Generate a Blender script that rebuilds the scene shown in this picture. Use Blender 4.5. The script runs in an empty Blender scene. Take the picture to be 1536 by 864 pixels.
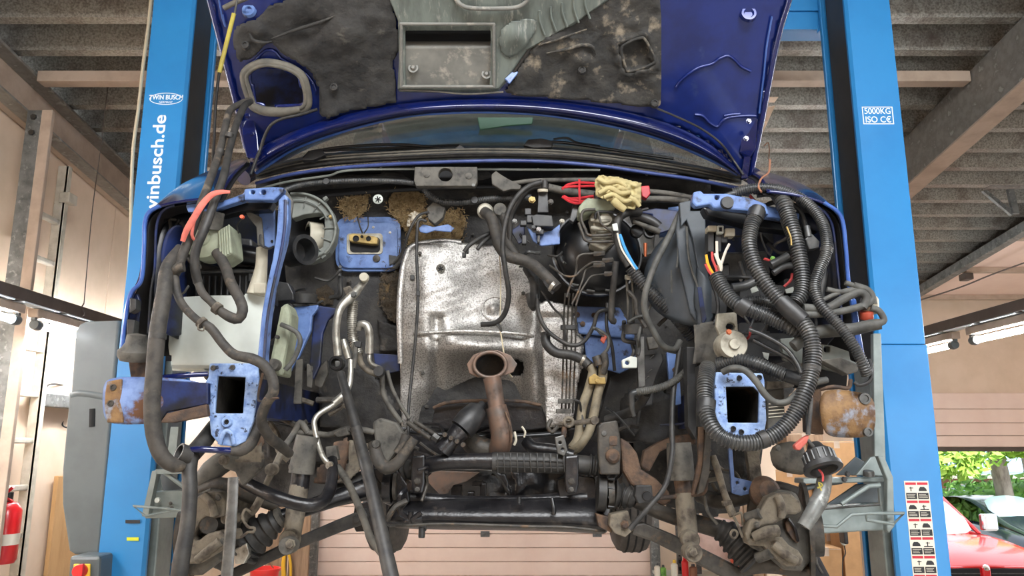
import bpy, bmesh, math, random
from mathutils import Vector, Matrix, noise
random.seed(7)
scene = bpy.context.scene
COL = scene.collection
PI = math.pi

# ------------------------------------------------------------------ camera
F = 1160.0                       # focal length in pixels of a 1536 px wide frame
TH = math.radians(11.31)         # camera pitched up
EYE = Vector((0, 0, 2.2))
cam_d = bpy.data.cameras.new('camera'); cam_d.sensor_width = 36; cam_d.lens = 36 * F / 1536
cam_d.clip_start = 0.05; cam_d.clip_end = 200
cam = bpy.data.objects.new('camera', cam_d); COL.objects.link(cam)
cam.location = EYE; cam.rotation_euler = (PI / 2 + TH, 0, 0)
scene.camera = cam

# ------------------------------------------------------------------ world, sun, added fill lamps, exposure
w = bpy.data.worlds.new('world'); scene.world = w; w.use_nodes = True
nt = w.node_tree; nt.nodes.clear()
o_ = nt.nodes.new('ShaderNodeOutputWorld'); b_ = nt.nodes.new('ShaderNodeBackground')
b_.inputs['Color'].default_value = (0.86, 0.93, 1.0, 1); b_.inputs['Strength'].default_value = 2.0
nt.links.new(b_.outputs[0], o_.inputs[0])
sun_d = bpy.data.lights.new('sun', 'SUN'); sun_d.energy = 7.0; sun_d.angle = 0.02; sun_d.color = (1, 0.95, 0.86)
sun = bpy.data.objects.new('sun', sun_d); COL.objects.link(sun)
sun.rotation_euler = (math.radians(32), 0, math.radians(38))
def area(name, loc, rot, sx, sy, power, color=(1, 1, 1)):
    d = bpy.data.lights.new(name, 'AREA'); d.shape = 'RECTANGLE'; d.size = sx; d.size_y = sy; d.energy = power; d.color = color
    o = bpy.data.objects.new(name, d); COL.objects.link(o); o.location = loc; o.rotation_euler = rot
    return o
# added fill lamps: one in the unseen front opening, one under the roof
area('front_fill', (3.7, -3.3, 1.4), (PI / 2, 0, 0.12), 3.3, 2.5, 60, (0.94, 0.97, 1.0))
area('roof_fill', (0.6, -0.6, 4.85), (math.radians(28), 0, 0), 3.4, 1.4, 320, (0.97, 0.985, 1.0))
scene.view_settings.view_transform = 'Standard'; scene.view_settings.look = 'None'
scene.view_settings.gamma = 1.0; scene.view_settings.use_curve_mapping = False
scene.view_settings.exposure = 0.2

# ------------------------------------------------------------------ pixel -> world
CT, ST = math.cos(TH), math.sin(TH)
def P(x, y, Y):
    u = (x - 768) / F; v = (432 - y) / F
    d = Vector((u, CT - v * ST, ST + v * CT))
    return EYE + d * (Y / d.y)
def K(y, Y):                     # metres per pixel there
    v = (432 - y) / F
    return (Y / (CT - v * ST)) / F

# ------------------------------------------------------------------ materials
MATS = {}
def srgb(c):
    return tuple((v / 12.92 if v <= 0.04045 else ((v + 0.055) / 1.055) ** 2.4) for v in [k / 255 for k in c])
def mat(name, c1, c2=None, scale=8.0, rough=0.6, metal=0.0, lo=0.4, hi=0.65, bump=0.0, bscale=40.0, coat=0.0,
        emit=None, c3=None, scale3=3.0, lo3=0.55, hi3=0.7, rough2=None, detail=4.0, trans=0.0, alpha=1.0, stretch=None, bdist=0.004):
    m = bpy.data.materials.new(name); m.use_nodes = True; MATS[name] = m
    n = m.node_tree; bs = n.nodes['Principled BSDF']
    L = n.links.new
    col1 = srgb(c1) + (1,)
    bs.inputs['Base Color'].default_value = col1
    bs.inputs['Roughness'].default_value = rough; bs.inputs['Metallic'].default_value = metal
    if coat: bs.inputs['Coat Weight'].default_value = coat; bs.inputs['Coat Roughness'].default_value = 0.08
    if trans: bs.inputs['Transmission Weight'].default_value = trans
    if alpha < 1: bs.inputs['Alpha'].default_value = alpha
    if emit: bs.inputs['Emission Color'].default_value = srgb(emit[0]) + (1,); bs.inputs['Emission Strength'].default_value = emit[1]
    tc = n.nodes.new('ShaderNodeTexCoord'); vec = tc.outputs['Object']
    if stretch:
        mp = n.nodes.new('ShaderNodeMapping'); mp.inputs['Scale'].default_value = stretch; L(vec, mp.inputs[0]); vec = mp.outputs[0]
    def nz(sc, d=detail):
        t = n.nodes.new('ShaderNodeTexNoise'); t.inputs['Scale'].default_value = sc; t.inputs['Detail'].default_value = d; t.inputs['Roughness'].default_value = 0.62
        L(vec, t.inputs['Vector']); return t.outputs['Fac']
    def ramp(fac, a, b):
        r = n.nodes.new('ShaderNodeMapRange'); r.inputs['From Min'].default_value = a; r.inputs['From Max'].default_value = b
        L(fac, r.inputs['Value']); return r.outputs[0]
    cur = None
    if c2:
        f = ramp(nz(scale), lo, hi)
        mx = n.nodes.new('ShaderNodeMix'); mx.data_type = 'RGBA'
        mx.inputs[6].default_value = col1; mx.inputs[7].default_value = srgb(c2) + (1,)
        L(f, mx.inputs[0]); cur = mx.outputs[2]
        if rough2 is not None:
            rr = n.nodes.new('ShaderNodeMapRange'); rr.inputs['To Min'].default_value = rough; rr.inputs['To Max'].default_value = rough2
            L(f, rr.inputs['Value']); L(rr.outputs[0], bs.inputs['Roughness'])
    if c3:
        f3 = ramp(nz(scale3, 6.0), lo3, hi3)
        mx3 = n.nodes.new('ShaderNodeMix'); mx3.data_type = 'RGBA'
        if cur: L(cur, mx3.inputs[6])
        else: mx3.inputs[6].default_value = col1
        mx3.inputs[7].default_value = srgb(c3) + (1,); L(f3, mx3.inputs[0]); cur = mx3.outputs[2]
    if cur: L(cur, bs.inputs['Base Color'])
    if bump:
        bp = n.nodes.new('ShaderNodeBump'); bp.inputs['Strength'].default_value = bump; bp.inputs['Distance'].default_value = bdist
        L(nz(bscale, 5.0), bp.inputs['Height']); L(bp.outputs[0], bs.inputs['Normal'])
    return m
# paint and plastics
mat('lift_blue', (40, 128, 190), (35, 120, 182), 3, 0.4, coat=0.2)
mat('lift_blue_low', (52, 112, 168), (44, 100, 156), 3, 0.42, coat=0.2)
mat('car_blue', (10, 24, 82), (8, 18, 64), 6, 0.2, metal=0.1, coat=0.7, c3=(34, 46, 80), scale3=14, lo3=0.62, hi3=0.8)
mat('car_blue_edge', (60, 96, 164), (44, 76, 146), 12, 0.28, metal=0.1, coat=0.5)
mat('hood_inner_blue', (20, 40, 110), (14, 30, 88), 5, 0.26, metal=0.25, coat=0.5, c3=(60, 74, 112), scale3=12, lo3=0.62, hi3=0.85)
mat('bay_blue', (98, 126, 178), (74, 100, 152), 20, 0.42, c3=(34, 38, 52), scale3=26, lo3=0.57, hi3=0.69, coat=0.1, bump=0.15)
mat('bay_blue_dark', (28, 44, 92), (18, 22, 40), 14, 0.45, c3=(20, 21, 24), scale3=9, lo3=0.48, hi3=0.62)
mat('flaked_blue', (142, 166, 204), (98, 126, 176), 40, 0.5, c3=(40, 46, 62), scale3=50, lo3=0.58, hi3=0.63, bump=0.35, bscale=70)
mat('black_plastic', (26, 27, 29), (50, 50, 50), 18, 0.45, bump=0.1, c3=(84, 80, 74), scale3=22, lo3=0.64, hi3=0.8)
mat('black_gloss', (12, 13, 15), (26, 27, 29), 12, 0.3, c3=(70, 68, 64), scale3=24, lo3=0.66, hi3=0.82)
mat('black_rubber', (32, 32, 32), (58, 56, 53), 22, 0.55, bump=0.12, c3=(92, 86, 78), scale3=18, lo3=0.64, hi3=0.8)
mat('loom_black', (44, 46, 48), (74, 74, 72), 26, 0.38)
mat('dusty_hose', (66, 62, 57), (40, 39, 37), 26, 0.7, c3=(112, 100, 85), scale3=15, lo3=0.56, hi3=0.72, bump=0.25, bscale=60)
mat('grey_hose', (84, 84, 80), (56, 56, 54), 22, 0.65, bump=0.15)
mat('oily_black', (16, 16, 19), (34, 33, 35), 14, 0.3, c3=(62, 56, 52), scale3=24, lo3=0.58, hi3=0.72, bump=0.45, bscale=60)
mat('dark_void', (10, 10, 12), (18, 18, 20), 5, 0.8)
mat('firewall_mat', (34, 33, 33), (58, 56, 53), 13, 0.7, c3=(88, 81, 72), scale3=22, lo3=0.6, hi3=0.76, bump=0.5, bscale=36, bdist=0.012)
mat('hood_mat', (29, 29, 29), (52, 51, 49), 10, 0.8, bump=0.6, bscale=30, c3=(92, 89, 82), scale3=14, lo3=0.62, hi3=0.8, bdist=0.012)
mat('hood_mat_mould', (38, 38, 37), (60, 58, 54), 12, 0.8, bump=0.5, bscale=36, c3=(132, 122, 106), scale3=14, lo3=0.55, hi3=0.68, bdist=0.012)
mat('duct_grey', (122, 122, 116), (98, 98, 94), 7, 0.6, c3=(150, 146, 136), scale3=20, lo3=0.58, hi3=0.7)
mat('duct_green', (104, 112, 106), (78, 84, 80), 7, 0.6, c3=(136, 138, 130), scale3=18, lo3=0.58, hi3=0.7, stretch=(3, 1, 0.6))
mat('seal_rubber', (76, 74, 68), (100, 96, 86), 16, 0.75)
mat('fibre', (152, 126, 86), (186, 162, 120), 80, 0.9, c3=(84, 66, 46), scale3=50, lo3=0.55, hi3=0.66, bump=0.9, bscale=150, bdist=0.02)
mat('fibre_dark', (86, 74, 58), (50, 46, 42), 26, 0.9, c3=(140, 116, 80), scale3=24, lo3=0.56, hi3=0.7, bump=0.8, bscale=110, bdist=0.02)
mat('heat_shield', (206, 203, 198), (138, 134, 129), 190, 0.36, metal=0.85, lo=0.44, hi=0.64, c3=(96, 89, 82), scale3=8, lo3=0.56, hi3=0.85, bump=0.6, bscale=190, bdist=0.004, detail=3)
mat('alu', (180, 177, 168), (138, 134, 124), 30, 0.4, metal=0.7, c3=(86, 78, 68), scale3=34, lo3=0.58, hi3=0.72)
mat('cast_alu', (168, 164, 150), (128, 124, 112), 26, 0.55, metal=0.35, bump=0.2, bscale=80)
mat('steel', (112, 112, 110), (78, 78, 76), 22, 0.45, metal=0.7)
mat('dirty_steel', (74, 70, 64), (48, 46, 43), 22, 0.55, metal=0.25, c3=(104, 82, 60), scale3=18, lo3=0.58, hi3=0.7, bump=0.4, bscale=80)
mat('dusty_cast', (116, 108, 94), (82, 76, 67), 20, 0.75, c3=(58, 50, 43), scale3=22, lo3=0.52, hi3=0.66, bump=0.6, bscale=70, bdist=0.006)
mat('dust_grey', (92, 89, 82), (64, 62, 58), 18, 0.7, c3=(44, 42, 40), scale3=28, lo3=0.54, hi3=0.68, bump=0.35, bscale=70)
mat('rust', (100, 78, 60), (70, 54, 45), 26, 0.75, c3=(52, 46, 43), scale3=18, lo3=0.5, hi3=0.66, bump=0.6, bscale=80)
mat('rust_pipe', (122, 98, 84), (98, 90, 84), 20, 0.45, metal=0.4, c3=(66, 50, 43), scale3=14, lo3=0.54, hi3=0.7, bump=0.2)
mat('rust_blue', (112, 136, 182), (74, 96, 146), 18, 0.6, c3=(98, 66, 44), scale3=9, lo3=0.52, hi3=0.58, bump=0.6, bscale=50)
mat('rust_bar', (128, 98, 62), (84, 60, 42), 26, 0.65, c3=(126, 130, 140), scale3=18, lo3=0.53, hi3=0.62, bump=0.7, bscale=60, metal=0.1)
mat('white_plastic', (206, 212, 206), (186, 192, 184), 5, 0.45)
mat('cream_plastic', (196, 190, 172), (172, 166, 148), 10, 0.5)
mat('pump_green', (148, 154, 132), (122, 126, 110), 16, 0.7, bump=0.2)
mat('glove', (180, 168, 122), (154, 140, 98), 14, 0.85, bump=0.3, bscale=70)
mat('red_plastic', (190, 40, 48), (160, 30, 40), 10, 0.45)
mat('red_strap', (198, 104, 90), (170, 82, 72), 24, 0.7)
mat('pipe_tan', (140, 130, 108), (108, 100, 84), 20, 0.6, c3=(80, 74, 64), scale3=24, lo3=0.58, hi3=0.72)
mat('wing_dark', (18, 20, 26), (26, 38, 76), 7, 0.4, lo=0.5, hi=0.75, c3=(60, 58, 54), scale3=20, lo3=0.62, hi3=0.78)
mat('door_joint', (176, 150, 132), None, rough=0.7)
mat('partition', (66, 73, 80), (48, 54, 60), 9, 0.45, c3=(100, 100, 96), scale3=18, lo3=0.6, hi3=0.76)
mat('cowl_blue', (62, 78, 132), (46, 58, 108), 14, 0.35)
mat('copper', (170, 96, 64), None, rough=0.4, metal=0.6)
mat('wire_red', (176, 60, 60)); mat('wire_yellow', (212, 160, 40)); mat('wire_brown', (140, 96, 72)); mat('wire_white', (206, 198, 184)); mat('wire_blue', (60, 140, 196))
mat('gold_zinc', (178, 152, 92), (140, 118, 70), 20, 0.45, metal=0.4)
mat('yellow_rod', (168, 156, 62), (140, 128, 54), 20, 0.55)
mat('copper_red', (150, 60, 40), None, rough=0.5)
# building
mat('galvanised', (128, 130, 128), (98, 100, 98), 16, 0.42, metal=0.4, c3=(156, 158, 154), scale3=28, lo3=0.56, hi3=0.66)
mat('roof_sheet', (168, 165, 156), (112, 108, 101), 80, 0.4, metal=0.45, c3=(104, 92, 85), scale3=5, lo3=0.5, hi3=0.75, detail=8)
mat('beam_grey', (146, 142, 134), (118, 114, 108), 14, 0.5, metal=0.2, c3=(168, 166, 158), scale3=14, lo3=0.58, hi3=0.66)
mat('beam_tan', (188, 168, 150), (170, 150, 132), 6, 0.6)
mat('wall_panel', (232, 208, 184), (224, 200, 174), 4, 0.65, c3=(200, 172, 142), scale3=34, lo3=0.7, hi3=0.8)
mat('wall_joint', (96, 84, 72), None, rough=0.8)
mat('door_panel', (244, 218, 202), (238, 210, 194), 3, 0.55)
mat('timber', (150, 122, 96), (122, 96, 74), 5, 0.7, stretch=(6, 6, 0.6))
mat('ply', (196, 156, 108), (180, 140, 92), 4, 0.7, stretch=(4, 4, 0.7))
mat('cardboard', (184, 142, 98), (164, 124, 84), 5, 0.8)
mat('concrete', (176, 170, 160), (150, 144, 136), 2, 0.7, bump=0.1)
mat('ladder_alu', (222, 214, 198), (196, 188, 170), 10, 0.5, metal=0.1, c3=(150, 128, 98), scale3=16, lo3=0.66, hi3=0.76)
mat('cover_grey', (92, 100, 102), (82, 90, 92), 5, 0.4, coat=0.1)
mat('arm_grey', (138, 148, 146), (116, 126, 124), 8, 0.42, metal=0.2)
mat('arm_dark', (84, 92, 96), (70, 78, 82), 8, 0.5)
mat('black_cover', (58, 56, 54), (48, 47, 46), 6, 0.55)
mat('tube_light', (255, 255, 255), emit=((246, 250, 255), 85.0))
mat('dark_rail', (92, 82, 76), (80, 70, 64), 6, 0.5)
mat('white_decal', (228, 236, 240)); mat('decal_red', (186, 40, 56)); mat('decal_black', (36, 36, 38)); mat('decal_cream', (222, 214, 196)); mat('decal_yellow', (206, 214, 50))
mat('extinguisher_red', (206, 32, 36), None, rough=0.3, coat=0.4)
mat('bucket_red', (226, 52, 46), None, rough=0.4)
mat('glass_dark', (70, 88, 80), None, rough=0.05, coat=0.6, alpha=0.28)
mat('mirror_green', (52, 96, 74), None, rough=0.5)
mat('interior_grey', (124, 128, 122), (98, 102, 97), 7, 0.7, c3=(80, 78, 74), scale3=18, lo3=0.6, hi3=0.75)
mat('tyre', (70, 67, 64), (84, 80, 76), 20, 0.8)
mat('truck_red', (206, 34, 40), None, rough=0.25, coat=0.6); mat('chrome', (210, 212, 214), None, rough=0.15, metal=0.9)
mat('truck_glass', (168, 196, 200), None, rough=0.08, coat=0.5)
mat('car_dark', (30, 40, 52), None, rough=0.2, coat=0.6)
mat('leaf', (104, 160, 66), (148, 194, 92), 3, 0.6, c3=(60, 112, 44), scale3=5, lo3=0.5, hi3=0.65)
mat('leaf_light', (176, 212, 92), (140, 190, 70), 3, 0.6)
mat('bark', (168, 158, 146), (120, 110, 100), 9, 0.85, bump=0.6, bscale=20, stretch=(1, 1, 0.3))
mat('asphalt', (150, 148, 144), (130, 128, 124), 3, 0.85)
mat('brick', (150, 106, 84), (128, 88, 70), 6, 0.85); mat('blue_roof', (150, 182, 208), (132, 166, 196), 5, 0.5)
mat('orange_plastic', (226, 100, 72), None, rough=0.5); mat('black_fabric', (44, 44, 46), None, rough=0.8); mat('bottle_white', (224, 220, 204), None, rough=0.5)
mat('pink_bag', (224, 196, 186), (206, 176, 166), 8, 0.75); mat('label_yellow', (232, 190, 60)); mat('cable_yellow', (222, 170, 40), None, rough=0.5)
mat('rag_cord', (190, 176, 148), None, rough=0.9)

# ------------------------------------------------------------------ builders
def link(name, me, m, parent=None, label=None, smooth=False):
    """one mesh object whose origin sits at the middle of its points"""
    vs = me.vertices
    lo = Vector((min(v.co.x for v in vs), min(v.co.y for v in vs), min(v.co.z for v in vs)))
    hi = Vector((max(v.co.x for v in vs), max(v.co.y for v in vs), max(v.co.z for v in vs)))
    c = (lo + hi) / 2
    if parent is None: c.z = lo.z
    me.transform(Matrix.Translation(-c))
    if smooth:
        for p in me.polygons: p.use_smooth = True
    if m: me.materials.append(MATS[m])
    o = bpy.data.objects.new(name, me); COL.objects.link(o)
    o.location = c
    if parent is not None:
        o.parent = parent; o.location = c - wloc(parent)
    if label: o['label'] = label
    return o
def wloc(o):
    v = Vector(o.location)
    while o.parent: o = o.parent; v += o.location
    return v
def thing(name, label, cat, loc=(0, 0, 0), group=None):
    o = bpy.data.objects.new(name, None); COL.objects.link(o); o.location = loc; o.empty_display_size = 0.1
    return tag(o, label, cat, group)
def tag(o, label, cat, group=None):
    o['label'] = label; o['category'] = cat
    if group: o['group'] = group
    return o
def struct(o, label=None):
    o['kind'] = 'structure'
    if label: o['label'] = label
    return o
def tome(bm, name):
    bmesh.ops.recalc_face_normals(bm, faces=bm.faces)
    me = bpy.data.meshes.new(name); bm.to_mesh(me); bm.free(); return me
def bevel(o, wd=0.003, seg=2, ang=40):
    b = o.modifiers.new('bevel', 'BEVEL'); b.width = wd; b.segments = seg; b.limit_method = 'ANGLE'; b.angle_limit = math.radians(ang); b.harden_normals = False
    return o
def box(name, lo, hi, m, parent=None, bev=0.004, label=None, rot=None):
    bm = bmesh.new(); bmesh.ops.create_cube(bm, size=1)
    lo = Vector(lo); hi = Vector(hi)
    for v in bm.verts:
        v.co = Vector((v.co.x * (hi.x - lo.x), v.co.y * (hi.y - lo.y), v.co.z * (hi.z - lo.z)))
    if rot: bmesh.ops.transform(bm, matrix=rot, verts=bm.verts)
    for v in bm.verts: v.co += (lo + hi) / 2
    o = link(name, tome(bm, name), m, parent, label)
    if bev: bevel(o, bev)
    return o
def prism(name, pts, vec, m, parent=None, bev=0.003, label=None, holes=()):
    """flat outline of world points (with holes) pushed along vec"""
    bm = bmesh.new(); es = []
    for loop in [pts] + list(holes):
        vs = [bm.verts.new(p) for p in loop]
        for i in range(len(vs)): es.append(bm.edges.new((vs[i], vs[(i + 1) % len(vs)])))
    bmesh.ops.triangle_fill(bm, edges=es, use_beauty=True)
    r = bmesh.ops.extrude_face_region(bm, geom=bm.faces[:])
    for g in r['geom']:
        if isinstance(g, bmesh.types.BMVert): g.co += Vector(vec)
    o = link(name, tome(bm, name), m, parent, label)
    if bev: bevel(o, bev, 2, 50)
    return o
def plate(name, pts, Y, th, m, parent=None, bev=0.003, label=None, holes=()):
    """outline in photo pixels standing at depth Y (a number or one per point), th metres thick"""
    f = (lambda i: Y) if not isinstance(Y, (list, tuple)) else (lambda i: Y[i])
    yh = Y if not isinstance(Y, (list, tuple)) else sum(Y) / len(Y)
    return prism(name, [P(p[0], p[1], p[2] if len(p) > 2 else f(i)) for i, p in enumerate(pts)], (0, th, 0), m, parent, bev, label,
                 [[P(p[0], p[1], p[2] if len(p) > 2 else yh) for p in h] for h in holes])
def ring_px(cx, cy, rx, ry=None, n=20, a0=0, a1=2 * PI):
    ry = ry or rx
    k = n if abs(a1 - a0 - 2 * PI) < 1e-6 else n - 1
    return [(cx + rx * math.cos(a0 + (a1 - a0) * i / k), cy + ry * math.sin(a0 + (a1 - a0) * i / k)) for i in range(n)]
def rrect(x0, y0, x1, y1, r, n=4):
    out = []
    for cx, cy, a in ((x1 - r, y0 + r, -PI / 2), (x1 - r, y1 - r, 0), (x0 + r, y1 - r, PI / 2), (x0 + r, y0 + r, PI)):
        for i in range(n + 1):
            t = a + PI / 2 * i / n; out.append((cx + r * math.cos(t), cy + r * math.sin(t)))
    return out
def catmull(pts, step, closed=False):
    n = len(pts); out = []
    def g(i): return pts[i % n] if closed else pts[max(0, min(n - 1, i))]
    for i in range(n if closed else n - 1):
        p0, p1, p2, p3 = g(i - 1), g(i), g(i + 1), g(i + 2)
        if not closed:
            if i == 0: p0 = p1 * 2 - p2
            if i == n - 2: p3 = p2 * 2 - p1
        L = (p2 - p1).length; k = max(2, int(math.ceil(L / step)))
        for j in range(k):
            t = j / k
            out.append(0.5 * ((2 * p1) + (p2 - p0) * t + (2 * p0 - 5 * p1 + 4 * p2 - p3) * t * t + (3 * p1 - p0 - 3 * p2 + p3) * t ** 3))
    if not closed: out.append(pts[-1].copy())
    return out
def sweep(name, pts, r, m, parent=None, label=None, seg=10, step=None, ribs=None, closed=False, flat=1.0, straight=False, hollow=0, tang=None):
    """tube along world points; r a number or one per control point; ribs = pitch in metres of a corrugated conduit"""
    rs = r if isinstance(r, (list, tuple)) else [r] * len(pts)
    rmax = max(rs)
    if step is None: step = (ribs / 4) if ribs else max(rmax * 0.9, 0.006)
    q4 = [Vector((p.x, p.y, p.z, rr)) for p, rr in zip(pts, rs)]
    if straight: cs = q4
    else: cs = catmull(q4, step, closed)
    if ribs:                     # even spacing so the ridges are regular
        acc = [0.0]
        for a, b in zip(cs, cs[1:]): acc.append(acc[-1] + (b - a).length)
        n = max(4, int(acc[-1] / (ribs / 4))); new = []; j = 0
        for i in range(n + 1):
            d = acc[-1] * i / n
            while j < len(acc) - 2 and acc[j + 1] < d: j += 1
            t = (d - acc[j]) / max(1e-9, acc[j + 1] - acc[j]); new.append(cs[j].lerp(cs[j + 1], min(1, max(0, t))))
        cs = new
    bm = bmesh.new(); N = len(cs); rings = []
    c3 = [Vector((c[0], c[1], c[2])) for c in cs]
    up = None
    for i in range(N):
        a = c3[(i - 1) % N] if (closed or i > 0) else c3[i]
        b = c3[(i + 1) % N] if (closed or i < N - 1) else c3[i]
        t = (b - a)
        if t.length < 1e-9: t = Vector((0, 0, 1))
        t.normalize()
        if up is None:
            up = Vector((0, 1, 0)) if abs(t.y) < 0.9 else Vector((0, 0, 1))
        up = (up - t * up.dot(t))
        if up.length < 1e-6: up = t.orthogonal()
        up.normalize(); side = t.cross(up)
        rr = cs[i][3]
        if ribs: rr *= (1.0, 1.0, 0.84, 0.84)[i % 4]
        rings.append([bm.verts.new(c3[i] + up * (rr * flat * math.cos(2 * PI * k / seg)) + side * (rr * math.sin(2 * PI * k / seg))) for k in range(seg)])
    for i in range(N if closed else N - 1):
        A, B = rings[i], rings[(i + 1) % N]
        for k in range(seg): bm.faces.new((A[k], A[(k + 1) % seg], B[(k + 1) % seg], B[k]))
    if not closed:
        if hollow:
            for R, C, inward in ((rings[0], c3[0], c3[1] - c3[0]), (rings[-1], c3[-1], c3[-2] - c3[-1])):
                inward.normalize(); rr = (R[0].co - C).length
                r1 = [bm.verts.new(C + (v.co - C) * hollow) for v in R]
                r2 = [bm.verts.new(C + (v.co - C) * hollow + inward * rr * 1.5) for v in R]
                for k in range(seg):
                    bm.faces.new((R[k], R[(k + 1) % seg], r1[(k + 1) % seg], r1[k])); bm.faces.new((r1[k], r1[(k + 1) % seg], r2[(k + 1) % seg], r2[k]))
                bm.faces.new(r2)
        else:
            bm.faces.new(rings[0]); bm.faces.new(rings[-1])
    o = link(name, tome(bm, name), m, parent, label, smooth=True)
    if not straight and not ribs: pass
    es = o.modifiers.new('edges', 'EDGE_SPLIT'); es.split_angle = math.radians(50)
    return o
def tube(name, pts, r, m, parent=None, label=None, **kw):
    """tube through photo pixels (x, y, depth); r in pixels"""
    rs = r if isinstance(r, (list, tuple)) else [r] * len(pts)
    if 'ribs' in kw and kw['ribs']: kw['ribs'] = kw['ribs'] * K(pts[0][1], pts[0][2])
    return sweep(name, [P(*p) for p in pts], [q * K(p[1], p[2]) for q, p in zip(rs, pts)], m, parent, label, **kw)
def lathe(name, prof, c, axis, m, parent=None, label=None, seg=24, smooth=True, caps=False):
    """profile [(distance along axis, radius)] turned about axis through c"""
    axis = Vector(axis).normalized(); u = axis.orthogonal().normalized(); v = axis.cross(u); c = Vector(c)
    bm = bmesh.new(); rings = []
    for d, r in prof:
        if r < 1e-6: rings.append([bm.verts.new(c + axis * d)])
        else: rings.append([bm.verts.new(c + axis * d + u * (r * math.cos(2 * PI * k / seg)) + v * (r * math.sin(2 * PI * k / seg))) for k in range(seg)])
    for A, B in zip(rings, rings[1:]):
        for k in range(seg):
            k2 = (k + 1) % seg
            if len(A) == 1 and len(B) == 1: continue
            if len(A) == 1: bm.faces.new((A[0], B[k2], B[k]))
            elif len(B) == 1: bm.faces.new((A[k], A[k2], B[0]))
            else: bm.faces.new((A[k], A[k2], B[k2], B[k]))
    if len(rings[0]) > 1 and caps: bm.faces.new(rings[0])
    if len(rings[-1]) > 1 and caps: bm.faces.new(rings[-1])
    o = link(name, tome(bm, name), m, parent, label, smooth=smooth)
    if smooth:
        es = o.modifiers.new('edges', 'EDGE_SPLIT'); es.split_angle = math.radians(35)
    return o
def disc(name, x, y, Y, rpx, th, m, parent=None, axis=(0, -1, 0), prof=None, label=None, seg=20):
    """turned part facing along axis at a pixel; prof in (depth m, fraction of radius)"""
    r = rpx * K(y, Y)
    prof = prof or [(0, 0), (0, 1), (th * 0.85, 1), (th, 0.9), (th, 0)]
    return lathe(name, [(d, f * r) for d, f in prof], P(x, y, Y), axis, m, parent, label, seg)
def bolt(x, y, Y, rpx, m, parent, name='bolt'):
    r = rpx * K(y, Y)
    return lathe(name, [(0, 0), (0, r * 1.35), (r * 0.35, r * 1.35), (r * 0.35, r), (r * 1.1, r * 0.92), (r * 1.1, 0)], P(x, y, Y), (0, -1, 0), m, parent, seg=6, smooth=False)
def inside(x, y, poly):
    c = False; j = len(poly) - 1
    for i in range(len(poly)):
        xi, yi = poly[i][:2]; xj, yj = poly[j][:2]
        if (yi > y) != (yj > y) and x < (xj - xi) * (y - yi) / (yj - yi) + xi: c = not c
        j = i
    return c
def nearest(x, y, poly):
    best = None; j = len(poly) - 1
    for i in range(len(poly)):
        ax, ay = poly[j][:2]; bx, by = poly[i][:2]; j = i
        dx, dy = bx - ax, by - ay; L = dx * dx + dy * dy
        t = 0 if L == 0 else max(0, min(1, ((x - ax) * dx + (y - ay) * dy) / L))
        px, py = ax + t * dx, ay + t * dy; d = (px - x) ** 2 + (py - y) ** 2
        if best is None or d < best[0]: best = (d, px, py)
    return best[1], best[2]
def sheet(name, poly, Yf, th, m, parent=None, cell=6, label=None, holes=(), smooth=True):
    """curved sheet: pixel outline filled with a fine grid, depth from Yf(x, y)"""
    xs = [p[0] for p in poly]; ys = [p[1] for p in poly]
    x0, y0 = min(xs), min(ys); nx = int((max(xs) - x0) / cell) + 1; ny = int((max(ys) - y0) / cell) + 1
    bm = bmesh.new(); V = {}
    def vert(i, j):
        if (i, j) not in V:
            x, y = x0 + i * cell, y0 + j * cell
            if not inside(x, y, poly): x, y = nearest(x, y, poly)
            else:
                for h in holes:
                    if inside(x, y, h): x, y = nearest(x, y, h)
            V[(i, j)] = (bm.verts.new(P(x, y, Yf(x, y))))
        return V[(i, j)]
    for i in range(nx):
        for j in range(ny):
            cx, cy = x0 + (i + .5) * cell, y0 + (j + .5) * cell
            if inside(cx, cy, poly) and not any(inside(cx, cy, h) for h in holes):
                bm.faces.new((vert(i, j), vert(i + 1, j), vert(i + 1, j + 1), vert(i, j + 1)))
    bmesh.ops.remove_doubles(bm, verts=bm.verts, dist=1e-5)
    bmesh.ops.dissolve_degenerate(bm, dist=1e-6, edges=bm.edges)
    me = bpy.data.meshes.new(name); bmesh.ops.recalc_face_normals(bm, faces=bm.faces)
    if bm.faces:
        s = sum((f.normal.y for f in bm.faces))
        if s > 0: bmesh.ops.reverse_faces(bm, faces=bm.faces)
    bm.to_mesh(me); bm.free()
    o = link(name, me, m, parent, label, smooth=smooth)
    if th:
        s = o.modifiers.new('thick', 'SOLIDIFY'); s.thickness = th; s.offset = -1
    return o
def loft(name, rows, m, parent=None, label=None, th=0.004, sub=2, world=False, smooth=True):
    """skin over rows of points (pixels + depth, or world points)"""
    bm = bmesh.new()
    R = [[bm.verts.new(p if world else P(*p)) for p in row] for row in rows]
    for A, B in zip(R, R[1:]):
        for k in range(len(A) - 1): bm.faces.new((A[k], A[k + 1], B[k + 1], B[k]))
    o = link(name, tome(bm, name), m, parent, label, smooth=smooth)
    if sub:
        s = o.modifiers.new('round', 'SUBSURF'); s.levels = sub; s.render_levels = sub
    if th:
        s = o.modifiers.new('thick', 'SOLIDIFY'); s.thickness = th; s.offset = 0
    return o
def fn(x, y, sc, seed=0.0): return noise.noise(Vector((x * sc, y * sc, seed)))
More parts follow.
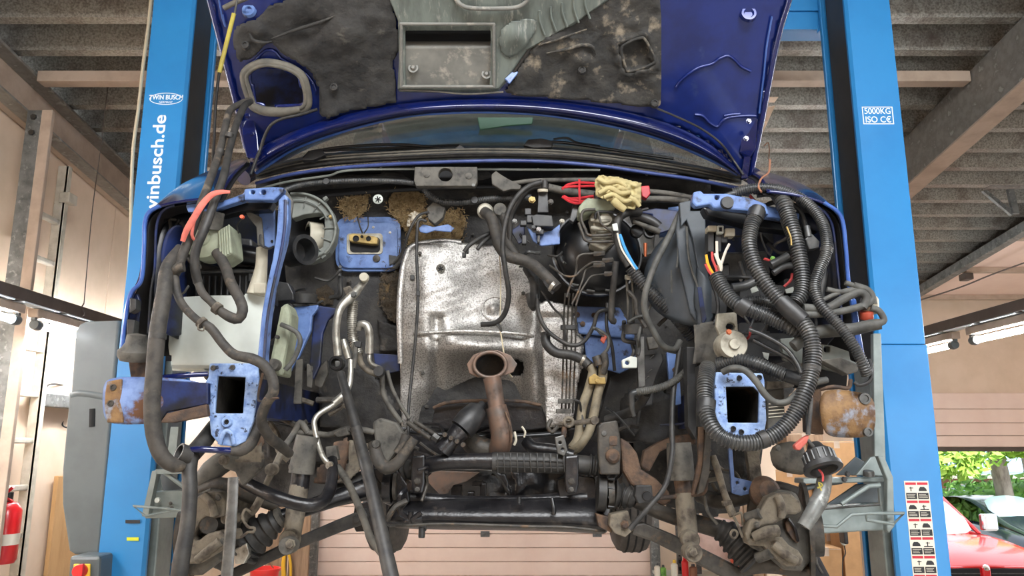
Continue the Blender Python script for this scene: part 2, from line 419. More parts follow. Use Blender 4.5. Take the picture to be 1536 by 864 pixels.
def text(name, s, loc, rot, size, m, parent, align='CENTER', ext=0.0008, bold=0.0, sx=1.0):
    c = bpy.data.curves.new(name, 'FONT'); c.body = s; c.size = size; c.align_x = align; c.align_y = 'CENTER'; c.extrude = ext; c.offset = bold
    t = bpy.data.objects.new(name, c); COL.objects.link(t)
    dg = bpy.context.evaluated_depsgraph_get(); me = bpy.data.meshes.new_from_object(t.evaluated_get(dg)); bpy.data.objects.remove(t); bpy.data.curves.remove(c)
    me.transform(Matrix.Translation(loc) @ rot @ Matrix.Diagonal((sx, 1, 1, 1)))
    for q in list(me.materials): me.materials.pop()
    return link(name, me, m, parent)
def clone(src, root, d):
    """copy of a thing and its parts moved by d"""
    c = src.copy(); COL.objects.link(c)
    if root is not None: c.parent = root
    else: c.location = src.location + Vector(d)
    for ch in list(src.children): clone(ch, c, None)
    return c
FRONT = Matrix.Rotation(PI / 2, 4, 'X')           # text standing up, facing the camera
# ================================================================== the building
def roofz(Y): return 5.0 - 0.12 * Y
XL, XR, YB, YF = -3.1, 8.6, 9.0, -3.4
struct(box('floor', (XL - .2, YF - 2, -0.1), (XR + .2, YB + .1, 0), 'concrete', bev=0))
# corrugated roof seen from below
bm = bmesh.new(); prof = []
n0 = int((YF - 3.965) / 0.3016) - 1
for n in range(n0, 17):
    y = 3.965 + 0.3016 * n
    for dy, dz in ((-0.03, 0), (0.03, 0), (0.07, 0.15), (0.125, 0.15), (0.13, 0.138), (0.165, 0.138), (0.17, 0.15), (0.232, 0.15)):
        prof.append((y + dy, roofz(y + dy) + dz))
for x in (XL - .15, XR + .15):
    pass
va = [bm.verts.new((XL - .15, y, z)) for y, z in prof if y < YB + .1]; vb = [bm.verts.new((XR + .15, y, z)) for y, z in prof if y < YB + .1]
for i in range(len(va) - 1): bm.faces.new((va[i], va[i + 1], vb[i + 1], vb[i]))
ro = struct(link('ceiling', tome(bm, 'ceiling'), 'roof_sheet'))
s = ro.modifiers.new('thick', 'SOLIDIFY'); s.thickness = 0.006; s.offset = 1
# left wall of vertical sandwich panels
wl = struct(prism('wall_left', [(XL - .12, YF, 0), (XL - .12, YB + .1, 0), (XL - .12, YB + .1, roofz(YB)), (XL - .12, YF, roofz(YF))], (0.1, 0, 0), 'wall_joint', bev=0))
y = -3.05
while y < YB - .05:
    y2 = min(y + 0.985, YB)
    prism('panel', [(XL - .02, y, 0.0), (XL - .02, y2 - .008, 0.0), (XL - .02, y2 - .008, roofz(y2) - .02), (XL - .02, y, roofz(y) - .02)], (0.02, 0, 0), 'wall_panel', wl, 0.004)
    y = y2
wr = struct(prism('wall_right', [(XR, YF, 0), (XR, YB + .1, 0), (XR, YB + .1, roofz(YB)), (XR, YF, roofz(YF))], (0.1, 0, 0), 'wall_panel', bev=0))
# unseen front wall behind the photographer, its opening sized to limit frontal light
wf = struct(box('unseen_wall_front', (XL, YF - .1, 3.5), (XR, YF, roofz(YF) + .1), 'wall_panel', bev=0))
box('pier', (XL, YF - .1, 0), (2.0, YF, 3.5), 'wall_panel', wf, 0); box('unseen_header', (2.0, YF - .1, 2.7), (5.4, YF, 3.5), 'wall_panel', wf, 0); box('pier', (5.4, YF - .1, 0), (XR, YF, 3.5), 'wall_panel', wf, 0)  # piers and header of the unseen front wall
# back wall around two sectional doors
D1 = (-2.2, 1.58, 2.6); D2 = (4.45, 7.9, 2.76)
bwt = struct(box('wall_back', (XL, YB, D2[2]), (XR, YB + .12, roofz(YB) + .1), 'wall_panel', bev=0))
box('pier', (XL, YB, 0), (D1[0], YB + .12, D2[2]), 'wall_panel', bwt, 0)
box('pier', (D1[1], YB, 0), (D2[0], YB + .12, D2[2]), 'wall_panel', bwt, 0)
box('pier', (D2[1], YB, 0), (XR, YB + .12, D2[2]), 'wall_panel', bwt, 0)
box('pier', (D1[0], YB, D1[2]), (D1[1], YB + .12, D2[2]), 'wall_panel', bwt, 0)
# sectional door straight ahead, shut
d1 = struct(box('door_1', (D1[0], YB + .06, 0.0), (D1[1], YB + .09, D1[2]), 'door_joint', bev=0))
zz = 0.02; k = 0
while zz < D1[2] - .05:
    box('panel', (D1[0] + .01, YB + .005, zz), (D1[1] - .01, YB + .06, min(zz + 0.143, D1[2])), 'door_panel', d1, 0.006)
    if k % 4 == 3:
        for hx in (-1.55, -0.3, 0.95):
            box('hinge', (hx - .05, YB - .012, zz + .115), (hx + .05, YB + .004, zz + .175), 'steel', d1, 0.003)
    zz += 0.148; k += 1
for sx, x in ((-1, D1[0]), (1, D1[1])):
    struct(box('trim_1' if sx < 0 else 'trim_2', (x - .05, YB - .09, 0), (x + .05, YB - .003, D1[2] + .1), 'galvanised'))
# sectional door of the next bay, half raised, rest of it running along under the roof
d2 = struct(box('door_2', (D2[0] + .01, YB - .02, 2.10), (D2[1] - .01, YB + .02, 2.15), 'dark_rail', bev=.004))
box('backing', (D2[0] + .01, YB - .03, 2.15), (D2[1] - .01, YB - .01, 2.76), 'door_joint', d2, 0)
for i, (a, b) in enumerate(((2.155, 2.275), (2.28, 2.42), (2.425, 2.575), (2.58, 2.758))):
    box('panel', (D2[0] + .01, YB - .06, a), (D2[1] - .01, YB - .005, b), 'door_panel', d2, 0.006)
for a in (5.1, 6.0, 6.9, 7.83):
    b = a + .86
    prism('panel', [(4.62, a, roofz(a) - .10), (4.62, b, roofz(b) - .10), (4.62, b, roofz(b) - .06), (4.62, a, roofz(a) - .06)], (3.3, 0, 0), 'door_panel', d2, 0.006)
    prism('rib', [(4.66, b - .02, roofz(b) - .15), (4.66, b + .07, roofz(b) - .15), (4.66, b + .07, roofz(b) - .10), (4.66, b - .02, roofz(b) - .10)], (3.2, 0, 0), 'beam_tan', d2, 0.004)
prism('track', [(4.52, 4.6, roofz(4.6) - .19), (4.52, 8.9, roofz(8.9) - .16), (4.52, 8.9, roofz(8.9) - .07), (4.52, 4.6, roofz(4.6) - .10)], (0.09, 0, 0), 'galvanised', d2, 0.004)
for ty in (6.3, 7.75):
    box('roller', (4.61, ty - .06, roofz(ty) - .24), (4.70, ty + .06, roofz(ty) - .17), 'dark_rail', d2, .01)
# lintel roof structure
bl = struct(prism('trim_3', [(XL + .01, YF, roofz(YF) - .30), (XL + .01, YB, roofz(YB) - .30), (XL + .01, YB, roofz(YB) - .004), (XL + .01, YF, roofz(YF) - .004)], (0.05, 0, 0), 'beam_tan', bev=0.005), 'tan steel edge beam along the left wall top')
prism('flange', [(XL + .06, YF, roofz(YF) - .30), (XL + .06, YB, roofz(YB) - .30), (XL + .06, YB, roofz(YB) - .285), (XL + .06, YF, roofz(YF) - .285)], (0.10, 0, 0), 'beam_grey', bl, 0.003)
prism('flange', [(XL + .06, YF, roofz(YF) - .05), (XL + .06, YB, roofz(YB) - .05), (XL + .06, YB, roofz(YB) - .03), (XL + .06, YF, roofz(YF) - .03)], (0.10, 0, 0), 'beam_grey', bl, 0.003)
brr = struct(prism('trim_4', [(2.84, YF, roofz(YF) - .34), (2.84, YB, roofz(YB) - .34), (2.84, YB, roofz(YB) - .004), (2.84, YF, roofz(YF) - .004)], (0.13, 0, 0), 'beam_grey', bev=0.008), 'galvanised roof beam between the two bays')
prism('flange', [(2.835, YF, roofz(YF) - .355), (2.835, YB, roofz(YB) - .355), (2.835, YB, roofz(YB) - .341), (2.835, YF, roofz(YF) - .341)], (0.14, 0, 0), 'beam_tan', brr, 0.003)
for i, (ya, xa, xb) in enumerate(((4.42, XL + .17, 2.83), (4.58, 2.99, XR))):
    struct(box('trim_%d' % (5 + i), (xa, ya, roofz(ya) - .085), (xb, ya + .09, roofz(ya) - .014), 'beam_tan', bev=.005), 'tan purlin under the corrugated roof')
# steel column at the left wall
c0 = struct(box('trim_7', (-2.92, 4.36, 0), (-2.83, 4.375, roofz(4.37) - .31), 'galvanised', bev=.003), 'galvanised steel column standing at the left wall')
box('flange', (-2.83, 4.355, 0), (-2.765, 4.385, roofz(4.37) - .31), 'beam_tan', c0, .004)
box('web', (-2.90, 4.38, 0), (-2.885, 4.56, roofz(4.37) - .31), 'galvanised', c0, .003)
for zb in (4.02, 4.12):
    bb = bolt(0, 0, 4, 1, 'dirty_steel', c0); bb.location = Vector((-2.875, 4.358, zb)) - wloc(c0); bb.scale = (5, 5, 5)
# dark wall rails that carry the fluorescent tubes
def light_row(X, name_lab, tubes, sx, zc=2.855, rail=(2.0, 8.6)):
    rl = thing('light_rail', 'dark brown lighting rail running along the %s' % name_lab, 'rail', (X, rail[0], zc + .1))
    box('channel', (X - .05, rail[0], zc + .10), (X + .05, rail[1], zc + .17), 'dark_rail', rl, .006)
    yy = rail[0] + .15
    while yy < rail[1] - .1:
        box('slot_strip', (X - .035 - .02 * sx, yy, zc + .092), (X + .035 - .02 * sx, yy + .34, zc + .099), 'white_decal', rl, 0)
        yy += .42
    for i, (ya, lab) in enumerate(tubes):
        t = thing('fluorescent_lamp', lab, 'lamp', (X, ya, zc), 'fluorescent tube lamps on the rails')
        box('batten', (X - .03, ya, zc + .038), (X + .03, ya + 1.2, zc + .088), 'beam_tan', t, .006)
        sweep('glass_tube', [Vector((X, ya + .05, zc)), Vector((X, ya + 1.15, zc))], .02, 'tube_light', t, seg=12, straight=True)
        for ye in (ya + .02, ya + 1.18):
            lathe('lamp_holder', [(0, 0), (0, .027), (.03, .032), (.055, .027), (.055, 0)], (X, ye - (.0 if ye < ya + .5 else .05), zc), (0, 1, 0), 'cover_grey', t, seg=14)
            box('clip', (X - .012, ye - .012, zc + .02), (X + .012, ye + .012, zc + .045), 'cover_grey', t, .002)
light_row(-2.7, 'left wall', [(0.3, 'unseen fluorescent lamp added on the left rail nearest the viewer'), (1.65, 'unseen fluorescent lamp added on the left rail, second from the front'), (2.99, 'fluorescent lamp at the left picture edge before the ladder'), (4.30, 'fluorescent lamp on the left rail beside the grey lift cover'), (5.65, 'fluorescent lamp on the left rail hidden behind the lift post'), (7.0, 'fluorescent lamp at the far end of the left rail')], -1, rail=(0.2, 8.6))  # first two lamps of each row are out of view, added for light
light_row(3.02, 'bay divider on the right', [(1.1, 'unseen fluorescent lamp added on the right rail nearest the viewer'), (2.45, 'unseen fluorescent lamp added on the right rail, second from the front'), (3.86, 'fluorescent lamp on the right rail at the picture edge'), (5.22, 'fluorescent lamp on the right rail just behind the right lift post'), (6.6, 'fluorescent lamp at the far end of the right rail')], 1, rail=(1.0, 8.6))
for (X, a, b) in ((-2.7, 0.3, 8.2), (3.02, 1.1, 7.9)):
    area('tube_glow', (X + (.03 if X < 0 else -.03), (a + b) / 2, 2.80), (0, 0, 0), .12, b - a, 45, (0.97, 0.98, 1.0))
# -------- ladder on the left wall
ld = thing('ladder', 'pale aluminium ladder hanging upright on the left wall', 'ladder', (-3.0, 4.8, 0.6))
for ry in (4.60, 4.95):
    box('rail', (-3.04, ry - .03, 0.6), (-2.965, ry - .005, 4.02 if ry > 4.7 else 3.9), 'ladder_alu', ld, .004)
    box('rail_lip', (-2.985, ry - .03, 0.6), (-2.965, ry + .012, 4.02 if ry > 4.7 else 3.9), 'ladder_alu', ld, .003)
zz = 0.78
while zz < 3.85:
    box('rung', (-3.03, 4.60, zz), (-2.985, 4.93, zz + .035), 'ladder_alu', ld, .008); zz += .283
box('hook', (-3.0, 4.90, 3.76), (-2.93, 5.0, 3.83), 'ladder_alu', ld, .006)
# -------- cords
tag(tube('power_cable', [(228, -20, 3.4), (224, 26, 3.4), (214, 105, 3.4), (208, 161, 3.4), (200, 222, 3.4), (197, 290, 3.4), (196, 350, 3.4), (190, 440, 3.45), (184, 500, 3.5)], 2.6, 'rag_cord', seg=8),
    'thin beige cable hanging beside the left lift post', 'cable')
hw = thing('hanging_wire', 'thin dark wire with a small hook hanging before the left wall', 'wire', P(122, 478, 4.7))
tube('wire', [(167, 96, 4.7), (158, 160, 4.7), (151, 222, 4.7), (138, 320, 4.7), (126, 455, 4.7)], 0.7, 'dark_rail', hw, seg=5)
tube('hook', [(126, 455, 4.7), (120, 466, 4.7), (123, 474, 4.7), (127, 470, 4.7), (124, 464, 4.7)], 1.0, 'dark_rail', hw, seg=6)
tag(tube('door_cable', [(1378, 451, 8.2), (1440, 431, 7.4), (1490, 411, 6.8), (1560, 386, 6.2)], 1.2, 'dark_rail', seg=6), 'thin black cable slung below the raised door', 'cable')
# -------- roof brackets
rb = thing('roof_bracket', 'perforated steel hanger bracket under the roof at far right', 'bracket', P(1530, 318, 5.6))
box('foot', P(1475, 283, 5.9), P(1545, 279, 5.82), 'galvanised', rb, .004)
plate('diagonal', [(1474, 286), (1481, 285), (1523, 319), (1518, 323)], 5.86, .03, 'galvanised', rb, .002, holes=[ring_px(1490 + 9 * i, 296 + 7.6 * i, 1.3, n=6) for i in range(3)])
plate('upright', [(1512, 283), (1521, 283), (1530, 320), (1520, 320)], 5.84, .03, 'galvanised', rb, .002)
rb2 = thing('roof_bracket', 'small pale hanger bracket under the roof behind the raised bonnet', 'bracket', P(1150, 225, 4.9))
box('foot', P(1146, 153, 4.7), P(1168, 146, 4.62), 'wall_panel', rb2, .004)
plate('diagonal', [(1154, 160), (1163, 158), (1134, 222), (1128, 218)], 4.66, .03, 'wall_panel', rb2, .002)
plate('upright', [(1147, 150), (1153, 150), (1152, 182), (1147, 182)], 4.64, .03, 'wall_panel', rb2, .002)
tube('wire', [(1146, 219, 4.66), (1152, 214, 4.66), (1154, 224, 4.6), (1153, 240, 4.4)], 0.8, 'wire_brown', rb2, seg=5)

# ================================================================== the two-post lift
LX0, LX1, RX0, RX1, PY0, PY1 = -1.685, -1.492, 1.565, 1.775, 3.30, 3.60
def column(name, label, xin, xout, zsplit):
    s = 1 if xout > xin else -1
    t = thing(name, label, 'lift post', ((xin + xout) / 2, (PY0 + PY1) / 2, 0))
    def section(g):
        a = xin - s * g; b = xout + s * g; f = PY0 - g; k = PY1 + g
        th = .012
        r = .012
        return [(a, f + .03), (a, f + r), (a + s * r, f), (b, f), (b, k), (a, k), (a, k - .025), (a + s * th, k - .025), (a + s * th, k - th), (b - s * th, k - th), (b - s * th, f + th), (a + s * th, f + th), (a + s * th, f + .03)]
    prism('upper_channel', [(x, y, zsplit + .002) for x, y in section(0)], (0, 0, 4.5 - zsplit), 'lift_blue', t, .004)
    prism('lower_channel', [(x, y, 0.02) for x, y in section(.004)], (0, 0, zsplit - .02), 'lift_blue', t, .004)
    box('base_plate', (min(xin, xout) - .12, PY0 - .12, 0), (max(xin, xout) + .12, PY1 + .12, .02), 'lift_blue', t, .004)
    box('cover_strip', (min(xin + s * .022, xin + s * .03), PY0 + .045, 0.1), (max(xin + s * .022, xin + s * .03), PY1 - .04, 4.42), 'black_cover', t, .002)
    box('carriage', (min(xin - s * .01, xin + s * .045), PY0 + .08, 1.5), (max(xin - s * .01, xin + s * .045), PY1 - .07, 2.55), 'arm_grey', t, .006)
    return t
lc = column('lift_post', 'left blue lift post with white lettering and grey motor cover', LX1, LX0, 0.9)
rc = column('lift_post', 'right blue lift post with a load plate and pictogram sticker', RX0, RX1, 2.612)
# overhead crossbeam
cb = thing('lift_crossbeam', 'blue overhead beam joining the tops of the lift posts', 'beam', (0.04, 3.66, 4.2))
za, zb = P(1200, 44, 3.62).z, P(1200, 10, 3.62).z
prism('web', [(LX0, 3.62, za), (LX0, 3.632, za), (LX0, 3.632, zb + .12), (LX0, 3.62, zb + .12)], (RX1 - LX0, 0, 0), 'lift_blue', cb, .002)
box('lower_flange', (LX0, 3.632, za), (RX1, 3.74, za + .012), 'lift_blue', cb, .002)
box('upper_flange', (LX0, 3.605, zb - .03), (RX1, 3.62, zb + .12), 'lift_blue', cb, .003)
plate('end_gusset', [(1226, 50), (1262, 10), (1268, -30), (1240, -30)], 3.605, .012, 'lift_blue', cb, .002)
for q, (bx, by) in enumerate(((1243, 42), (1249, 33), (1256, 24), (1245, 36))):
    disc('pulley_pin', bx, by, 3.57, 2.6, .02, 'chrome', rc, seg=10)
# lettering
def onface(x, y, Y=PY0 - .0015): return P(x, y, Y)
UP = FRONT @ Matrix.Rotation(PI / 2, 4, 'Z')
p = onface(240, 172); q = onface(249, 148)
text('lettering', 'www.twinbusch.de', (onface(241, 174).x, PY0 - .0004, p.z), UP, .079, 'white_decal', lc, 'RIGHT', bold=.0012, sx=1.2)
kk = K(148, PY0)
lo_ = text('brand_text', 'TWIN BUSCH', (q.x, PY0 - .0004, q.z + .006), FRONT, .031, 'white_decal', lc, bold=.0006, sx=.82)
text('brand_subtext', 'GERMANY', (q.x, PY0 - .0004, q.z - .017), FRONT, .0135, 'white_decal', lc)
eo = [(q.x + 25 * kk * math.cos(a * PI / 16), PY0 - .0012, q.z + 9.6 * kk * math.sin(a * PI / 16)) for a in range(32)]
ei = [(q.x + 24 * kk * math.cos(a * PI / 16), PY0 - .0012, q.z + 8.6 * kk * math.sin(a * PI / 16)) for a in range(32)]
prism('brand_oval', eo, (0, .001, 0), 'white_decal', lc, 0, holes=[ei])
# load plate
q = onface(1317, 173); kk = K(173, PY0)
hw_, hh_ = 23 * kk, 14 * kk
def rc4(a, b): return [(q.x - a, PY0 - .0012, q.z - b), (q.x + a, PY0 - .0012, q.z - b), (q.x + a, PY0 - .0012, q.z + b), (q.x - a, PY0 - .0012, q.z + b)]
prism('plate_frame', rc4(hw_, hh_), (0, .001, 0), 'white_decal', rc, 0, holes=[rc4(hw_ - .004, hh_ - .004)])
text('load_text', '5000KG', (q.x, PY0 - .0004, q.z + .020), FRONT, .041, 'white_decal', rc, bold=.0003, sx=.88)
text('norm_text', 'ISO C€', (q.x, PY0 - .0004, q.z - .021), FRONT, .041, 'white_decal', rc, bold=.0003, sx=.92)
# pictogram sticker
SX0, SX1, SZ = 1.622, 1.722, 2.045; fy = PY0 - .0045
st = box('sticker', (SX0, fy - .0008, SZ - 8.05 * .0725), (SX1, fy, SZ), 'decal_cream', rc, 0)
rnd = random.Random(3)
cw = (SX1 - SX0 - .012) / 2
for r_ in range(8):
    for c_ in range(2):
        x = SX0 + .004 + c_ * (cw + .004); z = SZ - .006 - r_ * .0725
        box('warning_bar', (x, fy - .0014, z - .010), (x + cw, fy - .0008, z), 'decal_red', st, 0)
        box('caption_block', (x, fy - .0014, z - .067), (x + cw, fy - .0008, z - .042), 'decal_black', st, 0)
        for ln in range(3):
            box('caption_line', (x + .004, fy - .0018, z - .049 - ln * .006), (x + cw - .004 - rnd.random() * .012, fy - .0014, z - .0475 - ln * .006), 'decal_cream', st, 0)
        # little figure or car
        if (r_ + c_) % 2 == 0:
            fx = x + cw * rnd.uniform(.3, .6)
            box('pictogram', (fx - .002, fy - .0014, z - .036), (fx + .002, fy - .0008, z - .018), 'decal_black', st, 0)
            box('pictogram', (fx - .007, fy - .0014, z - .024), (fx + .010, fy - .0008, z - .021), 'decal_black', st, 0)
            if r_ % 2: box('pictogram', (x + .004, fy - .0014, z - .038), (x + cw - .004, fy - .0008, z - .034), 'decal_black', st, 0)
        else:
            prism('pictogram', [(x + .005, fy - .0014, z - .035), (x + cw - .005, fy - .0014, z - .035), (x + cw - .008, fy - .0014, z - .025), (x + cw - .016, fy - .0014, z - .018), (x + .012, fy - .0014, z - .018), (x + .006, fy - .0014, z - .027)], (0, .0005, 0), 'decal_black', st, 0)
# motor cover on the left post
cov = [(113, 497), (119, 487), (130, 482), (180, 480), (170, 600), (160, 700), (149, 832), (138, 832), (112, 832), (103, 826), (93, 757), (93, 705), (103, 598), (106, 588)]
cv = plate('motor_cover', cov, 3.32, .30, 'cover_grey', lc, .022, 'grey plastic motor cover')
cv.modifiers['bevel'].segments = 3
tube('cover_slot', [(138.5, 613, 3.319), (138, 640, 3.319)], 4.5, 'dark_void', lc, flat=.4)
tube('cover_crease', [(106, 594, 3.325), (120, 590, 3.322), (150, 594, 3.322), (168, 599, 3.325)], 5, 'cover_grey', lc, flat=.5)
cbx = plate('switch_box', [(104, 834), (150, 834), (146, 900), (100, 900)], 3.2, .2, 'cover_grey', lc, .012)
plate('switch_plate', [(110, 846), (135, 846), (134, 872), (109, 872)], 3.192, .008, 'label_yellow', lc, .003)
disc('switch_knob', 122, 856, 3.192, 10, .025, 'extinguisher_red', lc)
box('knob_grip', P(119.5, 866, 3.165), P(124.5, 846, 3.15), 'extinguisher_red', lc, .003)
plate('mark', [(188, 780), (210, 780), (210, 785), (188, 785)], PY0 - .006, .001, 'decal_black', lc, 0)
plate('mark', [(190, 806), (208, 806), (208, 811), (190, 811)], PY0 - .006, .001, 'decal_yellow', lc, 0)

# lift arms
def arm_right(t):
    plate('arm_beam', [(1190, 768), (1322, 757), (1330, 795), (1215, 802), (1190, 800)], 3.02, .16, 'arm_grey', t, .006)
    tube('arm_weld', [(1195, 767, 3.02), (1258, 761, 3.02), (1320, 757, 3.02)], 1.5, 'steel', t, seg=6)
    plate('top_bar', [(1205, 718), (1330, 716), (1331, 723), (1205, 726)], 3.02, .1, 'arm_grey', t, .004)
    plate('gusset', [(1240, 757), (1285, 726), (1316, 726), (1318, 754)], 3.10, .012, 'arm_dark', t, .003)
    plate('gusset', [(1254, 713), (1284, 685), (1296, 692), (1310, 714)], 3.16, .012, 'arm_dark', t, .003)
    plate('gusset', [(1284, 713), (1306, 686), (1318, 684), (1324, 714)], 3.08, .02, 'arm_grey', t, .003)
    tube('brace', [(1262, 756, 2.99), (1303, 729, 2.99), (1320, 728, 2.99)], 3.6, 'arm_grey', t, seg=8, straight=True)
    tube('guard_rod', [(1219, 788, 2.94), (1255, 790, 2.93), (1277, 772, 2.93), (1302, 770, 2.93), (1356, 770, 2.93), (1340, 786, 2.93), (1300, 780, 2.93), (1300, 772, 2.93)], 2.6, 'arm_grey', t, seg=8, straight=True)
    plate('side_frame', [(1317, 684), (1326, 684), (1340, 716), (1342, 790), (1334, 800), (1330, 796), (1331, 720)], 2.96, .03, 'arm_grey', t, .004)
    plate('frame_strip', [(1310, 500), (1322, 500), (1329, 690), (1312, 690)], 3.24, .03, 'arm_grey', t, .004)
    disc('pivot_pin', 1303, 714, 3.0, 8, .02, 'steel', t, axis=(0, -.2, 1))
    for x_, y_ in ((1271, 711), (1266, 719)): bolt(x_, y_, 3.0, 3.5, 'black_plastic', t)
    tube('stay_rod', [(1185, 740, 3.05), (1225, 728, 3.05), (1262, 722, 3.05)], 4, 'arm_dark', t, seg=8)
arm_right(rc)
plate('arm_frame', [(228, 706), (236, 706), (222, 775), (212, 775)], 2.98, .03, 'arm_grey', lc, .004)
plate('arm_frame', [(232, 704), (288, 704), (288, 711), (232, 711)], 2.98, .05, 'arm_grey', lc, .004)
plate('arm_beam', [(224, 738), (300, 733), (300, 776), (216, 778)], 3.02, .16, 'arm_grey', lc, .006)
plate('gusset', [(240, 714), (246, 708), (290, 738), (246, 742)], 3.06, .012, 'arm_dark', lc, .003)
tube('brace', [(246, 708, 3.0), (278, 732, 3.0)], 3.2, 'arm_grey', lc, seg=8)
tube('guard_rod', [(275, 766, 2.94), (240, 762, 2.93), (200, 759, 2.93), (218, 774, 2.93), (252, 767, 2.94), (275, 764, 2.94)], 2.0, 'arm_grey', lc, seg=8, straight=True)
plate('arm_side', [(256, 640), (268, 640), (262, 704), (248, 704)], 3.1, .02, 'arm_grey', lc, .003)
disc('pivot_pin', 238, 750, 2.99, 4, .015, 'white_plastic', lc)
for x_, y_ in ((256, 755), (258, 762), (265, 706)): bolt(x_, y_, 3.005, 2.2, 'steel', lc)

# ================================================================== along the left wall
ex = thing('fire_extinguisher', 'red fire extinguisher on the left wall at the picture edge', 'extinguisher', P(3, 845, 4.5))
def EX(x, y): return P(x, y, 4.5)
e0 = EX(2, 845); e1 = EX(2, 752); hgt = e1.z - e0.z
lathe('cylinder', [(0, 0), (0, .062), (.02, .072), (hgt - .05, .072), (hgt - .012, .05), (hgt, .025), (hgt, 0)], e0, (0, 0, 1), 'extinguisher_red', ex)
lathe('label_band', [(hgt * .3, .0725), (hgt * .3, .0735), (hgt * .48, .0735), (hgt * .48, .0725)], e0, (0, 0, 1), 'decal_cream', ex)
lathe('valve', [(hgt, 0), (hgt, .02), (hgt + .05, .02), (hgt + .05, 0)], e0, (0, 0, 1), 'black_plastic', ex, seg=12)
tube('lever', [(-4, 746, 4.48), (8, 740, 4.48), (20, 731, 4.48)], 2.4, 'extinguisher_red', ex, seg=8)
tube('lever', [(-4, 748, 4.48), (10, 748, 4.48), (19, 752, 4.48)], 2.0, 'extinguisher_red', ex, seg=8)
box('wall_mount', (e0.x - .12, 4.4, e0.z + .1), (e0.x - .06, 4.6, e0.z + .35), 'black_plastic', ex, .005)
tag(box('plywood_board', (-3.08, 5.35, 0.0), (-3.05, 5.9, 1.98), 'ply', bev=.004), 'plywood board leaning upright against the left wall', 'board')
tr = thing('cable_tray', 'short galvanised cable tray low on the left wall', 'tray', P(80, 600, 5.2))
box('channel', (-3.08, 4.98, P(80, 611, 5.2).z), (-3.0, 5.52, P(80, 592, 5.2).z), 'galvanised', tr, .004)
jb = thing('socket_box', 'small socket box with blue outlet on the left wall', 'socket', P(100, 622, 5.4))
box('backplate', (-3.07, 5.55, P(100, 622, 5.4).z), (-3.02, 5.70, P(100, 566, 5.4).z), 'galvanised', jb, .005)
box('outlet', (-3.02, 5.60, P(100, 618, 5.4).z), (-2.93, 5.69, P(100, 594, 5.4).z), 'wire_blue', jb, .012)
tube('lead', [(68, 588, 5.0), (72, 578, 5.1), (82, 576, 5.2), (96, 578, 5.4)], 1.2, 'black_plastic', jb, seg=6)
tube('lead', [(96, 625, 5.45), (94, 638, 5.4), (104, 642, 5.4), (112, 640, 5.4)], 1.2, 'black_plastic', jb, seg=6)

# ================================================================== behind the car
ys = 8.3
def zpx(y, Y): return P(768, y, Y).z
tag(box('timber_board', (P(398, 830, ys).x, ys, 0), (P(430, 830, ys).x, ys + .04, 1.62), 'timber'), 'brown timber board left of the bucket beside the shut door', 'board')
tag(box('timber_board', (P(433, 830, ys).x, ys, 0), (P(463, 830, ys).x, ys + .04, 1.66), 'timber'), 'brown timber board behind the yellow cable, next to the door frame', 'board')
tag(sweep('yellow_cable', [P(428, 822, 8.25), P(424, 850, 8.24), P(427, 900, 8.24), P(433, 905, 8.24), P(436, 850, 8.24), P(430, 824, 8.24), P(426, 850, 8.23), P(432, 895, 8.23)], .014, 'cable_yellow', seg=8), 'coiled yellow cable hanging on the timber boards', 'cable')
bk = thing('bucket', 'red plastic bucket seen under the left suspension arm', 'bucket', P(394, 900, 6.5))
b0 = P(394, 905, 6.5); hb = P(394, 852, 6.5).z - b0.z
lathe('pail', [(0, 0), (0, .085), (hb, .115), (hb, .125), (hb - .02, .125), (hb - .02, .112), (.02, .08), (.02, 0)], b0, (0, 0, 1), 'bucket_red', bk)
tube('handle', [(378, 856, 6.4), (386, 846, 6.35), (400, 842, 6.35), (410, 852, 6.4)], 1.0, 'wire_brown', bk, seg=6)
tag(box('wall_tag', P(352, 823, 8.2), P(358, 814, 8.21), 'decal_red', bev=.002), 'small red square on the timber at lower left', 'tag')
# shelf rack right of the door
rk = thing('shelf_rack', 'perforated steel shelving upright right of the shut door', 'shelf', (1.75, 8.5, 0))
for xx in (1.72, 1.92):
    box('upright', (xx, 8.44, 0), (xx + .05, 8.49, 2.0), 'steel', rk, .003)
zq = zpx(862, 8.4)
for i in range(14):
    box('hole_plate', (1.735, 8.435, 0.9 + .07 * i), (1.755, 8.44, 0.935 + .07 * i), 'dark_void', rk, 0)
box('shelf_board', (1.50, 8.2, zq - .03), (3.0, 8.7, zq), 'white_plastic', rk, .004)
def bottle(px, label, body, cap, h, r):
    b = thing('bottle', label, 'bottle', (P(px, 860, 8.3).x, 8.3, zq), 'bottles on the steel shelf')
    lathe('body', [(0, 0), (0, r), (h * .7, r), (h * .82, r * .45), (h * .84, 0)], b.location, (0, 0, 1), body, b, seg=14)
    lathe('cap', [(h * .82, 0), (h * .82, r * .5), (h, r * .4), (h, 0)], b.location, (0, 0, 1), cap, b, seg=12)
bottle(1012, 'white spray bottle with yellow top on the shelf', 'bottle_white', 'label_yellow', .16, .035)
bottle(995, 'small green bottle beside the white spray bottle', 'leaf', 'black_plastic', .11, .03)
bottle(1028, 'red funnel-topped can right of the white bottle', 'extinguisher_red', 'extinguisher_red', .2, .035)
bottle(986, 'pale can at the rack upright', 'decal_cream', 'steel', .13, .03)
bottle(1040, 'brown jar partly behind the suspension arm', 'wire_brown', 'steel', .12, .04)
pk = thing('wrapped_parcel', 'pale pink foil-wrapped bundle on the shelf right of the shock absorber', 'parcel', P(1085, 845, 8.0))
bm = bmesh.new(); bmesh.ops.create_icosphere(bm, subdivisions=3, radius=1)
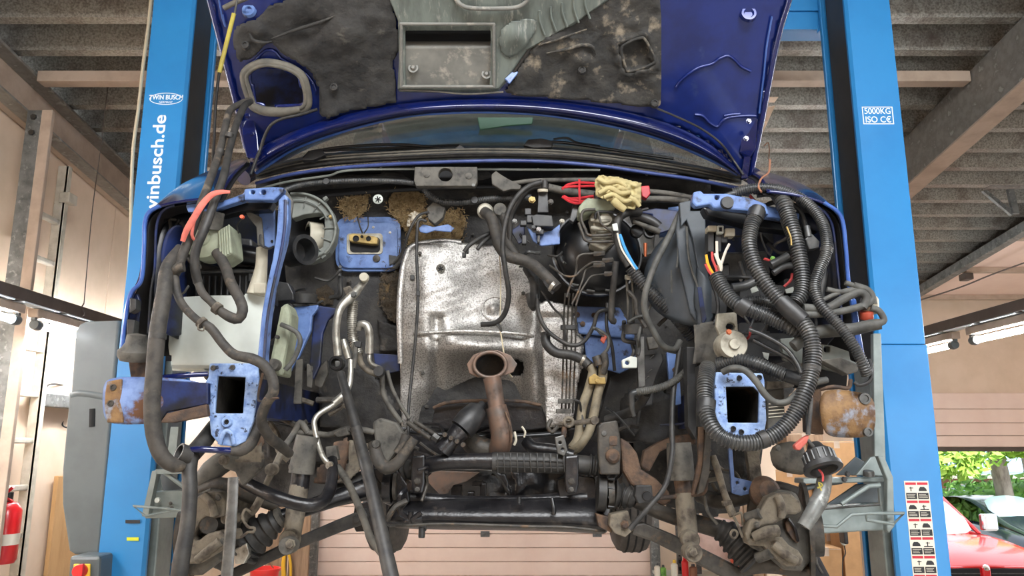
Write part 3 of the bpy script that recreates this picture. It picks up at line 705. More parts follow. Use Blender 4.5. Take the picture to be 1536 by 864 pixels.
for v in bm.verts:
    f_ = 1 + .18 * noise.noise(v.co * 2.2); v.co = Vector((v.co.x * .30 * f_, v.co.y * .15 * f_, v.co.z * .24 * f_)) + P(1085, 815, 8.1)
link('wrap', tome(bm, 'wrap'), 'pink_bag', pk, smooth=True)
tag(sweep('orange_clamp', [P(1098, 838, 7.6), P(1108, 846, 7.6), P(1118, 856, 7.6)], [.03, .05, .06], 'orange_plastic', seg=10), 'bright orange plastic tool handle under the right suspension arm', 'tool')
def carton(label, x0, y0, x1, y1, Y, d, m='cardboard'):
    a = P(x0, y1, Y); b = P(x1, y0, Y)
    t = thing('carton', label, 'box', ((a.x + b.x) / 2, Y + d / 2, a.z), 'cardboard cartons behind the right suspension')
    box('body', (a.x, Y, a.z), (b.x, Y + d, b.z), m, t, .004)
    box('tape', ((a.x + b.x) / 2 - .025, Y - .001, b.z - .06), ((a.x + b.x) / 2 + .025, Y + d, b.z + .001), 'beam_tan', t, 0)
    box('flap_edge', (a.x, Y - .002, b.z - .012), (b.x, Y, b.z - .008), 'beam_tan', t, 0)
carton('large upright cardboard carton behind the right lift arm', 1212, 800, 1285, 930, 6.62, .4)
carton('tan cardboard panel standing at the right of the upright carton', 1274, 760, 1306, 930, 6.3, .25)
carton('small brown carton in front of the large upright one', 1222, 822, 1262, 930, 6.2, .3)
carton('orange cardboard carton behind the headlamp cable', 1166, 705, 1216, 930, 7.1, .5)
carton('pale carton seen above the right lift arm', 1238, 662, 1282, 800, 6.95, .3)
carton('narrow carton high behind the right wheel arch', 1198, 650, 1234, 930, 7.7, .3, 'timber')
tag(box('whiteboard', (P(1283, 680, 7.2).x, 7.2, 0), (P(1310, 680, 7.2).x, 7.24, P(1290, 655, 7.2).z), 'white_plastic', bev=.004), 'white panel seen beside the right lift arm', 'panel')
tag(box('timber_board', (P(1112, 700, 6.4).x, 6.4, 0), (P(1136, 700, 6.4).x, 6.44, P(1120, 650, 6.4).z), 'timber'), 'grey-brown upright board behind the right wheel arch, left one', 'board')
tag(box('timber_board', (P(1140, 700, 6.4).x, 6.4, 0), (P(1163, 700, 6.4).x, 6.44, P(1150, 646, 6.4).z), 'wall_panel'), 'pale upright board behind the right wheel arch, beside the cartons', 'board')
rp = thing('roll', 'tall pale cardboard roll standing beside the right lift post', 'roll', P(1318, 930, 4.6))
sweep('tube', [P(1322, 930, 4.6), P(1310, 790, 4.6)], .075, 'wall_panel', rp, seg=16, straight=True, hollow=.9)
sweep('edge_strip', [P(1305, 930, 4.57), P(1296, 790, 4.57)], .012, 'interior_grey', rp, seg=8, straight=True)
wl_ = thing('work_lamp', 'small black work lamp clipped to the carton', 'lamp', P(1265, 815, 6.1))
box('head', P(1259, 814, 6.1), P(1272, 796, 6.0), 'black_plastic', wl_, .01)
disc('lens', 1265, 812, 6.09, 5, .02, 'white_plastic', wl_, axis=(0, -1, -.3))
tube('lead', [(1266, 816, 6.1), (1268, 830, 6.1), (1264, 845, 6.1), (1265, 900, 6.1)], .9, 'black_plastic', wl_, seg=6)
tb = thing('tool_bag', 'black tool bag under the right brake caliper', 'bag', P(1225, 900, 5.6))
plate('body', [(1212, 828), (1228, 830), (1246, 864), (1252, 930), (1200, 930)], 5.6, .2, 'black_fabric', tb, .02)
tube('strap', [(1218, 838, 5.58), (1224, 836, 5.58), (1226, 846, 5.58), (1234, 860, 5.58)], 1.6, 'steel', tb, seg=6)

# ================================================================== outdoors beyond the half-open door
struct(box('ground', (-20, YB + .12, -.45), (40, 60, -.30), 'asphalt', bev=0))
tk = thing('pickup_truck', 'red pickup truck parked nose-in outside the half-open door', 'truck', (6.0, 12.3, 0))
TX = 6.02
def tl(rows, m, name, **kw): return loft(name, [[Vector((TX + x, y, z)) for x, y, z in r] for r in rows], m, tk, world=True, **kw)
tl([[(x, 10.35 + .10 * abs(x) ** 2, .95 - .06 * abs(x)) for x in (-.95, -.6, -.25, 0, .25, .6, .95)], [(x, 10.6 + .06 * abs(x) ** 2, 1.07 - .05 * abs(x)) for x in (-.97, -.6, -.25, 0, .25, .6, .97)],
    [(x, 11.1, 1.15 - .05 * abs(x)) for x in (-.98, -.6, -.25, 0, .25, .6, .98)], [(x, 11.75, 1.22 - .05 * abs(x)) for x in (-.98, -.6, -.25, 0, .25, .6, .98)]], 'truck_red', 'bonnet')
for s in (-1, 1):
    tl([[(s * .95, 10.5, .9), (s * .97, 11.1, 1.1), (s * .98, 11.8, 1.17), (s * .99, 13.2, 1.2), (s * .98, 15.6, 1.2)], [(s * 1.0, 10.5, .5), (s * 1.02, 11.1, .75), (s * 1.02, 11.8, .8), (s * 1.02, 13.2, .7), (s * 1.02, 15.6, .7)], [(s * .98, 10.5, .35), (s * 1.0, 11.1, .6), (s * 1.0, 11.8, .35), (s * 1.0, 13.2, .35), (s * 1.0, 15.6, .4)]], 'truck_red', 'side_panel', sub=1)
    box('mirror', (TX + s * 1.05 - .10, 11.9, 1.22), (TX + s * 1.05 + .13, 12.02, 1.46), 'chrome', tk, .03)
    g0, g1 = sorted((s * .07, s * .66))
    box('grille', (TX + g0, 10.34, .66), (TX + g1, 10.38, .93), 'dark_void', tk, .01)
    box('grille_bar', (TX + g0, 10.325, .78), (TX + g1, 10.34, .80), 'steel', tk, .002)
    for iq in range(5):
        box('grille_slat', (TX + g0, 10.335, .685 + iq * .045), (TX + g1, 10.342, .695 + iq * .045), 'steel', tk, 0)
    h0, h1 = sorted((s * .70, s * .94))
    box('headlamp', (TX + h0, 10.42, .68), (TX + h1, 10.52, .88), 'chrome', tk, .03)
    tl([[(s * .78, 11.78, 1.2), (s * .62, 12.7, 1.78)], [(s * .84, 11.8, 1.2), (s * .68, 12.7, 1.8)]], 'truck_red', 'pillar', sub=0, th=.03)
    for wy in (11.15, 14.6):
        lathe('wheel', [(-.12, 0), (-.12, .24), (-.12, .36), (-.09, .39), (.09, .39), (.12, .36), (.12, .24), (.12, 0)], (TX + s * .86, wy, .37), (1, 0, 0), 'tyre', tk)
box('grille_surround', (TX - .70, 10.36, .60), (TX + .70, 10.44, .95), 'truck_red', tk, .03)
box('grille_post', (TX - .05, 10.31, .62), (TX + .05, 10.36, .95), 'truck_red', tk, .015)
lathe('emblem', [(0, 0), (0, .04), (.012, .045), (.02, .03), (.02, 0)], (TX, 10.33, .94), (0, -1, .6), 'chrome', tk, seg=8)
box('bumper', (TX - 1.0, 10.22, .35), (TX + 1.0, 10.42, .56), 'chrome', tk, .05)
tl([[(x, 11.72, 1.20) for x in (-.78, -.4, 0, .4, .78)], [(x, 12.2, 1.5) for x in (-.72, -.37, 0, .37, .72)], [(x, 12.7, 1.77) for x in (-.64, -.33, 0, .33, .64)]], 'truck_glass', 'windscreen', sub=1, th=.006)
box('roof', (TX - .70, 12.65, 1.76), (TX + .70, 14.0, 1.84), 'truck_red', tk, .04)
box('cab', (TX - .92, 12.2, .5), (TX + .92, 14.0, 1.2), 'truck_red', tk, .05)
box('rear_window_frame', (TX - .70, 13.92, 1.2), (TX + .70, 14.0, 1.78), 'truck_red', tk, .03)
dc = thing('parked_car', 'dark blue parked car outside at the right picture edge', 'car', (10.0, 14.5, 0))
def dl(rows, m, name, **kw): return loft(name, rows, m, dc, world=True, **kw)
dx = 9.7
dl([[Vector((dx - .85, 13.6, .35)), Vector((dx - .85, 13.6, .75)), Vector((dx - .7, 14.0, .92)), Vector((dx - .68, 15.0, 1.0)), Vector((dx - .6, 15.8, 1.42)), Vector((dx - .6, 17.0, 1.45)), Vector((dx - .7, 18.0, .9)), Vector((dx - .8, 18.1, .4))],
    [Vector((dx, 13.4, .35)), Vector((dx, 13.4, .78)), Vector((dx, 13.9, .96)), Vector((dx, 15.0, 1.05)), Vector((dx, 15.8, 1.47)), Vector((dx, 17.0, 1.5)), Vector((dx, 18.0, .95)), Vector((dx, 18.2, .4))],
    [Vector((dx + .85, 13.6, .35)), Vector((dx + .85, 13.6, .75)), Vector((dx + .7, 14.0, .92)), Vector((dx + .68, 15.0, 1.0)), Vector((dx + .6, 15.8, 1.42)), Vector((dx + .6, 17.0, 1.45)), Vector((dx + .7, 18.0, .9)), Vector((dx + .8, 18.1, .4))]], 'car_dark', 'body')
dl([[Vector((dx - .62, 15.0, 1.04)), Vector((dx, 15.0, 1.09)), Vector((dx + .62, 15.0, 1.04))], [Vector((dx - .56, 15.75, 1.44)), Vector((dx, 15.75, 1.50)), Vector((dx + .56, 15.75, 1.44))]], 'truck_glass', 'windscreen', sub=1)
for s in (-1, 1):
    dl([[Vector((dx + s * .86, 13.6, .35)), Vector((dx + s * .9, 15.5, .3)), Vector((dx + s * .88, 18.0, .35))], [Vector((dx + s * .86, 13.65, .74)), Vector((dx + s * .9, 15.5, .86)), Vector((dx + s * .86, 18.0, .85))], [Vector((dx + s * .7, 14.0, .92)), Vector((dx + s * .7, 15.5, 1.05)), Vector((dx + s * .7, 18.0, .92))]], 'car_dark', 'side_panel', sub=1)
    for wy in (14.3, 17.2):
        lathe('wheel', [(-.1, 0), (-.1, .2), (-.1, .3), (.1, .3), (.1, .2), (.1, 0)], (dx + s * .8, wy, .3), (1, 0, 0), 'tyre', dc)
def leaves(name, n, ctr, rad, m, parent, size=.10, seed=1, shell=True):
    r = random.Random(seed); bm = bmesh.new()
    for i in range(n):
        v = Vector((r.gauss(0, 1), r.gauss(0, 1), r.gauss(0, 1))).normalized()
        q_ = (r.uniform(.72, 1.05) if shell else r.random() ** .4)
        nn_ = 1 + .28 * noise.noise(v * 2.5 + Vector((seed, 0, 0)))
        c = Vector(ctr) + Vector((v.x * rad[0], v.y * rad[1], v.z * rad[2])) * q_ * nn_
        a = Vector((r.gauss(0, 1), r.gauss(0, 1), r.gauss(0, 1))).normalized(); b = a.orthogonal().normalized(); s_ = size * r.uniform(.6, 1.3)
        bm.faces.new([bm.verts.new(c + a * s_), bm.verts.new(c + b * s_ * .55), bm.verts.new(c - a * s_), bm.verts.new(c - b * s_ * .55)])
    o = link(name, tome(bm, name), m, parent); o['kind'] = 'stuff'; return o
def bush(label, ctr, rad, n, seed, m='leaf', cat='hedge', name='hedge'):
    t = thing(name, label, cat, (ctr[0], ctr[1], 0), 'shrubs behind the parked truck')
    bm = bmesh.new(); bmesh.ops.create_icosphere(bm, subdivisions=3, radius=1)
    for v in bm.verts:
        f_ = .86 * (1 + .25 * noise.noise(v.co * 2.5 + Vector((seed, 0, 0)))); v.co = Vector((v.co.x * rad[0], v.co.y * rad[1], v.co.z * rad[2])) * f_ + Vector(ctr)
    link('foliage_mass', tome(bm, 'foliage_mass'), 'leaf', t, smooth=True)
    leaves('leaves', n, ctr, rad, m, t, .12, seed)
    sweep('stem', [Vector((ctr[0], ctr[1], 0)), Vector((ctr[0], ctr[1], ctr[2]))], .08, 'bark', t, seg=6, straight=True)
bush('leafy hedge just right of the right lift post', (9.2, 17.5, .6), (1.6, .9, 1.0), 2600, 11)
bush('leafy hedge below the two tree trunks', (11.2, 17.8, .75), (1.7, .9, 1.0), 2600, 12)
bush('hedge at the right picture edge', (13.4, 17.6, .5), (1.6, .9, .9), 2000, 13)
def tree(label, x, y, r0, h, seed, leafpos):
    t = thing('tree', label, 'tree', (x, y, 0), 'trees outside')
    sweep('trunk', [Vector((x, y, 0)), Vector((x + .05, y, 1.2)), Vector((x - .05, y, 2.6)), Vector((x + .1, y, h))], [r0 * 1.2, r0, r0 * .95, r0 * .7], 'bark', t, seg=12)
    sweep('branch', [Vector((x, y, 2.2)), Vector((x + .4, y - .2, 2.9)), Vector((x + 1.0, y - .3, 3.4))], [r0 * .5, r0 * .4, .05], 'bark', t, seg=8)
    for i, (dx_, dy_, dz_, rr) in enumerate(leafpos): leaves('crown', 700, (x + dx_, y + dy_, dz_), (rr, rr * .7, rr * .45), 'leaf_light', t, .11, seed + i)
tree('slim tree trunk left of the pair outside the door', 10.45, 17.0, .17, 4.5, 21, [(-1.6, -.6, 2.15, .9), (-.6, -.2, 2.6, 1.2), (-2.4, -.4, 2.3, .9)])
tree('thick tree trunk right of the pair outside the door', 11.35, 17.2, .22, 4.8, 31, [(.9, -.6, 2.2, .8), (.6, 0, 2.9, 1.3), (-.5, -.5, 2.6, .8)])
tree('slender stem standing beside the thick trunk', 11.9, 17.4, .13, 4.6, 41, [(.8, 0, 2.7, 1.0)])
hs = thing('outbuilding', 'long brick building with a pale blue roof beyond the trees', 'building', (14, 26, 0))
box('wall', (6, 26, 0), (30, 30, 1.35), 'brick', hs, 0)
prism('roof', [(5.5, 25.4, 1.5), (5.5, 29, 2.1), (5.5, 29, 2.2), (5.5, 25.4, 1.6)], (25, 0, 0), 'blue_roof', hs, .01)
box('gutter', (5.5, 25.3, 1.38), (30, 25.45, 1.5), 'decal_cream', hs, .01)
for i in range(8):
    wdw = box('window', (7 + i * 2.4, 25.96, .5), (8 + i * 2.4, 26.0, 1.2), 'decal_cream', hs, .01)
    box('pane', (7.06 + i * 2.4, 25.94, .56), (7.94 + i * 2.4, 25.965, 1.14), 'truck_glass', wdw, 0)

# the yard lies a step lower than the workshop floor
for o in list(COL.objects):
    if o.parent is None and o.name.split('.')[0] in ('pickup_truck', 'parked_car', 'hedge', 'tree', 'outbuilding'): o.location.z -= .30
# ================================================================== the car on the lift
car = thing('car', 'blue car raised on the lift with bonnet open and front stripped to the bulkhead', 'car', (-0.05, 4.0, 1.6))
def T(n, pts, r, m, label=None, par=None, **kw): return tube(n, pts, r, m, par or car, label, **kw)
def PL(n, pts, Y, th, m, label=None, par=None, holes=(), bev=.003): return plate(n, pts, Y, th, m, par or car, bev, label, holes)
def SH(n, poly, Yf, th, m, label=None, par=None, cell=6, holes=(), **kw): return sheet(n, poly, Yf, th, m, par or car, cell, label, holes, **kw)
def DI(n, x, y, Y, r, th, m, label=None, par=None, **kw): return disc(n, x, y, Y, r, th, m, par or car, label=label, **kw)
def BO(x, y, Y, r, m='dirty_steel', par=None): return bolt(x, y, Y, r, m, par or car)
def R4(x0, y0, x1, y1): return [(x0, y0), (x1, y0), (x1, y1), (x0, y1)]

# ---------------- bonnet, tilted towards the viewer at the top
def HY(x, y): return 2.70 - (235 - y) * 0.00155 + 0.0000003 * (x - 750) ** 2 * 0
hood_out = [(300, -70), (316, 0), (334, 73), (356, 159), (370, 222), (385, 214), (420, 203), (470, 187), (530, 172), (600, 158), (680, 151), (760, 150), (830, 154), (900, 160), (960, 168), (1010, 180), (1052, 198), (1084, 220), (1106, 246), (1113, 265), (1124, 264), (1140, 185), (1164, 63), (1183, 0), (1200, -70)]
hood_out = [(x, y + (9 if 375 < x < 1110 and y > 100 else 0)) for x, y in hood_out]
hood = SH('bonnet', hood_out, lambda x, y: HY(x, y), .01, 'hood_inner_blue', cell=7, holes=[[(606, 39), (737, 39), (737, 70), (606, 70)], [(378, 110), (392, 102), (420, 104), (445, 116), (452, 140), (450, 156), (400, 158), (384, 150)]], label='deep blue bonnet standing open, underside facing out')
# outer skin lip along both sides
T('edge_lip', [(296, -70, HY(0, -70) - .01), (314, 0, HY(0, 0) - .01), (333, 73, HY(0, 73) - .01), (355, 159, HY(0, 159) - .01), (369, 222, HY(0, 222) - .01)], 4.5, 'car_blue', par=hood, seg=8)
T('edge_lip', [(1204, -70, HY(0, -70) - .01), (1184, 0, HY(0, 0) - .01), (1166, 63, HY(0, 63) - .01), (1142, 185, HY(0, 185) - .01), (1126, 262, HY(0, 262) - .01)], 4.5, 'car_blue', par=hood, seg=8)
T('seam', [(322, -40, HY(0, -40) - .012), (332, 20, HY(0, 20) - .012), (338, 40, HY(0, 40) - .012), (334, 22, HY(0, 22) - .012)], 1.2, 'car_blue_edge', par=hood, seg=6)
T('seam', [(1158, 25, HY(0, 25) - .01), (1150, 70, HY(0, 70) - .01), (1146, 110, HY(0, 110) - .01), (1139, 170, HY(0, 170) - .01)], 1.4, 'car_blue_edge', par=hood, seg=6)
# rolled rear edge of the bonnet skin: dark band, and a rim whose lighter blue paints its reflection
rim_hi = [(372, 236), (400, 214), (440, 196), (490, 178), (550, 164), (612, 154), (680, 149), (750, 148), (820, 151), (888, 159), (950, 170), (1005, 185), (1050, 205), (1085, 230), (1112, 262)]
rim_lo = [(384, 260), (408, 244), (440, 224), (484, 207), (540, 190), (612, 174), (680, 169), (750, 168.5), (820, 173), (888, 184), (950, 197), (1005, 214), (1048, 232), (1082, 248), (1106, 262)]
rows = []
for f_, dy in ((0.0, -.015), (.25, -.05), (.55, -.066), (.8, -.052), (1.0, -.02), (1.0, .02)):
    rows.append([(a[0] + (b[0] - a[0]) * f_, a[1] + (b[1] - a[1]) * f_ , HY(0, a[1] + (b[1] - a[1]) * f_) + dy) for a, b in zip(rim_hi, rim_lo)])
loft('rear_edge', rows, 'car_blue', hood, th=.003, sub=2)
T('rear_rim_reflection', [(x, y - 1, HY(0, y) - .026) for x, y in rim_lo], 3.4, 'car_blue_edge', par=hood, seg=8)
# embossed lines in the inner panel
for pts in ([(1014, 131), (1020, 122), (1034, 110), (1050, 101), (1068, 96), (1080, 88), (1092, 84), (1102, 90), (1112, 100), (1126, 107)], [(1042, 172), (1054, 174), (1064, 184), (1076, 190), (1084, 181), (1096, 176), (1118, 174), (1134, 174)], [(1086, 174), (1098, 172), (1110, 171)],
            [(370, 97), (382, 91), (395, 78), (404, 75), (413, 78), (422, 88), (440, 98), (458, 110), (470, 125), (474, 136)]):
    T('embossed_line', [(x, y, HY(x, y) - .004) for x, y in pts], 2.3, 'hood_inner_blue', par=hood, seg=8)
DI('drain_dimple', 1122, 22, HY(0, 22) - .002, 13, .012, 'hood_inner_blue', par=hood, prof=[(0, 0), (0, 1), (.012, .85), (.012, .6), (.004, .45), (.004, 0)])
DI('drain_dimple', 374, 17, HY(0, 17) - .002, 11, .012, 'bay_blue', par=hood, prof=[(0, 0), (0, 1), (.012, .85), (.012, .5), (.004, .4), (.004, 0)])
# sound mats
def mound(x, y, cx, cy, r, h):
    d = ((x - cx) ** 2 + (y - cy) ** 2) / (r * r); return h * math.exp(-d * 1.6)
def matL(x, y):
    return HY(x, y) - .022 - mound(x, y, 520, 52, 34, .034) - mound(x, y, 388, 48, 14, .012) - mound(x, y, 440, 20, 30, .012) + .010 * fn(x, y, .02, 1) + .006 * fn(x, y, .06, 2) + mound(x, y, 470, 40, 18, .012) - mound(x, y, 500, 170, 20, .015)
ml = SH('sound_mat', [(582, -60), (400, -60), (428, 0), (404, 10), (386, 27), (365, 34), (352, 40), (349, 60), (352, 80), (358, 93), (368, 92), (380, 86), (392, 72), (400, 66), (411, 67), (422, 80), (445, 93), (466, 108), (478, 134), (478, 152), (478, 168), (484, 177), (494, 178), (520, 168), (560, 161), (594, 154), (592, 110), (590, 92), (599, 74), (596, 40), (590, 15)], matL, .01, 'hood_mat', 'black sound-absorbing mat', hood, 5)
def matR(x, y):
    sq = max(abs((x - 954) * .9 + (y - 83) * -.25), abs((y - 83) * .9 + (x - 954) * .25))
    return HY(x, y) - .022 + .008 * fn(x, y, .025, 5) + .006 * fn(x, y, .07, 6) - mound(x, y, 875, 90, 22, .018) + (.014 if sq < 20 else 0) - (.012 if 20 <= sq < 28 else 0) - mound(x, y, 830, 65, 30, .01)
mr = SH('sound_mat', [(906, -60), (910, 0), (880, 18), (842, 45), (806, 62), (797, 72), (780, 100), (766, 124), (757, 136), (762, 142), (800, 146), (860, 150), (920, 156), (985, 163), (991, 157), (993, 100), (993, 40), (990, 0), (990, -60)], matR, .01, 'hood_mat_mould', 'mould-stained black sound mat', hood, 5)
for x, y in ((368, 68), (501, 131), (873, 105), (982, 155)):
    DI('mat_clip', x, y, HY(x, y) - .035, 6.5, .008, 'hood_mat', par=hood, prof=[(-.01, 0), (-.01, 1), (.005, .9), (.008, .5), (.004, .4), (.004, 0)])
# square pad edge in the right mat
T('pocket_rim', [(932, 74, HY(0, 74) - .034), (942, 64, HY(0, 64) - .034), (960, 57, HY(0, 57) - .034), (968, 60, HY(0, 60) - .034), (981, 86, HY(0, 86) - .034), (978, 96, HY(0, 96) - .034), (946, 107, HY(0, 107) - .034), (938, 100, HY(0, 100) - .034)], 2.2, 'hood_mat_mould', par=hood, closed=True, seg=8)
# grey air duct in the middle
def DY(y, d=.03): return HY(0, y) - d
dp = [(578, -60), (585, 0), (597, 30), (597, 38), (598, 90), (596, 133), (630, 134), (735, 134), (748, 132), (758, 120), (775, 96), (790, 74), (825, 54), (870, 28), (912, -2), (930, -20), (930, -60)]
dct = plate('air_duct', [(x, y, DY(y)) for x, y in dp], DY(40), .028, 'duct_green', hood, .004, 'grey plastic intake duct', holes=[[(x, y, DY(y)) for x, y in [(607, 40), (736, 40), (736, 104), (734, 129), (609, 129), (607, 104)]]])
SH('duct_floor', [(604, 62), (740, 62), (740, 133), (604, 133)], lambda x, y: HY(x, y) - .012 + (.04 * (70 - y) / 8 if y < 70 else 0), .004, 'duct_grey', par=hood, cell=4)
SH('duct_throat_shade', [(600, 30), (744, 30), (744, 70), (600, 70)], lambda x, y: HY(x, y) + .10 - .0022 * max(0, y - 40), .004, 'dark_void', par=hood, cell=6)  # near-black sheet, its colour stands for shade inside the duct opening
for y_ in (36, 130):
    T('duct_lip', [(600, y_, DY(y_, .034)), (670, y_ , DY(y_, .034)), (742, y_, DY(y_, .034))], 2.5, 'duct_grey', par=hood, seg=8, straight=True)
for x_ in (602, 741):
    T('duct_lip', [(x_, 36, DY(36, .034)), (x_, 84, DY(84, .034)), (x_, 131, DY(131, .034))], 2.5, 'duct_grey', par=hood, seg=8, straight=True)
for x_, y_ in ((620, 103), (730, 112)): DI('duct_screw', x_, y_, HY(0, y_) - .014, 8, .012, 'duct_grey', par=hood, prof=[(0, 0), (0, 1), (.006, .95), (.006, .62), (.002, .55), (.012, .3), (.012, 0)])
SH('duct_bulge', [(748, 62), (752, 44), (766, 32), (790, 28), (806, 30), (804, 46), (792, 66), (778, 80), (764, 88), (752, 80)], lambda x, y: DY(y) - .004 - mound(x, y, 776, 56, 24, .022), .004, 'duct_green', par=hood, cell=3)
T('duct_rim', [(680, -8, DY(0, .045)), (690, 6, DY(6, .045)), (706, 12, DY(12, .045)), (745, 13, DY(13, .045)), (775, 11, DY(11, .045)), (790, 2, DY(2, .045)), (796, -12, DY(-12, .045))], 3.5, 'duct_grey', par=hood, seg=8)
for i in range(5):
    x_ = 812 + i * 17; y_ = 24 - i * 6
    T('duct_fold', [(x_ - 3, y_ - 8, DY(y_ - 8, .034)), (x_ - 2, y_ + 8, DY(y_ + 8, .034)), (x_ + 5, y_ + 28, DY(y_ + 28, .034))], 1.8, 'duct_green', par=hood, seg=6)
T('gap_shade', [(918, -12, HY(0, -12) - .016), (880, 14, HY(0, 14) - .016), (842, 42, HY(0, 42) - .016), (803, 62, HY(0, 62) - .016), (784, 88, HY(0, 88) - .016), (764, 118, HY(0, 118) - .016)], 4.5, 'black_rubber', par=hood)  # black strip standing for the shaded gap beside the duct
PL('clip', [(757, 118), (772, 104), (778, 108), (764, 126)], HY(0, 115) - .035, .008, 'bay_blue', par=hood)
T('duct_wire', [(600, 135, HY(0, 135) - .03), (650, 137, HY(0, 137) - .03), (700, 141, HY(0, 141) - .03), (755, 138, HY(0, 138) - .03)], 1.4, 'seal_rubber', par=hood, seg=6)
# oval inlet seal on the left
ov = [(366, 117), (371, 105), (384, 97), (400, 94), (420, 97), (440, 104), (454, 116), (461, 140), (461, 158), (452, 166), (425, 169), (396, 167), (380, 160), (374, 146)]
T('inlet_seal', [(x, y, HY(0, y) - .02) for x, y in ov], 6.5, 'seal_rubber', 'grey rubber seal ring of the air inlet', hood, closed=True, seg=10)
ov2 = [(413 + (x - 413) * .92, 132 + (y - 132) * .9) for x, y in ov]
T('inlet_seal_lip', [(x, y, HY(0, y) - .032) for x, y in ov2], 3, 'seal_rubber', par=hood, closed=True, seg=8)
T('inlet_seal_lip', [(378, 158, HY(0, 158) - .03), (396, 166, HY(0, 166) - .036), (425, 168, HY(0, 168) - .036), (450, 164, HY(0, 164) - .03)], [5, 7, 7, 5], 'seal_rubber', par=hood)
PL('inlet_throat', [(413 + (x - 413) * .9, 130 + (y - 132) * .88) for x, y in ov], HY(0, 130) + .09, .004, 'bay_blue_dark', par=hood, bev=0)
T('washer_hose', [(476, 164, HY(0, 160) - .03), (450, 172, HY(0, 172) - .04), (424, 178, HY(0, 178) - .05), (407, 187, HY(0, 187) - .055), (398, 202, HY(0, 202) - .055), (391, 222, 2.62), (384, 240, 2.6), (376, 262, 2.58)], 2.4, 'black_rubber', par=hood, seg=8)
T('wire', [(986, 163, HY(0, 163) - .03), (1010, 173, HY(0, 173) - .06), (1050, 192, HY(0, 192) - .07), (1080, 214, HY(0, 214) - .07), (1100, 240, HY(0, 240) - .06), (1115, 262, 2.62)], 1.6, 'black_rubber', par=hood, seg=6)
# hinges
PL('hinge', [(369, 168), (379, 170), (386, 204), (388, 226), (384, 238), (370, 236), (364, 212), (361, 180)], HY(0, 200) - .03, .02, 'car_blue', par=hood)
PL('hinge', [(1116, 180, 2.63), (1137, 178, 2.61), (1134, 222, 2.66), (1126, 236, 2.68), (1122, 268, 2.7), (1112, 268, 2.71), (1116, 236, 2.69), (1110, 228, 2.68)], 2.65, .02, 'car_blue', par=hood)
for x, y in ((372, 174), (378, 201), (1123, 182), (1119, 208)): BO(x, y, HY(0, y) - .03, 3.2, 'car_blue', hood)
T('gas_strut_mount', [(336, 12, HY(0, 12) - .03), (352, 4, HY(0, 4) - .03), (372, -4, HY(0, -4) - .03)], 4, 'seal_rubber', par=hood, seg=8)

# ---------------- windscreen, cabin and rest of the body
def CY(x): return 2.86 - .10 * ((x - 748) / 370) ** 2          # cowl depth, nearer at the ends? (swept back at the sides)
cowl_top = [(384, 254), (430, 240), (490, 230), (560, 225), (640, 221), (700, 219), (760, 219), (830, 221), (900, 227), (970, 236), (1040, 247), (1112, 262)]
cowl_bot = [(384, 268), (430, 256), (490, 247), (560, 241), (640, 237), (700, 235), (760, 234), (830, 236), (900, 242), (970, 252), (1040, 262), (1112, 276)]
def YC(x): return 2.80 + .12 * ((x - 748) / 370) ** 2 - .12
loft('cowl_seal', [[(x, y, YC(x) + .05) for x, y in cowl_top], [(x, y + 5, YC(x) + .0) for x, y in cowl_top], [(x, y, YC(x) - .02) for x, y in cowl_bot], [(x, y + 1, YC(x) + .02) for x, y in cowl_bot]], 'black_rubber', car, 'black rubber seal along the windscreen foot', th=.004, sub=2)
for dy in (5, 9):
    T('seal_ridge', [(x, y + dy, YC(x) - .004 - .002 * dy) for x, y in cowl_top], 1.4, 'seal_rubber', seg=6)
T('cowl_edge', [(x, y + 7, YC(x) - .03) for x, y in cowl_bot], 2.8, 'cowl_blue', 'blue painted cowl edge', seg=8)
T('cowl_edge', [(x, y + 13 + (4 if x < 500 else 0), YC(x) - .02) for x, y in cowl_bot if x < 640 or x > 860][0:5], 1.8, 'interior_grey', seg=6)
# plenum cavity under the cowl
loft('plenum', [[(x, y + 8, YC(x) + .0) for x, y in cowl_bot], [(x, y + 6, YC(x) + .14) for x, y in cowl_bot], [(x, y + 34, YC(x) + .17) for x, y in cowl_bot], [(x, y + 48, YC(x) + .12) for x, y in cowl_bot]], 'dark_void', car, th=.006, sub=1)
# glass
def GP(u, v):       # u -1..1 across, v 0..1 up
    a = P(748 + 366 * u, 262 - 40 * (1 - u * u), YC(748 + 366 * u) + .06)
    top = Vector((-.05 + .62 * u, 3.62 + .06 * u * u, 3.84 - .04 * u * u))
    return a.lerp(top, v) + Vector((0, -.05, .02)) * math.sin(v * PI)
glass = loft('windscreen', [[GP(u, v) for u in (-1, -.75, -.5, -.25, 0, .25, .5, .75, 1)] for v in (0, .33, .66, 1)], 'glass_dark', car, 'windscreen', th=.004, sub=2, world=True)
for s in (-1, 1):
    sweep('pillar', [GP(s * 1.03, v) + Vector((s * .02, .01, 0)) for v in (0, .35, .7, 1)], .035, 'car_blue', car, seg=10)
loft('roof', [[Vector((-.05 + .66 * u, y, z - .06 * u * u)) for u in (-1, -.5, 0, .5, 1)] for y, z in ((3.60, 3.85), (4.2, 3.93), (5.2, 3.93), (6.0, 3.86))], 'car_blue', car, th=.01, sub=1, world=True)
loft('tailgate', [[Vector((-.05 + w_ * u, y, z)) for u in (-1, 0, 1)] for y, z, w_ in ((6.0, 3.84, .64), (6.35, 3.2, .82), (6.4, 2.3, .82))], 'car_blue', car, th=.01, sub=1, world=True)
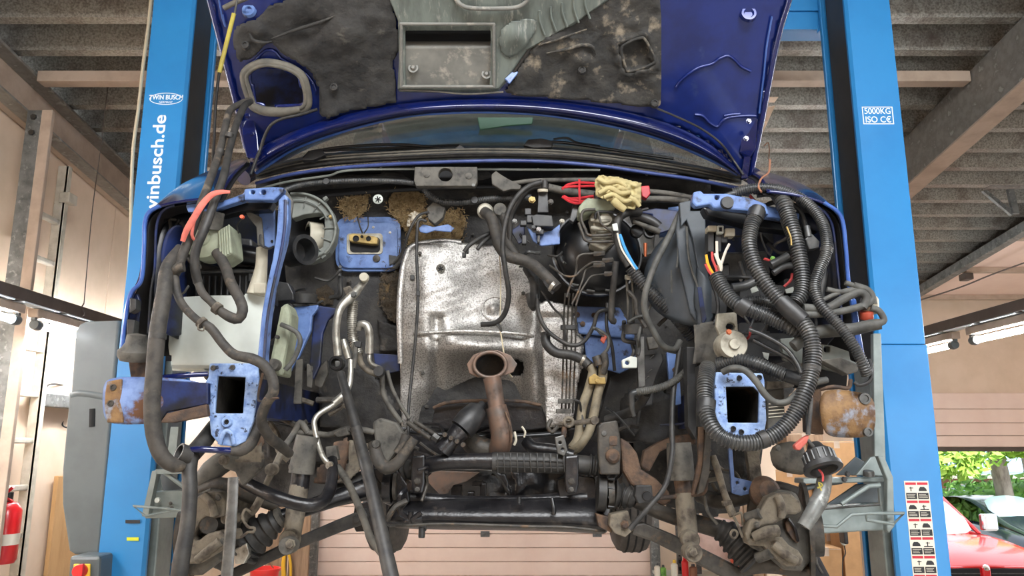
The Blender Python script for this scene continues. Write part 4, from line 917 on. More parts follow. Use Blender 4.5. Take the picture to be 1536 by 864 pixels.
for s in (-1, 1):
    loft('body_side', [[Vector((-.05 + s * x, y, z)) for y in (3.22, 4.2, 5.2, 6.38)] for x, z in ((.80, 3.22), (.90, 3.0), (.92, 2.6), (.88, 2.15))], 'car_blue', car, th=.01, sub=1, world=True)
    loft('side_window', [[Vector((-.05 + s * x, y, z)) for y in (3.5, 4.3, 5.2, 6.0)] for x, z in ((.80, 3.24), (.66, 3.82))], 'glass_dark', car, th=.005, sub=0, world=True)
box('floor_pan', (-.90, 3.4, 2.20), (.80, 6.3, 2.26), 'oily_black', car, .01)
box('dashboard', (-.75, 3.02, 3.0), (.65, 3.35, 3.22), 'interior_grey', car, .05)
box('headliner', (-.66, 3.60, 3.78), (.56, 5.9, 3.83), 'interior_grey', car, .02)
for s in (-1, 1):
    sx = -.05 + s * .37
    box('front_seat', (sx - .24, 4.1, 2.7), (sx + .24, 4.25, 3.5), 'interior_grey', car, .06)
    box('headrest', (sx - .12, 4.1, 3.52), (sx + .12, 4.2, 3.68), 'interior_grey', car, .04)
PL('mirror_card', [(716, 176), (800, 176), (798, 186), (758, 189), (720, 195)], 2.96, .01, 'mirror_green', 'green tinted card behind the windscreen')
sweep('steering_wheel', [Vector((.32 + .19 * math.cos(a * PI / 8), 3.45 + .06 * math.sin(a * PI / 8), 3.12 + .18 * math.sin(a * PI / 8))) for a in range(16)], .016, 'black_plastic', car, closed=True, seg=8)
# wipers
T('wiper_arm', [(455, 237, 2.72), (470, 228, 2.71), (520, 220, 2.71), (600, 217, 2.72), (680, 224, 2.72)], 2.4, 'black_gloss', seg=8)
T('wiper_blade', [(480, 226, 2.73), (560, 223, 2.735), (640, 220, 2.735), (690, 218, 2.735)], 2.2, 'black_gloss', seg=6)
T('wiper_arm', [(790, 216, 2.72), (830, 213, 2.72), (870, 217, 2.73), (940, 228, 2.75), (1010, 238, 2.77)], 2.4, 'black_gloss', seg=8)
T('wiper_arm', [(830, 209, 2.74), (850, 207, 2.74), (866, 214, 2.74), (900, 219, 2.75)], 1.6, 'black_gloss', seg=6)
PL('wiper_pivot', [(785, 218), (792, 209), (812, 207), (830, 211), (828, 221), (800, 222)], 2.70, .03, 'black_plastic')
PL('wiper_pivot', [(452, 240), (462, 226), (482, 222), (488, 232), (470, 240)], 2.70, .03, 'black_plastic')
PL('wiper_pivot', [(682, 222), (690, 216), (700, 224), (690, 227)], 2.70, .03, 'black_plastic')

# ---------------- fenders
def fender(name, prof_f, prof_r, lab):
    rows = []
    for i, t in enumerate((0, .03, .3, .6, 1)):
        rows.append([(a[0] + (b[0] - a[0]) * t, a[1] + (b[1] - a[1]) * t - 10 * math.sin(t * PI) * (1 if k < 6 else 0), 2.10 + (2.78 - 2.10) * t) for k, (a, b) in enumerate(zip(prof_f, prof_r))])
    o = loft(name, rows, 'car_blue', car, lab, th=.008, sub=2)
    cx_ = 740
    loft('fender_shade', [[(x + (5 if x < cx_ else -5), y + (5 if k < 5 else 0), Y + .02) for k, (x, y, Y) in enumerate(r)] for r in rows], 'dark_void', o, th=.003, sub=2)  # dark inner skin added to stand for shade inside the wing
    return o
fl_f = [(330, 298), (300, 299), (268, 303), (240, 309), (224, 318), (217, 335), (216, 375), (212, 420), (196, 441), (188, 480), (182, 540)]
fl_r = [(376, 240), (362, 238), (340, 246), (318, 256), (300, 268), (292, 290), (290, 340), (289, 400), (288, 440), (287, 480), (286, 530)]
fe = fender('fender', fl_f, fl_r, 'dark blue front wing on the left, open at the front')
fr_f = [(1150, 288), (1180, 290), (1208, 296), (1236, 304), (1254, 316), (1264, 332), (1269, 375), (1273, 425), (1280, 455), (1286, 490), (1290, 545)]
fr_r = [(1124, 262), (1136, 256), (1160, 262), (1178, 270), (1192, 282), (1200, 300), (1203, 340), (1205, 400), (1206, 440), (1207, 480), (1208, 530)]
ff = fender('fender', fr_f, fr_r, 'dark blue front wing on the right, open at the front')
T('fender_flange', [(x, y, 2.095) for x, y in fl_f[3:]], 3.2, 'car_blue_edge', par=fe, seg=8)
T('fender_flange', [(x, y, 2.095) for x, y in fr_f[3:]], 3.2, 'car_blue_edge', par=ff, seg=8)
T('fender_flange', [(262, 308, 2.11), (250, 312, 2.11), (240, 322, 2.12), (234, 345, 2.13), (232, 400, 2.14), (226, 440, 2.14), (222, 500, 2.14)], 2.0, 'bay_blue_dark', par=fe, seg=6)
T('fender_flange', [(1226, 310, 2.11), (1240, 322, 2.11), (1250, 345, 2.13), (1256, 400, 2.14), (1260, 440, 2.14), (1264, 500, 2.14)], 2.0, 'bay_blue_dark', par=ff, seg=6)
for pts in ([(194, 446), (204, 448), (204, 464), (194, 470)], [(190, 478), (202, 480), (200, 502), (190, 506)]):
    PL('fender_clip', pts, 2.08, .03, 'black_plastic', par=fe)
# inner wings: dark sheet closing the bay at both sides
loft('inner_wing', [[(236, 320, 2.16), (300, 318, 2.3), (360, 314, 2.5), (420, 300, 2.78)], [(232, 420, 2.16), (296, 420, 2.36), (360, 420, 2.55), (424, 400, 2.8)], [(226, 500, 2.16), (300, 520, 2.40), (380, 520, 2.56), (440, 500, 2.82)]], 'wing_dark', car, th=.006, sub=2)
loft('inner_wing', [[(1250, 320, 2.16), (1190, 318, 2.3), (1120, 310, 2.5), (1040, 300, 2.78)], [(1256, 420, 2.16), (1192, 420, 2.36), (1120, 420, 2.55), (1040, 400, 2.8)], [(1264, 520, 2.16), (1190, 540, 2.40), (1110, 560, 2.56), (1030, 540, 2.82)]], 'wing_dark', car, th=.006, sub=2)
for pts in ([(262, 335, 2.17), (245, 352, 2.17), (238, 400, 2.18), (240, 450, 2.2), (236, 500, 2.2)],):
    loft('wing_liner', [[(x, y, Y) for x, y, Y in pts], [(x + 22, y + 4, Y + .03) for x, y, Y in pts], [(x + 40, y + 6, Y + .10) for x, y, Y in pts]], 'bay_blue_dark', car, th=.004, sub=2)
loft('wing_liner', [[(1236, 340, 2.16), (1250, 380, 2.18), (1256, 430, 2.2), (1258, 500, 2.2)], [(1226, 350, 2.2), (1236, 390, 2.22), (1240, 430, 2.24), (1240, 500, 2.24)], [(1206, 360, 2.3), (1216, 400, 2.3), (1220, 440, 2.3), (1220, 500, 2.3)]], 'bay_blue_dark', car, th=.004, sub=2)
# wheel-arch liners behind the frame rails
SH('arch_liner', [(296, 500), (420, 520), (520, 600), (520, 700), (440, 690), (388, 680), (370, 640), (300, 560)], lambda x, y: 2.88 + .03 * fn(x, y, .03), .006, 'firewall_mat', cell=8)
SH('arch_liner', [(1000, 560), (1080, 540), (1200, 520), (1210, 560), (1150, 640), (1140, 700), (1096, 712), (1000, 690)], lambda x, y: 2.88 + .03 * fn(x, y, .03), .006, 'firewall_mat', cell=8)

# ---------------- bulkhead
def FY(x, y):
    d = 2.94 + .02 * fn(x, y, .012, 3) + .006 * fn(x, y, .05, 4)
    if y < 330: d -= .10 * ((330 - y) / 60) ** 2 if y > 270 else .10
    return d
SH('bulkhead', [(420, 262), (700, 252), (1060, 262), (1090, 330), (1080, 560), (1040, 640), (900, 668), (620, 664), (470, 668), (400, 640), (400, 420)], FY, .01, 'firewall_mat', 'dark padded bulkhead', cell=9)
# silver heat shield over the tunnel
def SY(x, y):
    d = 2.86
    u = (x - 715) / 110
    d -= .10 * math.exp(-((x - 640) / 60.) ** 2 - ((y - 440) / 120.) ** 2)      # left shoulder
    d -= .11 * math.exp(-((x - 730) / 64.) ** 2 - ((y - 518) / 24.) ** 2)       # shelf above the exhaust
    d += .26 * max(0, (y - 525) / 115) * math.exp(-u * u * 1.6)                        # falls back under the tunnel
    d += .03 * math.exp(-((x - 655) / 9.) ** 2) * (1 if 470 < y < 600 else 0)
    d -= .05 * math.exp(-((x - 800) / 14.) ** 2) * min(1, max(0, (y - 420) / 60))
    d += .010 * fn(x, y, .03, 7) + .0016 * fn(x, y, .16, 8) + .0012 * math.sin((x * .35 + y) * .5 + 3 * fn(x, y, .03, 2)) * (1 if 390 < y < 470 else .2)
    d -= mound(x, y, 740, 463, 10, .02)
    return d
shield = [(601, 640), (600, 545), (599, 470), (602, 420), (606, 392), (614, 374), (628, 365), (660, 361), (692, 363), (745, 369), (770, 385), (792, 408), (806, 440), (812, 456), (850, 458), (864, 460), (864, 476), (872, 500), (876, 508), (876, 550), (866, 570), (858, 640), (800, 644), (700, 648), (640, 646)]
hsld = SH('heat_shield', shield, SY, .003, 'heat_shield', 'crumpled silver heat shield over the tunnel', cell=3.5, holes=[ring_px(773, 552, 13, 12)])
T('shield_hem', [(601, 545, 2.79), (599, 470, 2.77), (602, 420, 2.78), (608, 388, 2.80), (620, 369, 2.82), (660, 362, 2.84), (692, 364, 2.85)], 4.5, 'heat_shield', par=hsld, seg=8)
T('hole_rim', [(x, y, 2.80) for x, y in ring_px(742, 463, 19, 18, 14)], 1.8, 'heat_shield', par=hsld, closed=True, seg=8)
T('shield_lip', [(622, 500, 2.80), (630, 500, 2.77), (700, 497, 2.76), (790, 502, 2.78), (800, 512, 2.82)], 3, 'heat_shield', par=hsld, seg=8)
DI('star_washer', 661, 403, SY(661, 403) - .004, 7, .004, 'seal_rubber', par=hsld)
DI('star_washer', 567, 299, 2.80, 7.5, .004, 'white_plastic', label='white star washer')
for cx, cy, Y, m in ((661, 403, SY(661, 403) - .009, 'dark_void'), (567, 299, 2.795, 'dark_void')):
    for a in range(3):
        dx_, dy_ = 4.6 * math.cos(a * PI / 3 + .3), 4.6 * math.sin(a * PI / 3 + .3)
        T('star_arm', [(cx - dx_, cy - dy_, Y), (cx, cy, Y), (cx + dx_, cy + dy_, Y)], .9, m, seg=5, straight=True)
# shield step on the right with the clipped brake lines
SH('shield_wing', [(806, 456), (820, 450), (862, 460), (864, 500), (876, 508), (870, 560), (858, 640), (820, 640), (815, 560), (812, 500)], lambda x, y: 2.80 + .004 * fn(x, y, .1) + (.02 if 470 < y < 480 else 0), .003, 'heat_shield', cell=4)
# fibre insulation showing through
for k, poly in enumerate(([(508, 302), (520, 296), (535, 293), (552, 294), (553, 305), (550, 316), (540, 326), (524, 328), (516, 318), (510, 314)],
             [(584, 300), (590, 288), (612, 286), (634, 290), (640, 306), (636, 330), (622, 344), (608, 346), (596, 330), (583, 314)],
             [(612, 344), (628, 332), (654, 322), (690, 312), (698, 330), (694, 356), (668, 362), (636, 360), (614, 366), (608, 356)])):
    SH('fibre_padding', poly, lambda x, y: FY(x, y) - .03 + .012 * fn(x, y, .16, 5) - .01 * fn(x, y, .4, 6), .006, 'fibre', 'tan fibre padding', cell=2.5)
SH('fibre_padding', [(588, 366), (606, 362), (604, 400), (598, 440), (596, 486), (582, 480), (570, 456), (568, 430), (576, 398)], lambda x, y: FY(x, y) - .02 + .012 * fn(x, y, .14, 5), .006, 'fibre_dark', 'dark brown fibre padding', cell=3)
SH('fibre_padding', [(474, 434), (490, 426), (502, 436), (500, 456), (484, 458), (474, 448)], lambda x, y: FY(x, y) - .02 + .012 * fn(x, y, .14, 5), .006, 'fibre_dark', cell=3)
SH('fibre_padding', [(566, 480), (598, 490), (600, 528), (570, 526)], lambda x, y: FY(x, y) - .02 + .012 * fn(x, y, .14, 5), .006, 'firewall_mat', cell=4)
SH('torn_film', [(612, 322), (622, 316), (634, 322), (630, 330), (618, 340), (610, 340)], lambda x, y: FY(x, y) - .045 + .01 * fn(x, y, .2), .003, 'decal_cream', cell=2.5)
# blue blanking plate with the expansion valve
ep = PL('cover_plate', rrect(503, 325, 601, 407, 18), FY(550, 360) - .03, .02, 'bay_blue', 'blue heater cover plate', bev=.004)
PL('raised_panel', rrect(508, 333, 596, 402, 14), FY(550, 360) - .042, .012, 'bay_blue', par=ep, bev=.006)
PL('valve_recess', rrect(520, 350, 574, 381, 5), FY(550, 360) - .046, .004, 'cast_alu', par=ep, bev=.002)
PL('valve_opening', rrect(525, 356, 570, 378, 5), FY(550, 360) - .049, .004, 'dark_void', par=ep, bev=0)
PL('valve_block', [(523, 352), (530, 350), (561, 354), (567, 357), (566, 366), (556, 366), (526, 362), (523, 360)], FY(550, 360) - .075, .03, 'gold_zinc', par=ep)
for x, y, r in ((534, 358, 4.8), (553, 358, 3.8), (543, 355, 2.2)):
    DI('valve_port', x, y, FY(550, 360) - .0755, r, .002, 'dark_void', par=ep, prof=[(0, 0), (0, 1), (.003, 1), (.003, .78), (.0005, .7), (.0005, 0)])
DI('screw', 565, 388, FY(550, 360) - .042, 5.5, .006, 'dirty_steel', par=ep)
for x, y in ((560, 341), (585, 349)): BO(x, y, FY(550, 360) - .042, 1.6, 'alu', ep)
T('valve_wire', [(536, 325, 2.84), (540, 340, 2.82), (544, 350, 2.83)], 1.3, 'black_rubber', seg=6)
T('valve_wire', [(552, 326, 2.84), (552, 340, 2.82), (546, 350, 2.83)], 1.0, 'black_rubber', seg=6)
PL('seal_tab', [(583, 382), (600, 385), (588, 396), (584, 398)], FY(550, 360) - .05, .005, 'black_rubber')
SH('seal_tear', [(590, 390), (604, 376), (606, 394), (594, 404), (584, 402)], lambda x, y: FY(x, y) - .05, .004, 'firewall_mat', cell=4)
# blower housing
bl_ = PL('blower_housing', [(436, 292), (452, 289), (470, 293), (488, 302), (499, 318), (505, 340), (502, 362), (494, 378), (482, 388), (466, 393), (448, 394), (450, 382), (472, 378), (484, 370), (487, 340), (486, 322), (478, 319), (455, 322), (438, 328), (436, 310)], 2.70, .05, 'interior_grey', 'grey plastic blower housing', bev=.004)
for a in range(7):
    t_ = -1.75 + a * .42; c_, s_ = math.cos(t_), math.sin(t_)
    T('rib', [(446 + 38 * c_, 345 + 34 * s_, 2.695), (446 + 56 * c_, 345 + 52 * s_, 2.695)], 1.0, 'interior_grey', par=bl_, seg=6, straight=True)
T('outer_rim', [(446 + 57 * math.cos(t_), 343 + 53 * math.sin(t_), 2.69) for t_ in [-1.75 + .2 * i for i in range(17)]], 2.2, 'interior_grey', par=bl_, seg=8)
T('inner_rim', [(446 + 47 * math.cos(t_), 343 + 43 * math.sin(t_), 2.69) for t_ in [-1.75 + .2 * i for i in range(8)]], 1.2, 'interior_grey', par=bl_, seg=8)
for x, y in ((496, 325), (477, 382)): BO(x, y, 2.69, 2.2, 'gold_zinc', bl_)
for x, y in ((487, 298), (484, 385)): PL('latch', [(x - 4, y - 1), (x + 2, y - 5), (x + 5, y - 1), (x - 1, y + 4)], 2.685, .02, 'interior_grey', par=bl_)
PL('blower_cavity', [(436, 326), (486, 320), (488, 370), (470, 380), (436, 384)], 2.80, .005, 'dark_void', par=bl_, bev=0)
lathe('fan_wheel', [(0, 20 * K(355, 2.76)), (0, 24 * K(355, 2.76)), (.05, 24 * K(355, 2.76)), (.05, 20 * K(355, 2.76))], P(481, 358, 2.79), (-1, -.5, 0), 'cream_plastic', bl_)
for i in range(9):
    T('fan_blade', [(470 + i * 2, 338 + i, 2.775), (471 + i * 2, 356 + i, 2.765), (472 + i * 2, 372, 2.775)], .7, 'black_plastic', par=bl_, seg=5)
lathe('duct_flange', [(0, 19 * K(380, 2.6)), (0, 21 * K(380, 2.6)), (.07, 21 * K(380, 2.6)), (.075, 23 * K(380, 2.6)), (.085, 23 * K(380, 2.6)), (.085, 17 * K(380, 2.6)), (.03, 16 * K(380, 2.6)), (.03, 0)], P(436, 380, 2.60), (.75, -.6, 0), 'black_plastic', car)
T('blower_strut', [(452, 390, 2.68), (470, 386, 2.68), (486, 378, 2.68)], 3, 'interior_grey', seg=8)
# ---------------- cowl bracket, looms and linkage along the top of the bulkhead
lb = PL('latch_bracket', [(622, 250), (716, 250), (716, 272), (713, 279), (624, 279), (621, 272)], 2.60, .03, 'dust_grey', 'grey steel bracket with a round hole', holes=[ring_px(668, 262, 10.5, 10)])
PL('bracket_back', R4(650, 250, 690, 276), 2.66, .005, 'dark_void', par=lb, bev=0)
for x, y in ((640, 262), (703, 264)): DI('dent', x, y, 2.60, 5, .003, 'dust_grey', par=lb)
BO(710, 278, 2.6, 2, 'steel', lb)
for x, y in ((571, 253), (620, 252), (807, 254), (970, 262)): BO(x, y, 2.78, 1.6, 'alu')
T('wire_loom', [(424, 286, 2.62), (450, 278, 2.66), (490, 273, 2.68), (540, 271, 2.68), (590, 272, 2.68), (622, 275, 2.66)], 4.2, 'loom_black', 'ribbed loom under the cowl on the left', ribs=2.6)
T('wire_loom', [(636, 283, 2.68), (648, 296, 2.69), (668, 303, 2.69), (700, 303, 2.69), (730, 299, 2.69), (765, 297, 2.69), (797, 296, 2.69)], 5, 'loom_black', 'ribbed loom across the bulkhead', ribs=2.8)
DI('loom_clip', 490, 273, 2.67, 5, .01, 'black_plastic'); DI('loom_clip', 712, 301, 2.68, 5.5, .01, 'black_plastic')
T('wiper_linkage', [(742, 263, 2.66), (752, 272, 2.65), (766, 275, 2.65), (800, 271, 2.66), (850, 270, 2.67), (895, 270, 2.68)], 3.6, 'dust_grey', seg=8)
PL('linkage_plate', [(737, 262), (744, 256), (752, 262), (766, 270), (782, 278), (780, 284), (766, 284), (755, 287), (738, 276)], 2.64, .02, 'dust_grey')
T('wiper_motor_tube', [(822, 281, 2.63), (850, 287, 2.64), (892, 292, 2.66)], 6, 'dust_grey', seg=12)
T('steel_pipe', [(963, 287, 2.66), (1000, 290, 2.66), (1038, 297, 2.62)], 4.2, 'dust_grey'); T('steel_pipe', [(963, 299, 2.64), (1000, 299, 2.64), (1034, 303, 2.6)], 5, 'dust_grey')
# dark blocks behind
# red cable ties
for pts in ([(843, 284), (852, 277), (868, 274), (892, 275)], [(843, 282), (856, 280), (892, 279)], [(843, 295), (856, 303), (870, 305), (892, 298)], [(843, 296), (860, 298), (892, 294)], [(845, 294), (862, 301), (892, 301)], [(869, 269), (869, 285), (870, 306)]):
    T('red_tie', [(x, y, 2.56 if len(pts) != 3 or pts[0][0] != 869 else 2.555) for x, y in pts], 1.9, 'red_plastic', seg=6)
PL('red_cap', [(961, 279), (974, 278), (976, 290), (970, 298), (963, 294)], 2.56, .03, 'red_plastic')
# bulkhead valve with solenoid
PL('valve_body', [(808, 280), (821, 280), (823, 319), (806, 319)], 2.60, .05, 'black_plastic', 'black solenoid valve')
T('valve_top', [(817, 272, 2.6), (817, 283, 2.6)], 5, 'black_rubber'); DI('valve_band', 814, 288, 2.595, 8, .01, 'cream_plastic', axis=(0, -.2, 1))
PL('valve_block', [(797, 324), (804, 321), (828, 323), (831, 340), (800, 339)], 2.58, .06, 'black_plastic')
PL('blue_bracket', [(789, 338), (800, 362), (812, 369), (840, 366), (840, 336), (828, 345), (812, 350), (800, 348)], 2.62, .01, 'bay_blue', 'blue sheet bracket')
PL('blue_bracket', [(766, 346), (786, 332), (788, 360), (778, 366)], 2.66, .01, 'bay_blue_dark')
for x, y, r, m in ((798, 300, 5.5, 'gold_zinc'), (826, 303, 4.5, 'dirty_steel'), (843, 332, 4, 'cast_alu'), (808, 344, 4, 'chrome'), (800, 341, 3.5, 'black_plastic'), (772, 332, 4, 'steel')): BO(x, y, 2.575, r * .75, m)
for x0, y0, x1, y1 in ((787, 312, 797, 322), (790, 322, 800, 334), (804, 344, 816, 351), (783, 352, 790, 366), (806, 352, 810, 364), (780, 330, 790, 338)):
    PL('connector', R4(x0, y0, x1, y1), 2.59, .025, 'black_plastic')
PL('connector', [(859, 306), (866, 306), (868, 322), (860, 334), (854, 330), (857, 318)], 2.58, .03, 'loom_black')
T('vacuum_hose', [(812, 273, 2.58), (796, 278, 2.57), (782, 288, 2.56), (768, 306, 2.56), (758, 334, 2.56), (754, 370, 2.56), (758, 405, 2.57), (763, 440, 2.6), (758, 468, 2.64), (744, 484, 2.66), (722, 487, 2.68)], 4, 'black_rubber', 'thin black hose hanging down over the heat shield')
T('vacuum_hose', [(812, 280, 2.6), (798, 282, 2.6), (786, 292, 2.6), (774, 310, 2.62), (766, 330, 2.64), (764, 372, 2.66)], 4, 'black_rubber')
T('coolant_hose', [(726, 318, 2.68), (736, 326, 2.66), (743, 346, 2.65), (748, 366, 2.64), (762, 384, 2.63), (790, 392, 2.62), (810, 406, 2.6), (836, 432, 2.58)], 8.8, 'dusty_hose', 'grey coolant hose across the bulkhead', seg=14)
T('coolant_hose', [(752, 318, 2.70), (760, 340, 2.68), (762, 365, 2.66), (776, 385, 2.65)], 7, 'dusty_hose', seg=12)
T('hose_clamp', [(828, 428, 2.585), (832, 431, 2.583)], 10, 'alu', straight=True, seg=14)
DI('hose_stub', 728, 318, 2.69, 12, .02, 'cast_alu', prof=[(0, 0), (0, 1), (.015, 1), (.02, .8), (.02, 0)])
DI('hose_stub', 750, 316, 2.70, 10, .02, 'dust_grey')
T('cut_hose', [(735, 350, 2.68), (718, 358, 2.66), (704, 368, 2.64), (696, 378, 2.64)], 3.4, 'black_rubber'); T('cut_hose', [(737, 354, 2.68), (724, 364, 2.66), (716, 374, 2.65)], 3, 'black_rubber')
T('small_hose', [(794, 440, 2.7), (800, 460, 2.7), (802, 440, 2.68), (800, 420, 2.68), (790, 402, 2.7)], 7, 'black_rubber')
T('plastic_stub', [(800, 416, 2.68), (803, 432, 2.68), (805, 448, 2.68)], [8, 7, 5], 'loom_black', hollow=.7)
T('clip_arm', [(812, 410, 2.6), (818, 424, 2.58), (830, 440, 2.58)], 2.6, 'black_plastic', seg=6)
# connector and wire on the left of the shield
PL('connector', [(640, 312), (650, 302), (668, 312), (664, 326), (652, 336), (642, 328)], 2.70, .04, 'dust_grey', 'grey plug on the bulkhead')
T('wire', [(644, 318, 2.70), (630, 322, 2.70), (620, 334, 2.70), (612, 352, 2.71), (606, 370, 2.73), (600, 385, 2.76), (590, 396, 2.8)], 2.2, 'black_rubber', seg=8)
T('wire', [(640, 332, 2.70), (630, 330, 2.70), (626, 340, 2.70), (625, 383, 2.70), (627, 441, 2.68), (624, 500, 2.68), (618, 560, 2.68), (613, 610, 2.66), (612, 654, 2.64)], 2.4, 'black_rubber', 'thin dark cable hanging down beside the heat shield', seg=8)
PL('blue_tab', [(628, 342), (634, 336), (650, 340), (672, 336), (682, 342), (676, 348), (652, 346), (640, 350), (630, 348)], 2.72, .006, 'bay_blue')
for x, y in ((618, 416), (627, 440), (700, 376), (696, 382)): PL('connector', R4(x - 3, y - 4, x + 3, y + 4), 2.67, .015, 'black_plastic')
T('cord', [(748, 486, 2.66), (752, 505, 2.66), (756, 530, 2.66), (762, 556, 2.66), (768, 566, 2.68)], 1.2, 'rag_cord', seg=6)
T('cord', [(749, 380, 2.74), (751, 420, 2.73), (750, 486, 2.7)], .9, 'rag_cord', seg=5)
for dx_ in (0, 3): T('tie_knot', [(742 + dx_, 482, 2.66), (748 + dx_, 490, 2.655), (752, 498, 2.66)], 1.4, 'black_rubber', seg=5)

# ---------------- brake booster, master cylinder and lines
bc = P(893, 385, 2.74); k_ = K(385, 2.7)
boost = lathe('brake_booster', [(0, 0), (0, 60 * k_), (.02, 66 * k_), (.05, 66 * k_), (.055, 62 * k_), (.07, 60 * k_), (.10, 50 * k_), (.125, 34 * k_), (.135, 14 * k_), (.135, 0)], bc, (0, -1, .08), 'black_gloss', car, 'round glossy black brake booster', seg=48)
lathe('booster_rim', [(.045, 67 * k_), (.055, 67.5 * k_), (.055, 65 * k_), (.045, 65 * k_)], bc, (0, -1, .08), 'black_plastic', boost, seg=48)
MCY = 2.52
mc = PL('master_cylinder', [(886, 322), (890, 314), (918, 316), (924, 326), (922, 346), (916, 356), (921, 364), (907, 376), (884, 366), (892, 352), (889, 340)], MCY + .02, .10, 'cast_alu', 'cast aluminium brake master cylinder', bev=.008)
for y_ in (330, 342, 354): T('cylinder_ridge', [(887, y_, MCY + .015), (905, y_ + 2, MCY), (922, y_, MCY + .015)], 3.4, 'cast_alu', par=mc, seg=8)
PL('flange', [(880, 360), (922, 356), (925, 362), (910, 378), (900, 378)], MCY + .06, .02, 'dirty_steel', par=mc)
SHy = MCY
rs = PL('fluid_reservoir', [(876, 300), (882, 296), (918, 299), (924, 304), (923, 314), (908, 320), (890, 316), (875, 322), (868, 320), (868, 310)], MCY - .01, .10, 'pump_green', 'pale brake fluid reservoir', bev=.010)
lathe('reservoir_cap', [(0, 0), (0, .022), (.02, .022), (.024, .018), (.024, 0)], P(900, 298, MCY + .04), (0, -.3, 1), 'black_plastic', rs)
DI('cylinder_face', 908, 330, MCY + .012, 10, .012, 'cast_alu', par=mc)
T('reservoir_bracket', [(893, 328, 2.515), (897, 318, 2.51), (930, 319, 2.51), (955, 317, 2.52), (972, 313, 2.53)], 2.2, 'black_plastic', seg=8)
# pipes
for pts, r in (([(893, 314), (876, 316), (872, 328), (878, 344), (885, 353), (918, 352)], 2.4), ([(868, 334), (874, 350), (882, 362), (922, 362)], 2.4), ([(897, 318), (902, 335), (916, 346), (923, 352)], 1.8), ([(892, 380), (872, 382), (865, 390), (864, 408), (856, 426), (850, 446)], 1.8),
               ([(906, 393), (888, 394), (872, 405), (862, 414), (848, 414), (838, 408), (824, 398)], 1.8), ([(898, 398), (880, 403), (874, 420), (866, 440), (858, 456)], 1.6), ([(908, 411), (888, 414), (878, 426), (870, 440), (864, 458)], 1.6)):
    T('brake_pipe', [(x, y, 2.50 + (.02 if y > 400 else 0)) for x, y in pts], r, 'dirty_steel', seg=8)
for (x, y) in ((898, 381), (911, 391), (898, 398), (914, 411)): T('pipe_union', [(x - 7, y, 2.495), (x, y, 2.49), (x + 8, y - 1, 2.495)], 4, 'dirty_steel', seg=6, straight=True)
for x, y in ((862, 427), (886, 436), (914, 436)): T('booster_clip', [(x - 6, y - 1, 2.66), (x + 6, y + 1, 2.66)], 1.6, 'steel', seg=6)
# line bundle running down over the shield
for i, (xa, xb, xc) in enumerate(((846, 845, 842), (852, 850, 848), (858, 857, 853), (864, 863, 859))):
    T('brake_pipe', [(xa + 2, 440, 2.66), (xa, 470, 2.70), (xb, 520, 2.72), (xc + 2, 570, 2.73), (xc, 620, 2.73)], 1.5, 'dirty_steel', seg=6)
for x, y in ((852, 491), (848, 602), (845, 617)): PL('pipe_clip', R4(x - 11, y - 4, x + 12, y + 3), 2.70, .02, 'black_plastic' if y < 500 else 'dust_grey')
T('thin_hose', [(806, 448, 2.66), (808, 470, 2.66), (818, 492, 2.66), (836, 508, 2.66), (858, 518, 2.66), (876, 512, 2.66), (890, 490, 2.65), (896, 470, 2.64), (908, 465, 2.64), (922, 467, 2.66)], 3.2, 'black_rubber', 'thin hose looped before the right of the shield')
T('thin_hose', [(812, 436, 2.64), (830, 462, 2.64), (845, 480, 2.66), (848, 520, 2.68)], 1.8, 'black_rubber', seg=6)
T('coolant_hose', [(818, 500, 2.70), (820, 516, 2.69), (834, 529, 2.68), (858, 533, 2.67), (874, 540, 2.66), (884, 549, 2.65)], 7.4, 'black_rubber', 'curved black hose beside the tunnel', seg=14)
T('hose_clamp', [(872, 539, 2.66), (876, 541, 2.66)], 8.6, 'alu', straight=True, seg=12)
T('heater_pipe', [(882, 547, 2.66), (889, 556, 2.66), (884, 580, 2.66), (874, 610, 2.66), (870, 640, 2.66), (866, 660, 2.66), (858, 672, 2.66)], 7, 'pipe_tan', 'tan heater pipe', seg=12)
T('heater_pipe', [(904, 546, 2.65), (904, 566, 2.65), (897, 590, 2.65), (890, 625, 2.65), (882, 650, 2.65), (866, 672, 2.65), (856, 676, 2.66)], 7, 'pipe_tan', 'tan heater pipe', seg=12)
T('pipe_joint', [(894, 534, 2.64), (899, 548, 2.64)], [6.5, 8], 'dirty_steel', hollow=.7); T('pipe_elbow', [(906, 530, 2.63), (908, 545, 2.63), (904, 560, 2.64)], 5.5, 'dusty_hose')
gb = PL('pipe_clamp', [(883, 566), (892, 560), (900, 566), (908, 566), (909, 576), (884, 576)], 2.62, .03, 'gold_zinc', 'gold passivated pipe clamp'); BO(896, 572, 2.62, 3, 'gold_zinc', gb)
T('wire', [(890, 492, 2.63), (900, 496, 2.62), (912, 506, 2.62), (912, 522, 2.62), (902, 534, 2.63)], 2.6, 'grey_hose', seg=8)
T('wire', [(911, 455, 2.66), (910, 490, 2.65), (918, 520, 2.66), (922, 556, 2.68)], 2.6, 'black_rubber', seg=8)
PL('red_plug', [(900, 510), (905, 501), (911, 505), (906, 516)], 2.61, .012, 'copper_red'); T('plug_wire', [(893, 492, 2.62), (900, 500, 2.615), (906, 505, 2.61)], 1.6, 'black_rubber', seg=6)
